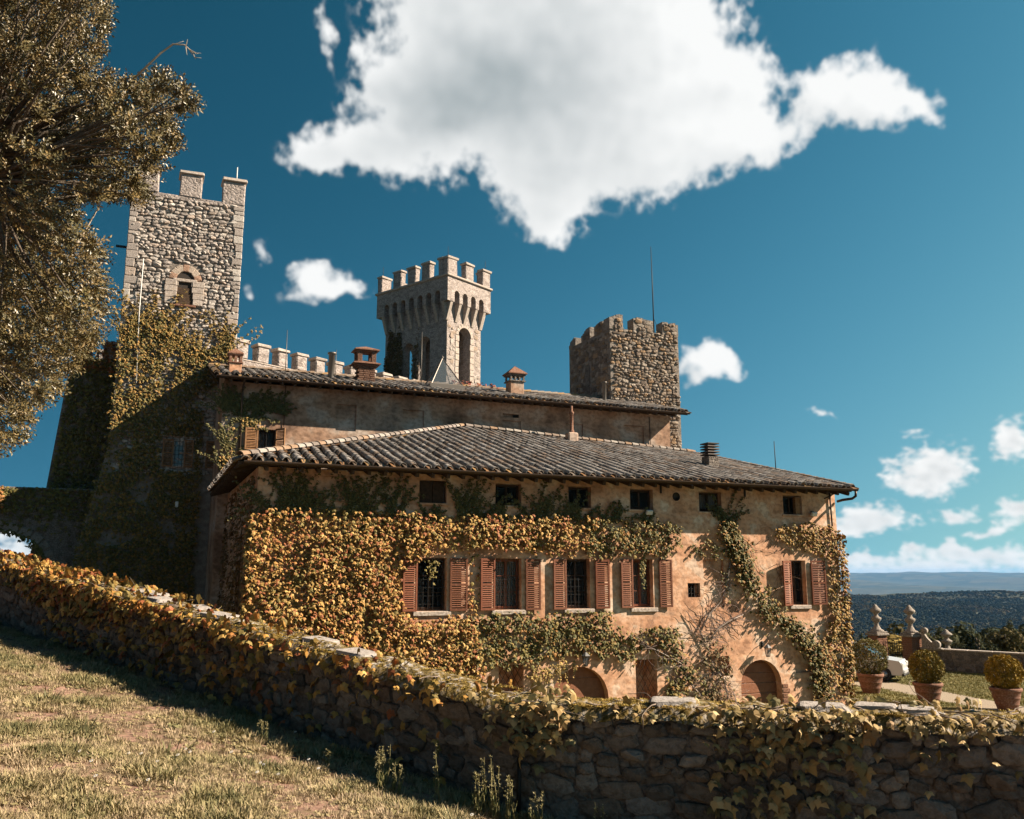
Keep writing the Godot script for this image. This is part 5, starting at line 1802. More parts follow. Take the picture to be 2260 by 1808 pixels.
func make_left_wing() -> void:
	var t := thing("shaded_wing", "dark ivy-covered castle wing left of the tall tower", "castle wing", house(0, 0, 16), HB)
	var st := st_new()
	extrude(st, PackedVector2Array([Vector2(-8.0, GROUND - .3), Vector2(-3.9, GROUND - .3), Vector2(-3.9, 14.1), Vector2(-6.25, 14.1), Vector2(-6.46, 13.0), Vector2(-6.85, 8.3)]), -5.0, 0)
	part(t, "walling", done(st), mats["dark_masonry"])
	for m in [[-6.2, -5.6], [-5.1, -4.55]]:
		merlon(t, m[0], m[1], 14.1, 14.9, -.6, 0)
	part(t, "rear_wall", box(Vector3(-5.9, 8.0, -9.0), Vector3(-3.9, 15.6, -8.2)), mats["pale_masonry"])
	for m in [[-5.8, -5.1], [-4.7, -4.1]]:
		merlon(t, m[0], m[1], 15.6, 16.4, -8.8, -8.2)
	var ivy := thing("wing_ivy", "dark ivy covering the shaded castle wing", "ivy", house(0, 0, 16), HB)
	var at := []
	var which := PackedInt32Array()
	for i in 4200:
		var y := rng.randf_range(5.0, 14.2)
		var a := rng.randf_range(-6.35 - (13.0 - y) * .085, -4.0)
		at.append(hanging(Vector3(-.2, .2, 1), Vector3(a, y, .03 + rng.randf() * .12), .15))
		which.append(rng.randi() % 3)
	for i in 500:
		at.append(hanging(Vector3(.2, .5, 1), Vector3(rng.randf_range(-6.3, -4.3), rng.randf_range(13.6, 15.0), rng.randf_range(.05, .2)), .14))
		which.append(3 + rng.randi() % 2)
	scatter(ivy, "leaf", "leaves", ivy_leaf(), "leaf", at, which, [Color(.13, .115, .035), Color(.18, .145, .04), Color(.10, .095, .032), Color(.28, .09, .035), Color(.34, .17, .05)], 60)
	# the bridge from the slope to the castle
	var b := thing("entrance_bridge", "dark arched stone bridge leading into the castle at the far left", "bridge", house(0, 0, 14), HB)
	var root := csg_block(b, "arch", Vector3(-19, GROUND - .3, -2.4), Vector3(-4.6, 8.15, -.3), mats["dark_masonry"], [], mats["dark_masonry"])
	var c := CSGPolygon3D.new()
	var p := PackedVector2Array([Vector2(-6.5, -1.2), Vector2(-6.5, 5.45)])
	var crown := []
	for i in 17:
		var w := PI * i / 16.0
		crown.append(Vector2(-10.1 + cos(w) * 3.6, 5.45 + sin(w) * 1.36))
	for i in range(1, 16):
		p.append(crown[i])
	p.append_array(PackedVector2Array([Vector2(-13.7, 5.45), Vector2(-13.7, -1.2)]))
	c.polygon = p
	c.depth = 5.0
	c.position = Vector3(0, 0, 1.5)
	c.operation = CSGShape3D.OPERATION_SUBTRACTION
	c.material = mats["dark_masonry"]
	root.add_child(c)
	part(b, "parapet_coping", worn_box(Vector3(-19, 8.15, -2.45), Vector3(-4.9, 8.27, -.22), .03), mats["dark_masonry"])
	for i in 16:
		var m: Vector2 = (crown[i] + crown[i + 1]) / 2.0
		var d: Vector2 = crown[i] - crown[i + 1]
		part(b, "arch_stone", worn_box(Vector3(-d.length() / 2 + .01, .01, -.2), Vector3(d.length() / 2 - .01, .34, .06), .03, .012), tinted("stone", Color(.30, .265, .235)), Transform3D(Basis(Vector3.BACK, d.angle()), Vector3(m.x, m.y, -.3)))
	ivy = thing("bridge_ivy", "ivy trailing over the dark bridge and fringing its arch", "ivy", house(0, 0, 14), HB)
	at = []
	which = PackedInt32Array()
	for i in 2600:
		var a := rng.randf_range(-16.0, -4.8)
		at.append(hanging(Vector3(0, .4, 1), Vector3(a, 8.25 - absf(rng.randfn(0, .8)), -.24 + rng.randf() * .12), .15))
		which.append(rng.randi() % 3)
	for i in 340:
		var w := deg_to_rad(rng.randf_range(0, 110))
		var r := 1.0 - absf(rng.randfn(0, .05))
		at.append(hanging(Vector3(0, .2, 1), Vector3(-10.1 + cos(w) * r * 3.6, 5.45 + sin(w) * r * 1.36, -.2 + rng.randf() * .1), .13))
		which.append(rng.randi() % 3)
	for i in 260:
		at.append(hanging(Vector3(.3, .4, 1), Vector3(rng.randf_range(-9.6, -8.15), rng.randf_range(7.3, 8.3), -.1 + rng.randf() * .15), .16))
		which.append(3)
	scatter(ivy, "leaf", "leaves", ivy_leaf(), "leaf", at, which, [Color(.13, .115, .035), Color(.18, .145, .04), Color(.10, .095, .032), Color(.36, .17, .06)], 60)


# ---------------------------------------------------------------- climbing plants
const GOLD := [Color(.45, .255, .075), Color(.35, .18, .055), Color(.28, .10, .04), Color(.30, .20, .06), Color(.52, .33, .115), Color(.20, .16, .05)]
const GREEN := [Color(.13, .115, .035), Color(.18, .145, .04), Color(.10, .095, .032), Color(.24, .17, .05), Color(.075, .08, .028), Color(.30, .15, .045)]
const DEEP := [Color(.12, .11, .04), Color(.09, .09, .035), Color(.15, .125, .045)]

func fill_leaves(at: Array, which: PackedInt32Array, outline: Array, per_m2: float, size: float, z: float, deep: float, n_cols: int, gaps: FastNoiseLite, gap: float) -> void:
	var p := PackedVector2Array()
	for q in outline:
		p.append(Vector2(q[0], q[1]))
	var lo := p[0]
	var hi := p[0]
	for q in p:
		lo = lo.min(q)
		hi = hi.max(q)
	var n := int((hi.x - lo.x) * (hi.y - lo.y) * per_m2)
	for i in n:
		var c := Vector2(rng.randf_range(lo.x, hi.x), rng.randf_range(lo.y, hi.y))
		var e := c + Vector2(rng.randfn(0, .07), rng.randfn(0, .07))
		if not Geometry2D.is_point_in_polygon(e, p):
			continue
		if gaps.get_noise_2d(c.x * 9.0, c.y * 9.0) < gap and rng.randf() < .8:
			continue
		var bulge := .5 + .5 * gaps.get_noise_2d(c.x * 16.0 + 99.0, c.y * 16.0)
		at.append(hanging(Vector3(.25, .1, 1), Vector3(c.x, c.y, z + .03 + deep * bulge * rng.randf_range(.4, 1.0)), size))
		var shade := gaps.get_noise_2d(c.x * 5.0, c.y * 5.0 + 40.0) * 3.2 + rng.randfn(0, 1.3)
		which.append(clampi(int(n_cols / 2.0 + shade), 0, n_cols - 1) if n_cols < 6 else (rng.randi() % 6 if rng.randf() < .6 else clampi(int(2.5 + shade), 0, 5)))

# A fan of thin branches spreading up a wall from one point, with leaves set along them.
func fan(st: SurfaceTool, at: Array, which: PackedInt32Array, base: Vector3, branches: int, long: float, spread: float, size: float, top: float) -> void:
	for k in int(branches * .85):
		var w := rng.randfn(0, spread)
		var p := base + Vector3(rng.randfn(0, .12), rng.randf_range(-.1, .1), 0)
		var pts := [p]
		var rad := [.009]
		var l := long * rng.randf_range(.6, 1.2)
		var n := 9
		for j in n:
			w += rng.randfn(.04 * signf(w), .09)
			p += Vector3(sin(w), cos(w), 0) * l / n
			if p.y > top:
				break
			pts.append(p + Vector3(0, 0, rng.randf() * .02))
			rad.append(.009 - .0008 * j)
			for q in 4:
				var s := p + Vector3(rng.randfn(0, .035), rng.randfn(0, .04), .03 + rng.randf() * .05)
				at.append(hanging(Vector3(0, .1, 1), s, size))
				which.append(rng.randi() % 3)
		if pts.size() > 1:
			tube(st, pts, rad, 4)

func make_house_ivy() -> void:
	var gaps := noise(81, 0.06, "fbm", 3)
	# golden mass
	var t := thing("golden_ivy", "golden orange ivy covering the left of the farmhouse and running above its windows", "ivy", HO, HB)
	var at := []
	var which := PackedInt32Array()
	fill_leaves(at, which, [[-.2, 6.42], [.28, 6.58], [1.34, 6.52], [2.16, 6.71], [3.58, 6.62], [5.06, 6.6], [6.61, 6.52], [8.22, 6.61], [9.56, 6.56], [10.77, 6.67], [10.84, 5.74], [9.89, 5.5], [8.71, 5.56], [7.89, 5.7], [6.61, 5.69], [5.08, 5.49], [4.64, 5.24], [4.35, 5.1], [4.28, 3.72], [4.68, 3.41], [5.72, 3.49], [6.63, 3.5], [6.8, 2.13], [6.5, 1.6], [6.5, -.2], [-.2, -.2], [-.26, 4.95]], 330, .105, 0, .16, 6, gaps, -.9)
	fill_leaves(at, which, [[-.2, 6.42], [.28, 6.58], [2.16, 6.71], [3.58, 6.62], [5.06, 6.6], [8.22, 6.61], [10.77, 6.67], [10.84, 5.74], [9.89, 5.5], [8.71, 5.56], [6.61, 5.69], [5.08, 5.49], [4.35, 5.1], [4.28, 3.72], [4.68, 3.41], [6.63, 3.5], [6.8, 2.13], [6.5, -.2], [-.2, -.2]], 210, .12, .14, .36, 6, gaps, -.1)
	fill_leaves(at, which, [[6.38, 5.5], [6.72, 5.5], [6.75, 3.5], [6.38, 3.5]], 130, .12, 0, .12, 6, gaps, -.2)
	# the corner wraps round to the shaded side
	for i in 420:
		var h := rng.randf_range(.3, 6.4)
		at.append(hanging(Vector3(-1, .1, .5), Vector3(-.06 - rng.randf() * .22, h, .15 - absf(rng.randfn(0, .25))), .16))
		which.append(rng.randi() % 6)
	# sprays over the top of the first window
	for i in 60:
		at.append(hanging(Vector3(.2, 0, 1), Vector3(5.25 + rng.randfn(0, .09), 5.25 - absf(rng.randfn(0, .28)), .06), .09))
		which.append(5)
	_shuffle_pair(at, which)
	scatter(t, "leaf", "leaves", ivy_leaf(), "leaf", at, which, GOLD, 300)
	# greener growth
	t = thing("green_ivy", "olive green ivy over the third and fourth windows and the sills below", "ivy", HO, HB)
	at = []
	which = PackedInt32Array()
	fill_leaves(at, which, [[10.4, 6.66], [12.4, 6.7], [13.2, 6.6], [14.08, 6.42], [13.95, 5.78], [13.37, 5.3], [12.9, 5.5], [11.64, 5.40], [10.4, 5.45]], 260, .115, 0, .34, 6, gaps, -.5)
	fill_leaves(at, which, [[6.5, 3.5], [7.57, 3.66], [9.03, 3.57], [11.24, 3.68], [11.57, 3.0], [12.19, 2.83], [12.17, 2.0], [11.03, 2.19], [10.52, 2.43], [9.02, 2.22], [7.57, 2.06], [6.5, 1.9]], 260, .12, 0, .34, 6, gaps, -.45)
	fill_leaves(at, which, [[12.68, 3.05], [13.76, 3.18], [14.18, 2.01], [15.16, .89], [14.9, -.2], [13.5, -.2], [13.19, 1.89]], 200, .13, 0, .28, 6, gaps, -.25)
	fill_leaves(at, which, [[11.9, 3.0], [12.9, 3.1], [13.3, 2.7], [12.9, 2.3], [12.1, 2.3]], 120, .13, 0, .2, 6, gaps, -.1)
	for i in 70:
		at.append(hanging(Vector3(.2, 0, 1), Vector3(12.55 + rng.randfn(0, .05), 5.3 - absf(rng.randfn(0, .4)), .06), .09))
		which.append(rng.randi() % 5)
	_shuffle_pair(at, which)
	scatter(t, "leaf", "leaves", ivy_leaf(), "leaf", at, which, GREEN, 240)
	# yellow tuft dangling by the first arch
	t = thing("hanging_tuft", "yellow ivy strands dangling over the left arched door", "ivy", HO, HB)
	at = []
	which = PackedInt32Array()
	fill_leaves(at, which, [[8.21, 2.3], [9.68, 2.3], [10.1, 2.0], [9.9, 1.85], [9.3, 1.72], [8.85, 1.5], [8.37, 1.72]], 210, .10, 0, .22, 6, gaps, -.3)
	var st := st_new(true)
	for k in 14:
		var x := rng.randf_range(8.5, 10.2)
		var y := 2.05
		var l := rng.randf_range(.3, .75)
		tube(st, [Vector3(x, y, .12), Vector3(x + .02, y - l * .5, .15), Vector3(x, y - l, .13)], [.004, .004, .003], 4)
		for j in 8:
			at.append(hanging(Vector3(.2, 0, 1), Vector3(x + rng.randfn(0, .02), y - l * j / 8.0, .14), .06))
			which.append(rng.randi() % 6)
	scatter(t, "leaf", "leaves", ivy_leaf(), "leaf", at, which, [Color(.42, .30, .09), Color(.36, .24, .07), Color(.48, .36, .14), Color(.3, .2, .06), Color(.4, .26, .08), Color(.25, .2, .07)], 60)
	part(t, "stems", done(st), tinted("twig", Color(.30, .22, .12)))
	# right corner
	t = thing("corner_ivy", "amber ivy column climbing the farmhouse's right corner around the last window", "ivy", HO, HB)
	at = []
	which = PackedInt32Array()
	fill_leaves(at, which, [[18.1, 6.45], [18.9, 6.6], [20.3, 6.68], [20.9, 6.5], [21.1, 6.2], [21.25, 3.27], [21.2, .93], [20.6, .3], [20.1, -.2], [19.3, -.2], [19.5, 1.64], [20.42, 3.46], [20.38, 5.33], [20.2, 5.5], [19.35, 5.74], [18.5, 5.95], [18.1, 6.1]], 210, .125, 0, .34, 6, gaps, -.4)
	for i in 800:
		var h := rng.randf_range(-.1, 6.3)
		at.append(hanging(Vector3(1, .1, .4), Vector3(21.05 + rng.randf() * .3, h, .15 - absf(rng.randfn(0, .3))), .13))
		which.append(rng.randi() % 6)
	_shuffle_pair(at, which)
	scatter(t, "leaf", "leaves", ivy_leaf(), "leaf", at, which, [Color(.34, .20, .05), Color(.26, .15, .04), Color(.40, .25, .07), Color(.20, .14, .04), Color(.30, .12, .04), Color(.16, .13, .04)], 200)
	# the strand that crosses from the attic down to the corner
	t = thing("trailing_ivy", "brown green ivy strand slanting down between the small barred window and right arch", "ivy", HO, HB)
	at = []
	which = PackedInt32Array()
	var line := [Vector2(15.9, 6.55), Vector2(16.3, 5.9), Vector2(16.5, 5.4), Vector2(16.84, 4.49), Vector2(17.7, 3.5), Vector2(19.1, 2.65), Vector2(19.67, 1.65), Vector2(19.9, .0)]
	for i in 3000:
		var f := rng.randf() * (line.size() - 1.001)
		var k := int(f)
		var c: Vector2 = line[k].lerp(line[k + 1], f - k)
		var wd := lerpf(.2, .26, f / 7.0)
		if gaps.get_noise_2d(c.x * 12.0, c.y * 12.0) < -.25 and rng.randf() < .6:
			continue
		at.append(hanging(Vector3(.25, .1, 1), Vector3(c.x + rng.randfn(0, wd), c.y + rng.randfn(0, wd * .8), .04 + rng.randf() * .25), .12))
		which.append(rng.randi() % 6)
	fill_leaves(at, which, [[14.06, 6.02], [16.02, 5.96], [17.2, 6.3], [17.3, 5.57], [16.18, 5.31], [14.04, 5.58]], 90, .115, 0, .2, 6, gaps, -.05)
	fill_leaves(at, which, [[15.7, 4.9], [16.0, 4.9], [16.0, 3.7], [15.75, 3.7]], 90, .11, 0, .15, 6, gaps, .0)
	_shuffle_pair(at, which)
	scatter(t, "leaf", "leaves", ivy_leaf(), "leaf", at, which, GREEN, 180)
	st = st_new(true)
	for k in 26:
		var p := Vector3(rng.randf_range(16.2, 18.4), rng.randf_range(4.2, 6.1), .03)
		var w := rng.randf() * TAU
		var pts := [p]
		var rad := [.007]
		for j in 7:
			w += rng.randfn(0, .35)
			p += Vector3(cos(w), sin(w), 0) * .14
			pts.append(p)
			rad.append(.007 - .0007 * j)
		tube(st, pts, rad, 4)
	part(t, "stems", done(st), tinted("twig", Color(.17, .11, .08)))
	make_bare_vine()
	make_attic_vine()
	make_dark_ivy()

func _shuffle_pair(at: Array, which: PackedInt32Array) -> void:
	# nearest leaves first, so that the ones which show largest become parts of their own
	var o := range(at.size())
	for i in range(o.size() - 1, 0, -1):
		var j := rng.randi() % (i + 1)
		var k = o[i]
		o[i] = o[j]
		o[j] = k
	o.sort_custom(func(x: int, y: int) -> bool: return at[x].origin.x - at[x].origin.z * 3.0 < at[y].origin.x - at[y].origin.z * 3.0)
	var a2 := []
	var w2 := PackedInt32Array()
	for i in o:
		a2.append(at[i])
		w2.append(which[i])
	for i in o.size():
		at[i] = a2[i]
		which[i] = w2[i]

func make_bare_vine() -> void:
	var t := thing("bare_vine", "leafless grey vine sprawling on the wall left of the right arch", "vine", HO, HB)
	var thick := st_new(true)
	var thin := st_new(true)
	var main := [[Vector3(14.75, -.3, .06), Vector3(14.85, .8, .1), Vector3(15.2, 1.7, .12), Vector3(14.95, 2.5, .1), Vector3(14.6, 3.1, .1), Vector3(14.2, 3.6, .08)],
		[Vector3(15.0, 2.6, .1), Vector3(15.4, 3.0, .14), Vector3(15.9, 3.25, .12), Vector3(16.5, 3.45, .1)],
		[Vector3(14.7, 2.9, .1), Vector3(15.1, 3.5, .1), Vector3(15.6, 3.9, .08), Vector3(15.95, 4.6, .06), Vector3(16.1, 5.3, .05)],
		[Vector3(14.85, .6, .1), Vector3(14.3, 1.2, .1), Vector3(13.9, 1.9, .12), Vector3(13.0, 2.35, .14), Vector3(12.3, 2.6, .16)],
		[Vector3(15.2, 1.7, .12), Vector3(15.6, 1.3, .1), Vector3(15.75, .6, .08), Vector3(15.7, -.2, .06)]]
	for m in main:
		var r := []
		for i in m.size():
			r.append(.032 - .004 * i)
		tube(thick, m, r, 6)
		for k in 46:
			var i: int = rng.randi() % (m.size() - 1)
			var p: Vector3 = m[i].lerp(m[i + 1], rng.randf())
			var w := rng.randf() * TAU
			var pts := [p]
			var rad := [.009]
			for j in 7:
				w += rng.randfn(0, .3)
				p += Vector3(cos(w) * .13, sin(w) * .11 + .01, rng.randfn(.004, .015))
				p.z = clampf(p.z, .02, .3)
				pts.append(p)
				rad.append(.009 - .001 * j)
			tube(thin, pts, rad, 4)
	part(t, "trunk", done(thick), tinted("twig", Color(.30, .25, .22)))
	part(t, "twigs", done(thin), tinted("twig", Color(.26, .20, .18)))
	var at := []
	var which := PackedInt32Array()
	for i in 260:
		at.append(hanging(Vector3(.2, .1, 1), Vector3(rng.randfn(15.3, .35), rng.randfn(1.9, .4), .05 + rng.randf() * .2), .10))
		which.append(rng.randi() % 3)
	for i in 420:
		at.append(hanging(Vector3(.2, .1, 1), Vector3(rng.randfn(15.1, .3), rng.randfn(.5, .35), .05 + rng.randf() * .2), .11))
		which.append(rng.randi() % 3)
	scatter(t, "leaf", "leaves", ivy_leaf(), "leaf", at, which, [Color(.17, .11, .05), Color(.12, .10, .04), Color(.22, .13, .06)], 0)

func make_attic_vine() -> void:
	var t := thing("attic_vine", "dark green creeper fanning up between the attic windows under the eave", "creeper", HO, HB)
	var st := st_new(true)
	var at := []
	var which := PackedInt32Array()
	for q in [[.45, 6.45, 22, 1.35, .5], [.95, 6.5, 20, 1.3, .6], [1.5, 6.5, 16, 1.2, .7], [3.0, 6.55, 26, 1.3, .45], [3.4, 6.5, 16, 1.2, .8], [4.0, 6.5, 20, 1.3, .7], [6.2, 6.5, 24, 1.25, .55], [6.7, 6.5, 14, 1.1, .8], [8.65, 6.5, 22, 1.2, .6], [9.4, 6.5, 12, .9, .8], [10.25, 6.5, 14, 1.0, .8], [11.2, 6.55, 8, .7, .6], [12.7, 6.55, 8, .5, .5], [2.3, 6.5, 10, .7, .9], [5.2, 6.4, 14, .5, .9], [7.7, 6.4, 14, .5, .9], [16.05, 6.5, 12, 1.3, .35], [16.0, 6.7, 9, .7, .9], [11.6, 6.6, 6, .5, .5]]:
		fan(st, at, which, Vector3(q[0], q[1], .02), q[2], q[3], q[4], .085, 7.84)
	scatter(t, "leaf", "leaves", ivy_leaf(), "leaf", at, which, DEEP, 0)
	part(t, "stems", done(st), tinted("twig", Color(.12, .09, .06)))
	# the same kind on the taller house, thick and lit lower down
	t = thing("upper_ivy", "ivy on the taller house's left corner beside the small shuttered window", "ivy", HO, HB)
	st = st_new(true)
	at = []
	which = PackedInt32Array()
	for q in [[-.2, 11.1, 16, 1.0, .5], [.3, 11.0, 18, 1.2, .6], [.9, 11.0, 22, 1.2, .7], [1.5, 11.2, 16, .9, .9], [.6, 10.6, 16, .9, .9], [-.2, 9.6, 12, 1.2, .3], [-.1, 8.7, 12, 1.1, .35]]:
		fan(st, at, which, Vector3(q[0], q[1], -9.58), q[2], q[3], q[4], .10, 12.2)
	var n0 := at.size()
	var gaps := noise(83, 0.06, "fbm", 3)
	fill_leaves(at, which, [[-.38, 10.5], [.1, 10.6], [.3, 8.0], [-.38, 8.0]], 130, .11, -9.6, .2, 3, gaps, -.1)
	fill_leaves(at, which, [[.32, 10.9], [1.2, 10.75], [1.4, 10.45], [.9, 10.5], [.35, 10.55]], 150, .1, -9.6, .2, 3, gaps, -.3)
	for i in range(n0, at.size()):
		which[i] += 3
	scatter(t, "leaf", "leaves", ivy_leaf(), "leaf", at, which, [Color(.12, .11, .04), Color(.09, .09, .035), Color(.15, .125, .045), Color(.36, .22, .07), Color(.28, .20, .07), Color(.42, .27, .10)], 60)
	part(t, "stems", done(st), tinted("twig", Color(.10, .07, .05)))

func make_dark_ivy() -> void:
	# the tall tower's ivy: lit above the roof's shadow, dark below
	var t := thing("tower_ivy", "olive and gold ivy climbing the lower half of the left tower", "ivy", house(0, 0, 13), HB)
	var gaps := noise(84, 0.06, "fbm", 3)
	var at := []
	var which := PackedInt32Array()
	fill_leaves(at, which, [[-4.4, 14.6], [-4.05, 15.2], [-3.6, 15.7], [-3.2, 14.9], [-2.85, 15.9], [-2.42, 14.95], [-1.64, 14.5], [-.84, 14.2], [-.29, 14.75], [.1, 15.5], [.24, 13.5], [-.9, 12.4], [-.9, -.2], [-6.3, -.2], [-5.38, 5.3], [-4.47, 9.9], [-4.45, 13.4]], 260, .125, 0, .26, 6, gaps, -.3)
	var st := st_new(true)
	for q in [[-3.7, 14.4, 14, 2.2, .25], [-2.9, 14.4, 18, 2.4, .2], [-2.2, 14.2, 12, 1.4, .5], [-.2, 13.9, 16, 2.0, .25], [-1.2, 13.8, 12, 1.2, .6], [-4.1, 14.3, 10, 1.3, .3]]:
		fan(st, at, which, Vector3(q[0], q[1], .04), q[2], q[3], q[4], .11, 17.0)
	# the shuttered windows in the scarp are kept clear
	var kept := []
	var kept_which := PackedInt32Array()
	for i in at.size():
		var p: Vector3 = at[i].origin
		if p.x > -2.5 and p.y > 9.05 and p.y < 10.5 and (p.x < -1.15 or p.x > -.8):
			continue
		kept.append(at[i])
		kept_which.append(which[i])
	at = kept
	which = kept_which
	scatter(t, "leaf", "leaves", ivy_leaf(), "leaf", at, which, [Color(.22, .155, .045), Color(.17, .13, .04), Color(.29, .18, .052), Color(.13, .115, .038), Color(.35, .20, .06), Color(.10, .095, .034)], 120)
	part(t, "stems", done(st), tinted("twig", Color(.16, .11, .06)))
	# the farmhouse's shaded side
	t = thing("side_creeper", "dark brown creeper on the farmhouse's shaded left side wall", "creeper", HO, HB)
	at = []
	which = PackedInt32Array()
	st = st_new(true)
	for i in 2600:
		var z := -rng.randf() * 9.4
		var y := rng.randf_range(-.2, 7.6)
		if gaps.get_noise_2d(z * 9.0, y * 5.0) < -.08:
			continue
		at.append(hanging(Vector3(-1, .1, .1), Vector3(-.04 - rng.randf() * .14, y, z), .15))
		which.append(rng.randi() % 3)
	for k in 30:
		var p := Vector3(-.03, rng.randf_range(.5, 4.0), -rng.randf() * 5.0)
		var pts := [p]
		var rad := [.014]
		for j in 8:
			p += Vector3(0, rng.randf_range(.25, .5), rng.randfn(0, .12))
			if p.y > 7.7:
				break
			pts.append(p)
			rad.append(.014 - .0013 * j)
		if pts.size() > 1:
			tube(st, pts, rad, 4)
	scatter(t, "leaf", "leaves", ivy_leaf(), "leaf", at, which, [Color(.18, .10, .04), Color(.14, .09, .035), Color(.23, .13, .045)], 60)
	part(t, "stems", done(st), tinted("twig", Color(.12, .08, .05)))


# ---------------------------------------------------------------- the garden at the right
func make_garden() -> void:
	var st := st_new(true)
	# gravel path, 4 mm above the lawn
	var e := GROUND + .004
	var left := [Vector3(14.0, e, -44.5), Vector3(16.8, e, -41.9), Vector3(17.4, e, -38.75), Vector3(18.4, e, -34.5), Vector3(19.6, e, -29.0)]
	var right := [Vector3(15.5, e, -47.5), Vector3(18.3, e, -44.4), Vector3(19.1, e, -40.8), Vector3(19.9, e, -37.0), Vector3(21.6, e, -29.0)]
	var fine_l := []
	var fine_r := []
	for i in 4:
		for k in 10:
			fine_l.append(left[i].lerp(left[i + 1], k / 10.0) + Vector3(rng.randfn(0, .04), 0, 0))
			fine_r.append(right[i].lerp(right[i + 1], k / 10.0) + Vector3(rng.randfn(0, .04), 0, 0))
	for i in fine_l.size() - 1:
		quad(st, fine_l[i], fine_r[i], fine_r[i + 1], fine_l[i + 1])
	structure("gravel_path", done(st), mats["gravel"])
	# lawn grass as a thin nap
	var blades := st_new()
	for i in 14:
		var w := rng.randf() * TAU
		var f := Vector3(rng.randfn(0, .1), 0, rng.randfn(0, .1))
		var p := Vector3(-sin(w), 0, cos(w)) * .012
		tri(blades, f - p, f + p, f + Vector3(cos(w) * .03, rng.randf_range(.03, .06), sin(w) * .03))
	var nap := done(blades)
	var at := []
	var which := PackedInt32Array()
	while at.size() < 9000:
		var z := rng.randf_range(-56, -31)
		var x := -z * rng.randf_range(.36, .62)
		var t := clampf((-z - 29.0) / 18.5, 0, 1)
		var on_path := false
		for i in fine_l.size() - 1:
			if z < fine_l[i + 1].z - 2.5 or z > fine_l[i].z + 2.5:
				pass
		var pl := _edge_x(fine_l, z)
		var pr := _edge_x(fine_r, z)
		on_path = x > pl and x < pr
		if on_path:
			continue
		at.append(Transform3D(Basis(Vector3.UP, rng.randf() * TAU).scaled_local(Vector3.ONE * rng.randf_range(.8, 1.4)), Vector3(x, GROUND, z)))
		which.append(rng.randi() % 3)
	var lawn := thing("lawn_grass", "short mown lawn around the terracotta pots", "grass")
	lawn.set_meta("kind", "stuff")
	scatter(lawn, "blades", "blades", nap, "grass", at, which, [Color(.24, .215, .06), Color(.20, .19, .055), Color(.28, .235, .08)], 0)
	make_pots()
	make_gate()
	make_car()

func _edge_x(line: Array, z: float) -> float:
	for i in line.size() - 1:
		if z >= line[i].z and z < line[i + 1].z:
			return lerpf(line[i].x, line[i + 1].x, (z - line[i].z) / (line[i + 1].z - line[i].z))
	return 999.0

func make_pots() -> void:
	var st := st_new(true)
	lathe(st, [Vector2(0, 0), Vector2(.36, 0), Vector2(.40, .03), Vector2(.46, .22), Vector2(.485, .24), Vector2(.48, .27), Vector2(.53, .46), Vector2(.555, .48), Vector2(.55, .51), Vector2(.59, .70), Vector2(.62, .72), Vector2(.655, .76), Vector2(.655, .83), Vector2(.62, .86), Vector2(.56, .86), Vector2(.55, .78), Vector2(0, .78)], 32)
	var pot := done(st)
	var leaf := oval_leaf()
	for q in [[15.74, -40.1, .66, .78, .80, "dark green clipped bush in a terracotta pot beside the white car", [Color(.11, .105, .022), Color(.08, .085, .02), Color(.16, .125, .025), Color(.20, .15, .03)]], [16.75, -36.82, .70, .66, .66, "yellow green clipped bush in the terracotta pot standing on the gravel path", [Color(.22, .16, .02), Color(.30, .20, .025), Color(.16, .13, .02), Color(.13, .115, .02)]], [19.0, -35.2, .80, .64, .66, "golden clipped bush in the rightmost pot behind the wall", [Color(.36, .23, .022), Color(.29, .185, .02), Color(.42, .28, .035), Color(.22, .155, .02)]]]:
		var t := thing("potted_bush", q[5], "potted plant", Vector3(q[0], GROUND, q[1]), Basis(Vector3.UP, rng.randf() * 3), "potted bushes on the lawn")
		part(t, "pot", pot, mats["terracotta"], Transform3D(Basis.from_scale(Vector3(.88, .98, .88)), Vector3.ZERO))
		var soil := st_new()
		lathe(soil, [Vector2(.5, .775), Vector2(0, .80)], 20)
		part(t, "soil", done(soil), mats["soil_dark"])
		st = st_new(true)
		for k in 7:
			var w := rng.randf() * TAU
			tube(st, [Vector3(cos(w) * .08, .7, sin(w) * .08), Vector3(cos(w) * .25, 1.1, sin(w) * .25), Vector3(cos(w) * .5, 1.5, sin(w) * .5)], [.03, .02, .008], 5)
		part(t, "stems", done(st), mats["bark"])
		var at := []
		var which := PackedInt32Array()
		for i in 6500:
			var d := Vector3(rng.randfn(), rng.randfn(), rng.randfn()).normalized()
			var lob := 1.0 + .09 * sin(d.x * 9.0 + q[0]) * cos(d.y * 8.0) + .05 * sin(d.z * 17.0)
			var r := lob * (1.0 - absf(rng.randfn(0, .10)))
			var c := Vector3(0, .86 + q[3] * .86, 0) + d * r * Vector3(q[4], q[3], q[4])
			at.append(Transform3D(Basis(Vector3(rng.randfn(), rng.randfn(), rng.randfn()).normalized(), rng.randf() * TAU).scaled_local(Vector3(.10, .075, .08) * rng.randf_range(.7, 1.3)), c))
			which.append(rng.randi() % 4)
		scatter(t, "bush_leaf", "crown", leaf, "leaf", at, which, q[6], 0)

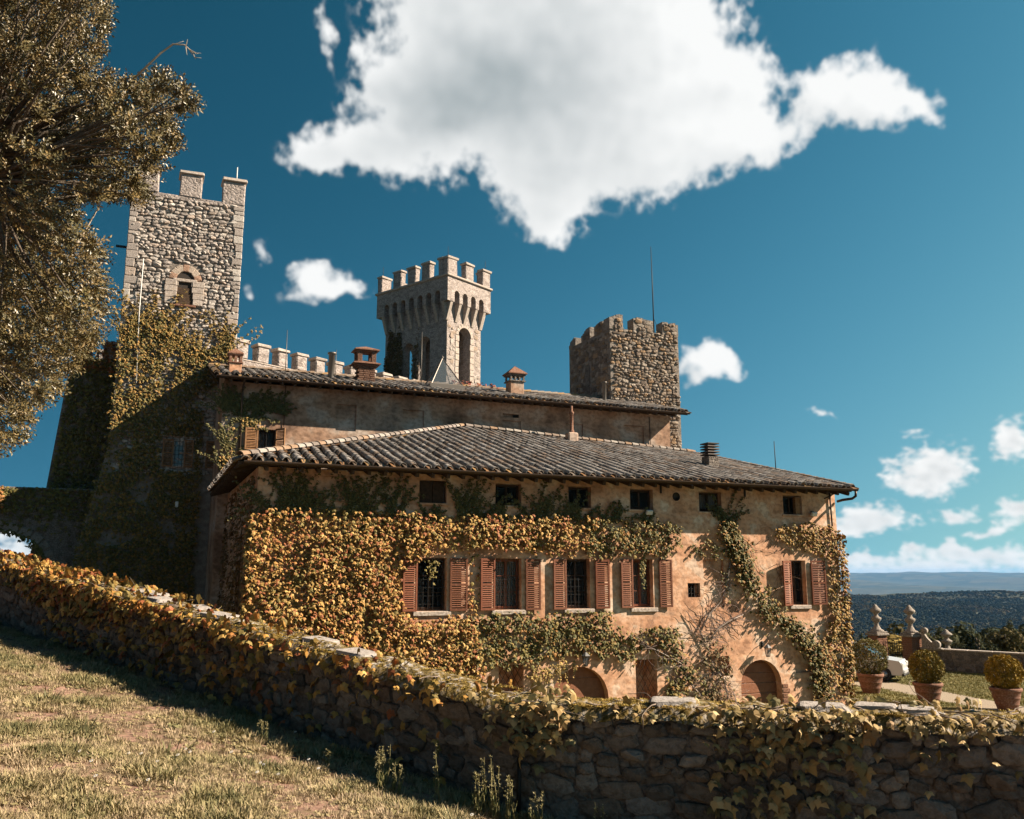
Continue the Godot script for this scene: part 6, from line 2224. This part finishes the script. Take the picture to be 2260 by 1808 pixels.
func make_gate() -> void:
	var urn := st_new(true)
	lathe(urn, [Vector2(0, 0), Vector2(.34, 0), Vector2(.36, .06), Vector2(.22, .14), Vector2(.12, .34), Vector2(.10, .46), Vector2(.17, .52), Vector2(.26, .66), Vector2(.27, .74), Vector2(.15, .82), Vector2(.10, .92), Vector2(.18, 1.02), Vector2(.30, 1.12), Vector2(.28, 1.2), Vector2(.14, 1.34), Vector2(.07, 1.46), Vector2(0, 1.5)], 16)
	var urn_mesh := done(urn)
	var piers := [[20.59, -51.0, "left brick gate pillar with pale stone urn behind the car"], [21.97, -49.8, "right brick gate pillar with stone urn at the garden wall's end"]]
	for q in piers:
		var t := thing("gate_pillar", q[2], "pillar", Vector3(q[0], GROUND, q[1]), HB, "gate pillars")
		for i in 15:
			for k in 2:
				var off := .0 if i % 2 else .12
				part(t, "brick", worn_box(Vector3(-.36 + k * (.36 + off), i * .115 + .004, -.36), Vector3(-.36 + (k * (.72 - .36 - off) + .36 + off) - .008 if k == 0 else .36, i * .115 + .108, .36), .012, .006), mats["brick"])
		part(t, "cap", worn_box(Vector3(-.46, 1.73, -.46), Vector3(.46, 1.86, .46), .03), mats["weathered_stone"])
		part(t, "cap", worn_box(Vector3(-.40, 1.863, -.40), Vector3(.40, 1.95, .40), .03), mats["weathered_stone"])
		part(t, "urn", urn_mesh, mats["weathered_stone"], Transform3D(Basis.from_scale(Vector3(1.05, 1.0, 1.05)), Vector3(0, 1.95, 0)))
	var a := Vector3(20.9, GROUND, -50.7)
	var b := Vector3(21.65, GROUND, -50.1)
	var g := thing("iron_gate", "rusty iron bar gate between the two brick pillars", "gate", a)
	var d := b - a
	for leafn in 1:
		for i in 9:
			var st := st_new()
			var p := d * (i / 8.0)
			tube(st, [p + Vector3(0, .08, 0), p + Vector3(0, 1.45, 0)], [.02, .015], 5)
			part(g, "bar", done(st), mats["iron"])
		for y in [.15, .75, 1.35]:
			var st := st_new()
			tube(st, [Vector3(0, y, 0), d + Vector3(0, y, 0)], [.02, .02], 5)
			part(g, "rail", done(st), mats["iron"])
	# the garden wall, from the right pillar towards the camera's right
	var w := thing("garden_wall", "dark rubble garden wall with pale coping along the lawn's far side", "wall", Vector3(22.3, GROUND, -49.6))
	var run := Vector3(23.0, 0, 20.5)
	var l := run.length()
	var x := run / l
	var F := Basis(x, Vector3.UP, x.cross(Vector3.UP))
	part(w, "core", box(Vector3(0, -.2, -.4), Vector3(l, 1.08, -.04)), mats["dark_masonry"], Transform3D(F, Vector3.ZERO))
	rubble(w, Transform3D(F, Vector3(0, 0, 0) - F.z * .04), 9.0, 1.06, .2, [], 120, [Color(.20, .17, .145), Color(.25, .21, .18), Color(.16, .135, .115), Color(.28, .235, .2)], .06)
	for i in 26:
		part(w, "coping_stone", worn_box(Vector3(i * 1.2 + .006, 1.08, -.46), Vector3((i + 1) * 1.2 - .006, 1.16, .03), .02, .006), mats["pale_stone"], Transform3D(F, Vector3.ZERO))
	# scroll volute stepping down from the pillar
	var sc := thing("stone_scroll", "carved pale stone scroll between the right pillar and the wall", "scroll", Vector3(22.4, GROUND + 1.16, -49.45), F)
	var st := st_new()
	var bracket := PackedVector2Array()
	for i in 11:
		var u := i / 10.0
		bracket.append(Vector2(.12 + .62 * u, .98 - .98 * pow(u, .55) + .16 * u))
	bracket.append_array(PackedVector2Array([Vector2(.74, .02), Vector2(.0, .02), Vector2(.0, 1.02)]))
	extrude(st, bracket, -.12, .12)
	part(sc, "bracket", done(st), mats["weathered_stone"])
	for q in [[.70, .22, .21], [.16, .93, .15]]:
		st = st_new(true)
		lathe(st, [Vector2(0, -.17), Vector2(q[2] * .45, -.17), Vector2(q[2] * .6, -.15), Vector2(q[2], -.16), Vector2(q[2], .16), Vector2(q[2] * .6, .15), Vector2(q[2] * .45, .17), Vector2(0, .17)], 20)
		part(sc, "volute", done(st), mats["weathered_stone"], Transform3D(Basis(Vector3.RIGHT, PI / 2), Vector3(q[0], q[1], 0)))
	part(sc, "plinth", worn_box(Vector3(-.1, -.02, -.2), Vector3(1.0, .05, .2), .02), mats["weathered_stone"])
	var fin := thing("stone_finial", "small pale stone finial standing behind the garden wall", "finial", Vector3(25.2, GROUND - .4, -52.5), F)
	part(fin, "pedestal", worn_box(Vector3(-.4, -1.0, -.4), Vector3(.4, 1.1, .4), .03), mats["pale_stone"])
	part(fin, "urn", urn_mesh, mats["weathered_stone"], Transform3D(Basis.from_scale(Vector3(1.1, .85, 1.1)), Vector3(0, 1.1, 0)))
	# yellowing vine seen through the gate
	var v := thing("vineyard_bush", "yellowing leafy bush seen through the iron gate", "bush", Vector3(22.6, GROUND - .3, -54.5))
	part(v, "crown", lump_crown(900, .12), tinted("far_leaf", Color(.28, .20, .06)), Transform3D(Basis.from_scale(Vector3(2.6, .9, 1.6)), Vector3(0, .9, 0)))
	st = st_new()
	tube(st, [Vector3(0, -.3, 0), Vector3(0, .8, 0)], [.06, .04], 6)
	part(v, "stems", done(st), mats["bark"])

func make_car() -> void:
	var dir := Vector3(.85, 0, .53).normalized()
	var B := Basis(dir, Vector3.UP, dir.cross(Vector3.UP))
	var t := thing("parked_car", "white car parked behind the first potted bush", "car", Vector3(17.35, GROUND + .01, -45.6), B)
	var w := .86
	var side := PackedVector2Array([Vector2(-2.1, .32), Vector2(2.1, .32), Vector2(2.2, .5), Vector2(2.18, .78), Vector2(2.05, .98), Vector2(1.25, 1.08), Vector2(-2.02, 1.1), Vector2(-2.18, .95), Vector2(-2.2, .5)])
	var st := st_new()
	extrude(st, side, -w, w)
	part(t, "body", done(st), mats["car_paint"])
	# cabin: narrower at the roof
	var lo := [Vector2(1.2, 1.08), Vector2(-2.0, 1.1)]
	var hi := [Vector2(.35, 1.66), Vector2(-1.75, 1.68)]
	st = st_new()
	var p := func(q: Vector2, z: float) -> Vector3: return Vector3(q.x, q.y, z)
	var wl := w - .03
	var wh := w - .2
	quad(st, p.call(hi[1], wh), p.call(hi[0], wh), p.call(hi[0], -wh), p.call(hi[1], -wh))
	for s in [-1.0, 1.0]:
		# pillars
		for u in [[0.0, .06], [.36, .41], [.68, .73], [.94, 1.0]]:
			var a: Vector3 = p.call(lo[0].lerp(lo[1], u[0]), wl * s).lerp(Vector3(lo[0].x, lo[0].y, wl * s), 0)
			var b: Vector3 = p.call(lo[0].lerp(lo[1], u[1]), wl * s)
			var c: Vector3 = p.call(hi[0].lerp(hi[1], u[1]), wh * s)
			var d: Vector3 = p.call(hi[0].lerp(hi[1], u[0]), wh * s)
			if s < 0:
				quad(st, a, b, c, d)
			else:
				quad(st, b, a, d, c)
	part(t, "cabin", done(st), mats["car_paint"])
	part(t, "roof", worn_box(Vector3(-1.8, 1.66, -wh - .03), Vector3(.40, 1.72, wh + .03), .03), mats["car_paint"])
	st = st_new()
	var inn := .02
	for s in [-1.0, 1.0]:
		quad(st, p.call(lo[0], (wl - inn) * s), p.call(lo[1], (wl - inn) * s), p.call(hi[1], (wh - inn) * s), p.call(hi[0], (wh - inn) * s))
	quad(st, p.call(lo[0], -wl + inn), p.call(lo[0], wl - inn), p.call(hi[0], wh - inn), p.call(hi[0], -wh + inn))
	quad(st, p.call(lo[1], wl - inn), p.call(lo[1], -wl + inn), p.call(hi[1], -wh + inn), p.call(hi[1], wh - inn))
	part(t, "windows", done(st), plain("car_glass", lin(.05, .10, .13), .06))
	for s in [-1.0, 1.0]:
		var rail := st_new()
		tube(rail, [Vector3(-1.6, 1.76, (wh - .02) * s), Vector3(.2, 1.76, (wh - .02) * s)], [.02, .02], 6)
		part(t, "roof_rail", done(rail), mats["car_trim"])
		part(t, "headlight", worn_box(Vector3(2.0, .72, s * .62 - .2), Vector3(2.2, .9, s * .62 + .2), .04), mats["lamp_glass"])
		part(t, "tail_light", worn_box(Vector3(-2.22, .85, s * .7 - .12), Vector3(-2.05, 1.08, s * .7 + .12), .03), mats["tail_lamp"])
		part(t, "mirror", worn_box(Vector3(.85, 1.05, s * .95 - .1), Vector3(1.02, 1.2, s * .95 + .1), .03), mats["car_trim"])
		for x in [-1.3, 1.32]:
			var wh2 := st_new(true)
			lathe(wh2, [Vector2(.2, -.1), Vector2(.33, -.1), Vector2(.345, -.07), Vector2(.345, .07), Vector2(.33, .1), Vector2(.2, .1)], 24)
			var tyre := part(t, "wheel", done(wh2), mats["tyre"], Transform3D(Basis(Vector3.RIGHT, PI / 2), Vector3(x, .345, s * (w - .04))))
			var rs := st_new(true)
			lathe(rs, [Vector2(0, -.09), Vector2(.21, -.085), Vector2(.21, .085), Vector2(0, .09)], 18)
			part(tyre, "rim", done(rs), mats["rim"])
	part(t, "bumper", worn_box(Vector3(2.1, .38, -.8), Vector3(2.27, .62, .8), .05), mats["car_paint"])
	part(t, "bumper_trim", worn_box(Vector3(2.11, .28, -.78), Vector3(2.24, .375, .78), .02), mats["car_trim"])


# ---------------------------------------------------------------- the holm oak at the left
# clumps of leaves: x, y, z, radius (m)
const CLUMPS := [-5.50,8.63,-8.86,0.29,-4.17,9.24,-8.63,0.28,-3.65,9.21,-7.66,0.25,-5.09,8.21,-8.56,0.28,-4.35,7.77,-7.91,0.26,-5.82,11.58,-9.63,0.32,-5.01,10.77,-9.05,0.30,-4.90,10.58,-7.82,0.26,-5.40,9.15,-9.66,0.32,-3.40,8.73,-7.34,0.24,-3.82,7.15,-7.44,0.25,-4.04,9.30,-8.13,0.27,-4.83,9.55,-7.36,0.24,-4.73,7.04,-7.81,0.26,-6.10,8.37,-9.63,0.32,-5.72,10.57,-9.84,0.32,-5.01,9.88,-9.24,0.30,-5.28,10.45,-9.50,0.31,-4.65,7.52,-7.67,0.25,-5.22,9.71,-8.23,0.27,-5.52,6.68,-8.95,0.29,-5.27,9.38,-8.33,0.27,-5.72,7.08,-9.17,0.30,-4.47,6.84,-7.95,0.26,-5.38,9.11,-8.59,0.28,-5.13,10.57,-9.85,0.32,-5.55,7.14,-9.34,0.31,-4.01,9.83,-8.98,0.30,-4.52,7.13,-8.30,0.27,-5.36,6.67,-9.10,0.30,-5.13,11.03,-8.91,0.29,-5.04,9.33,-9.52,0.31,-6.31,9.29,-9.83,0.32,-5.27,10.51,-7.87,0.26,-5.85,7.91,-9.40,0.31,-4.58,9.93,-8.06,0.27,-4.86,9.46,-9.01,0.30,-4.26,8.55,-7.43,0.24,-4.61,7.64,-8.45,0.28,-6.08,10.24,-9.18,0.30,-3.74,8.77,-8.07,0.27,-4.10,7.56,-7.89,0.26,-4.11,7.90,-7.55,0.25,-5.09,9.58,-8.80,0.29,-4.36,8.12,-7.42,0.24,-6.12,8.70,-9.78,0.32,-5.63,10.69,-9.23,0.30,-3.96,10.23,-7.35,0.24,-5.09,10.36,-7.98,0.26,-5.55,10.05,-9.11,0.30,-5.05,8.62,-8.21,0.27,-5.09,7.87,-8.81,0.29,-5.52,9.49,-8.36,0.28,-4.60,8.13,-7.94,0.26,-5.56,7.77,-9.59,0.32,-3.54,9.59,-8.21,0.27,-5.26,6.93,-9.37,0.31,-4.87,10.32,-8.19,0.27,-5.35,6.24,-8.70,0.29,-5.03,8.63,-7.69,0.25,-5.00,9.93,-7.58,0.25,-5.39,9.43,-9.00,0.30,-4.16,8.84,-8.43,0.28,-4.59,7.40,-8.49,0.28,-4.26,9.05,-8.31,0.27,-4.36,10.44,-8.03,0.26,-5.97,7.70,-9.45,0.31,-4.29,9.80,-7.97,0.26,-4.34,10.39,-7.60,0.25,-4.67,6.20,-7.96,0.26,-4.59,9.40,-7.56,0.25,-4.01,7.74,-7.65,0.25,-5.08,8.93,-8.56,0.28,-5.72,7.56,-9.89,0.33,-5.97,9.66,-9.22,0.30,-4.61,9.67,-7.33,0.24,-4.82,6.92,-7.66,0.25,-4.07,7.05,-7.84,0.26,-5.99,8.71,-9.29,0.31,-3.78,9.42,-8.71,0.17,-5.08,6.64,-9.01,0.18,-5.23,9.09,-9.75,0.19,-5.25,9.64,-7.79,0.15,-5.00,7.52,-8.35,0.16,-5.30,7.13,-9.88,0.19,-3.88,7.45,-7.86,0.15,-5.08,9.16,-9.11,0.18,-3.82,9.89,-8.48,0.17,-4.92,7.18,-9.27,0.18,-5.13,7.59,-7.96,0.16,-3.96,9.78,-7.45,0.15,-5.46,8.35,-9.41,0.18,-4.65,10.47,-7.73,0.15,-5.97,6.60,-9.60,0.19,-5.47,11.03,-8.36,0.16,-6.00,11.40,-8.79,0.17,-4.22,8.96,-8.97,0.18,-5.81,8.34,-8.98,0.18,-5.27,9.76,-8.05,0.16,-4.41,9.48,-7.64,0.15,-4.32,9.28,-8.33,0.16,-5.24,9.58,-8.69,0.17,-5.75,7.04,-9.83,0.19,-5.56,10.46,-8.16,0.16,-6.04,10.78,-9.58,0.19,-5.96,8.50,-9.79,0.19,-3.32,8.62,-7.43,0.14,-4.62,8.06,-8.19,0.16,-4.44,10.43,-7.48,0.15,-5.05,10.80,-9.83,0.19,-4.09,9.72,-8.25,0.16,-4.56,9.41,-8.10,0.16,-4.50,7.11,-7.44,0.15,-4.66,7.18,-9.08,0.18,-4.50,9.64,-8.65,0.17,-5.24,9.92,-7.72,0.15,-5.64,6.95,-9.28,0.18,-4.72,7.59,-9.47,0.18,-5.03,6.11,-8.48,0.17,-4.63,8.99,-8.43,0.16,-4.93,6.21,-8.66,0.09,-5.43,6.06,-8.73,0.09,-3.31,9.42,-7.64,0.08,-5.30,7.60,-9.49,0.10,-5.03,10.09,-9.20,0.10,-5.19,8.42,-7.85,0.08,-5.52,9.02,-9.81,0.10,-4.71,8.27,-9.31,0.10,-4.71,8.48,-9.14,0.09,-5.10,9.17,-9.59,0.10,-5.15,11.87,-9.89,0.10,-4.53,9.15,-8.15,0.08,-3.89,8.65,-8.49,0.09,-3.47,9.16,-8.34,0.09,-5.05,6.42,-8.94,0.09,-2.93,9.06,-7.33,0.08,-4.85,6.33,-8.05,0.08,-5.60,9.05,-8.80,0.09,-4.66,8.39,-9.39,0.10,-4.73,10.69,-9.05,0.09,-3.70,8.17,-7.38,0.08,-5.24,8.49,-8.77,0.09,-5.24,10.98,-8.16,0.08,-3.81,9.66,-8.16,0.08,-3.05,9.23,-7.43,0.08,-4.92,9.51,-9.61,0.10,-4.81,8.88,-7.70,0.08,-4.76,11.61,-8.97,0.09,-3.87,9.67,-8.09,0.08,-5.20,10.38,-8.82,0.09,-4.79,11.33,-8.64,0.09,-4.85,9.06,-9.32,0.10,-4.95,10.99,-8.13,0.08,-5.78,6.16,-9.50,0.10,-4.38,10.57,-8.46,0.09,-5.03,10.69,-8.77,0.09,-4.21,9.64,-8.38,0.09,-5.00,8.00,-9.03,0.09,-4.20,7.78,-8.44,0.09,-4.60,6.95,-8.86,0.09,-4.35,8.87,-8.93,0.09,-5.82,9.01,-8.79,0.09,-4.08,6.39,-7.46,0.08,-4.29,9.21,-9.58,0.10,-5.46,11.04,-8.75,0.09,-5.68,7.72,-8.83,0.09,-4.04,10.57,-7.82,0.08,-5.05,10.16,-7.66,0.08,-3.58,8.78,-8.06,0.08,-5.63,9.14,-8.44,0.09,-4.87,6.60,-7.72,0.08,-4.91,8.83,-8.58,0.09,-3.87,6.97,-7.78,0.08,-5.29,10.63,-8.58,0.09,-5.84,10.83,-8.48,0.09,-5.25,7.74,-9.37,0.10,-3.81,8.31,-7.48,0.08,-3.47,9.27,-8.28,0.09,-3.33,9.10,-7.79,0.08,-5.00,10.52,-8.69,0.09,-5.38,7.96,-9.53,0.10,-5.61,11.63,-9.51,0.10,-4.87,9.14,-7.59,0.08,-4.17,7.46,-8.48,0.09,-5.01,7.63,-8.57,0.09,-4.56,8.48,-8.64,0.09,-4.66,10.47,-7.44,0.08,-4.32,7.65,-8.02,0.08,-5.62,7.25,-9.23,0.10,-5.78,9.43,-8.62,0.09,-4.94,9.13,-8.05,0.08,-5.31,10.65,-9.02,0.09,-4.63,9.96,-9.61,0.10,-4.97,11.38,-8.66,0.09,-4.62,9.06,-8.16,0.08,-3.58,8.97,-7.53,0.08,-4.24,6.55,-7.91,0.08,-4.88,6.44,-8.49,0.09,-5.43,8.18,-9.18,0.10,-4.78,10.17,-7.45,0.08,-6.67,11.87,-9.63,0.10,-5.24,8.16,-9.23,0.10,-5.59,8.59,-8.49,0.09,-4.52,9.19,-7.76,0.08,-6.12,8.23,-9.77,0.10,-4.25,9.31,-8.53,0.09,-6.17,10.38,-9.80,0.10,-3.22,8.64,-7.47,0.08,-4.03,10.49,-9.21,0.10,-4.46,10.45,-9.76,0.10,-4.96,10.92,-8.93,0.09,-6.37,10.81,-9.37,0.10,-5.08,10.43,-9.13,0.09,-4.67,8.46,-8.51,0.09,-4.99,6.88,-8.66,0.09,-5.35,10.61,-8.80,0.09,-3.24,9.32,-7.90,0.08,-4.66,11.09,-8.99,0.09,-4.32,9.65,-8.04,0.08,-4.40,8.96,-8.33,0.09,-6.04,10.91,-9.52,0.10,-3.74,7.73,-7.42,0.08,-4.72,10.81,-8.42,0.09,-5.05,10.53,-7.56,0.08,-5.85,8.76,-9.57,0.10,-3.66,8.60,-8.04,0.08]

const OAK_LEAVES := [Color(.162, .123, .047), Color(.123, .101, .038), Color(.202, .151, .062), Color(.101, .087, .034), Color(.241, .168, .067), Color(.134, .118, .056)]

func sprig() -> ArrayMesh:
	# a thin shoot with leaves around it
	if meshes.has("sprig"):
		return meshes["sprig"]
	var sp := st_new()
	tube(sp, [Vector3(0, -.09, 0), Vector3(0, .09, .004)], [.0028, .0015], 3)
	for i in 11:
		var w := i * 2.4
		var y := -.07 + i * .0155
		var out := Vector3(cos(w), .75, sin(w)).normalized()
		var across := Vector3(-sin(w), 0, cos(w))
		var nrm := out.cross(across)
		var l := rng.randf_range(.040, .056)
		var b := Vector3(0, y, 0) + out * .006
		var h := l * .25
		var m := b + out * l * .5
		tri(sp, b, m + across * h - nrm * h * .3, b + out * l)
		tri(sp, b, b + out * l, m - across * h - nrm * h * .3)
	meshes["sprig"] = done(sp)
	return meshes["sprig"]

func make_oak() -> void:
	var foot := Vector3(-8.6, near_height(-8.6, -8.6) - .1, -8.6)
	var t := thing("holm_oak", "large evergreen oak leaning in from the left edge with small glossy leaves", "tree", foot)
	var fork := Vector3(.5, 3.4, 0)
	var st := st_new(true)
	tube(st, [Vector3(0, -.2, 0), Vector3(.05, .7, .02), Vector3(.2, 2.0, .03), fork, fork + Vector3(.2, 1.8, .1), fork + Vector3(.1, 3.8, 0)], [.42, .34, .30, .26, .17, .07], 10)
	part(t, "trunk", done(st), mats["bark"])
	# limbs: one to each group of clumps, then a branch to each clump
	var cl := []
	for i in range(0, CLUMPS.size(), 4):
		cl.append([Vector3(CLUMPS[i], CLUMPS[i + 1], CLUMPS[i + 2]) - foot, CLUMPS[i + 3]])
	for i in 60:
		# the rest of the crown, out of the picture to the left and above
		var d := Vector3(rng.randfn(), rng.randfn(), rng.randfn()).normalized() * pow(rng.randf(), .35)
		var c := Vector3(-.2, 5.4, .2) + d * Vector3(3.0, 3.4, 3.2)
		if (c + foot).x > -5.9 and (c + foot).y < 10.2:
			continue
		cl.append([c, rng.randf_range(.4, .6)])
	var hubs := []
	for i in 14:
		var k: Array = cl[(i * 13 + 5) % cl.size()]
		hubs.append(fork + (k[0] - fork) * .6 + Vector3(0, rng.randf_range(.0, .35), 0))
	var limbs := st_new(true)
	for h in hubs:
		var m: Vector3 = fork.lerp(h, .5) + Vector3(rng.randfn(0, .12), .25, rng.randfn(0, .12))
		tube(limbs, [fork + Vector3(0, rng.randf() * 1.5, 0), m, h], [.11, .07, .04], 7)
	part(t, "limbs", done(limbs), mats["bark"])
	var twigs := st_new(true)
	var at := []
	var which := PackedInt32Array()
	for c in cl:
		var best: Vector3 = hubs[0]
		for h in hubs:
			if h.distance_to(c[0]) < best.distance_to(c[0]):
				best = h
		var mid: Vector3 = best.lerp(c[0], .55) + Vector3(rng.randfn(0, .08), rng.randf_range(-.02, .14), rng.randfn(0, .08))
		tube(twigs, [best, mid, c[0]], [.022, .013, .006], 5)
		var r: float = c[1]
		var n := int(16 + 900 * r * r)
		var axis: Vector3 = (c[0] - best).normalized()
		for k in n:
			var d := Vector3(rng.randfn(), rng.randfn(), rng.randfn()).normalized()
			var p: Vector3 = c[0] + d * r * pow(rng.randf(), .45) * Vector3(1.1, .85, 1.1)
			var up := (d * .9 + axis * .8 + Vector3(0, .25, 0) + Vector3(rng.randfn(0, .4), rng.randfn(0, .4), rng.randfn(0, .4))).normalized()
			var x := up.cross(Vector3(rng.randfn(), rng.randfn(), rng.randfn())).normalized()
			at.append(Transform3D(Basis(x, up, x.cross(up)).scaled_local(Vector3.ONE * rng.randf_range(.6, 1.0)), p))
			which.append(rng.randi() % 6)
	part(t, "branches", done(twigs), mats["bark"])
	scatter(t, "sprig", "crown", sprig(), "gloss_leaf", at, which, OAK_LEAVES, 0)
	# two bare shoots that reach out of the crown
	for q in [[Vector3(-3.95, 9.72, -8.2), Vector3(-3.61, 10.11, -8.2), Vector3(-3.49, 10.21, -8.2), Vector3(-3.37, 10.20, -8.2), Vector3(-3.28, 10.11, -8.2), Vector3(-3.25, 10.04, -8.2)], [Vector3(-4.45, 7.7, -8.2), Vector3(-4.3, 8.0, -8.2), Vector3(-4.16, 8.3, -8.2), Vector3(-4.09, 8.45, -8.2)]]:
		st = st_new(true)
		var pts := []
		var rad := []
		for i in q.size():
			pts.append(q[i] - foot)
			rad.append(.012 - .0018 * i)
		tube(st, pts, rad, 5)
		for k in 10:
			var i: int = rng.randi() % (q.size() - 1)
			var p: Vector3 = (q[i].lerp(q[i + 1], rng.randf())) - foot
			tube(st, [p, p + Vector3(rng.randf_range(.02, .10), rng.randfn(-.02, .05), rng.randfn(0, .05))], [.005, .002], 4)
		part(t, "bare_shoot", done(st), tinted("twig", Color(.50, .42, .34)))



# Oaks that stand outside the picture: one to the right shades the right end of the low wall, three behind the camera keep the sky off its near face.
func make_far_oaks() -> void:
	for q in [[12.6, -5.2, -.4, -1.0, 1.0, "evergreen oak standing to the right of the low wall, shading its right end"], [-8.0, 6.5, 0.0, 0.0, 1.7, "evergreen oak on the meadow behind the viewer, left of three"], [1.0, 10.5, 0.0, 0.0, 1.9, "evergreen oak on the meadow behind the viewer, middle of three"], [10.5, 7.5, 0.0, 0.0, 1.7, "evergreen oak on the meadow behind the viewer, right of three"]]:
		var foot := Vector3(q[0], near_height(q[0], q[1]) - .1, q[1])
		var k: float = q[4]
		var t := thing("holm_oak", q[5], "tree", foot)
		var st := st_new(true)
		tube(st, [Vector3(0, -.2, 0), Vector3(-.05, 1.6 * k, .0), Vector3(q[2] * .7, 3.6 * k, q[3] * .8), Vector3(q[2], 6.0 * k, q[3])], [.3 * k, .24 * k, .18 * k, .06], 9)
		part(t, "trunk", done(st), mats["bark"])
		var limbs := st_new(true)
		var at := []
		var which := PackedInt32Array()
		for i in 46:
			var d := Vector3(rng.randfn(), rng.randfn(), rng.randfn()).normalized() * pow(rng.randf(), .4)
			var c := Vector3(q[2], 5.2 * k, q[3]) + d * Vector3(2.5, 2.3, 2.1) * k
			tube(limbs, [Vector3(q[2] * .6, (3.0 + rng.randf() * 2.0) * k, q[3] * .8), c.lerp(Vector3(q[2], 4.0 * k, q[3]), .4), c], [.06, .035, .01], 5)
			for j in 75:
				var e := Vector3(rng.randfn(), rng.randfn(), rng.randfn()).normalized()
				var x := e.cross(Vector3(rng.randfn(), rng.randfn(), rng.randfn())).normalized()
				at.append(Transform3D(Basis(x, e, x.cross(e)).scaled_local(Vector3.ONE * k), c + e * .55 * k * pow(rng.randf(), .5)))
				which.append(rng.randi() % 6)
		part(t, "limbs", done(limbs), mats["bark"])
		scatter(t, "sprig", "crown", sprig(), "gloss_leaf", at, which, OAK_LEAVES, 0)


func _ready() -> void:
	rng.seed = 20240917
	make_view()
	make_materials()
	make_land()
	make_farmhouse()
	make_upper_house()
	make_left_tower()
	make_bell_tower()
	make_right_tower()
	make_curtain_wall()
	make_left_wing()
	make_wall()
	make_garden()
	make_house_ivy()
	lantern("pale glass lantern on an iron bracket above the left arched door", 10.25, 2.24)
	lantern("pale glass lantern on an iron bracket above the right arched door", 17.31, 2.27)
	make_oak()
	make_far_oaks()
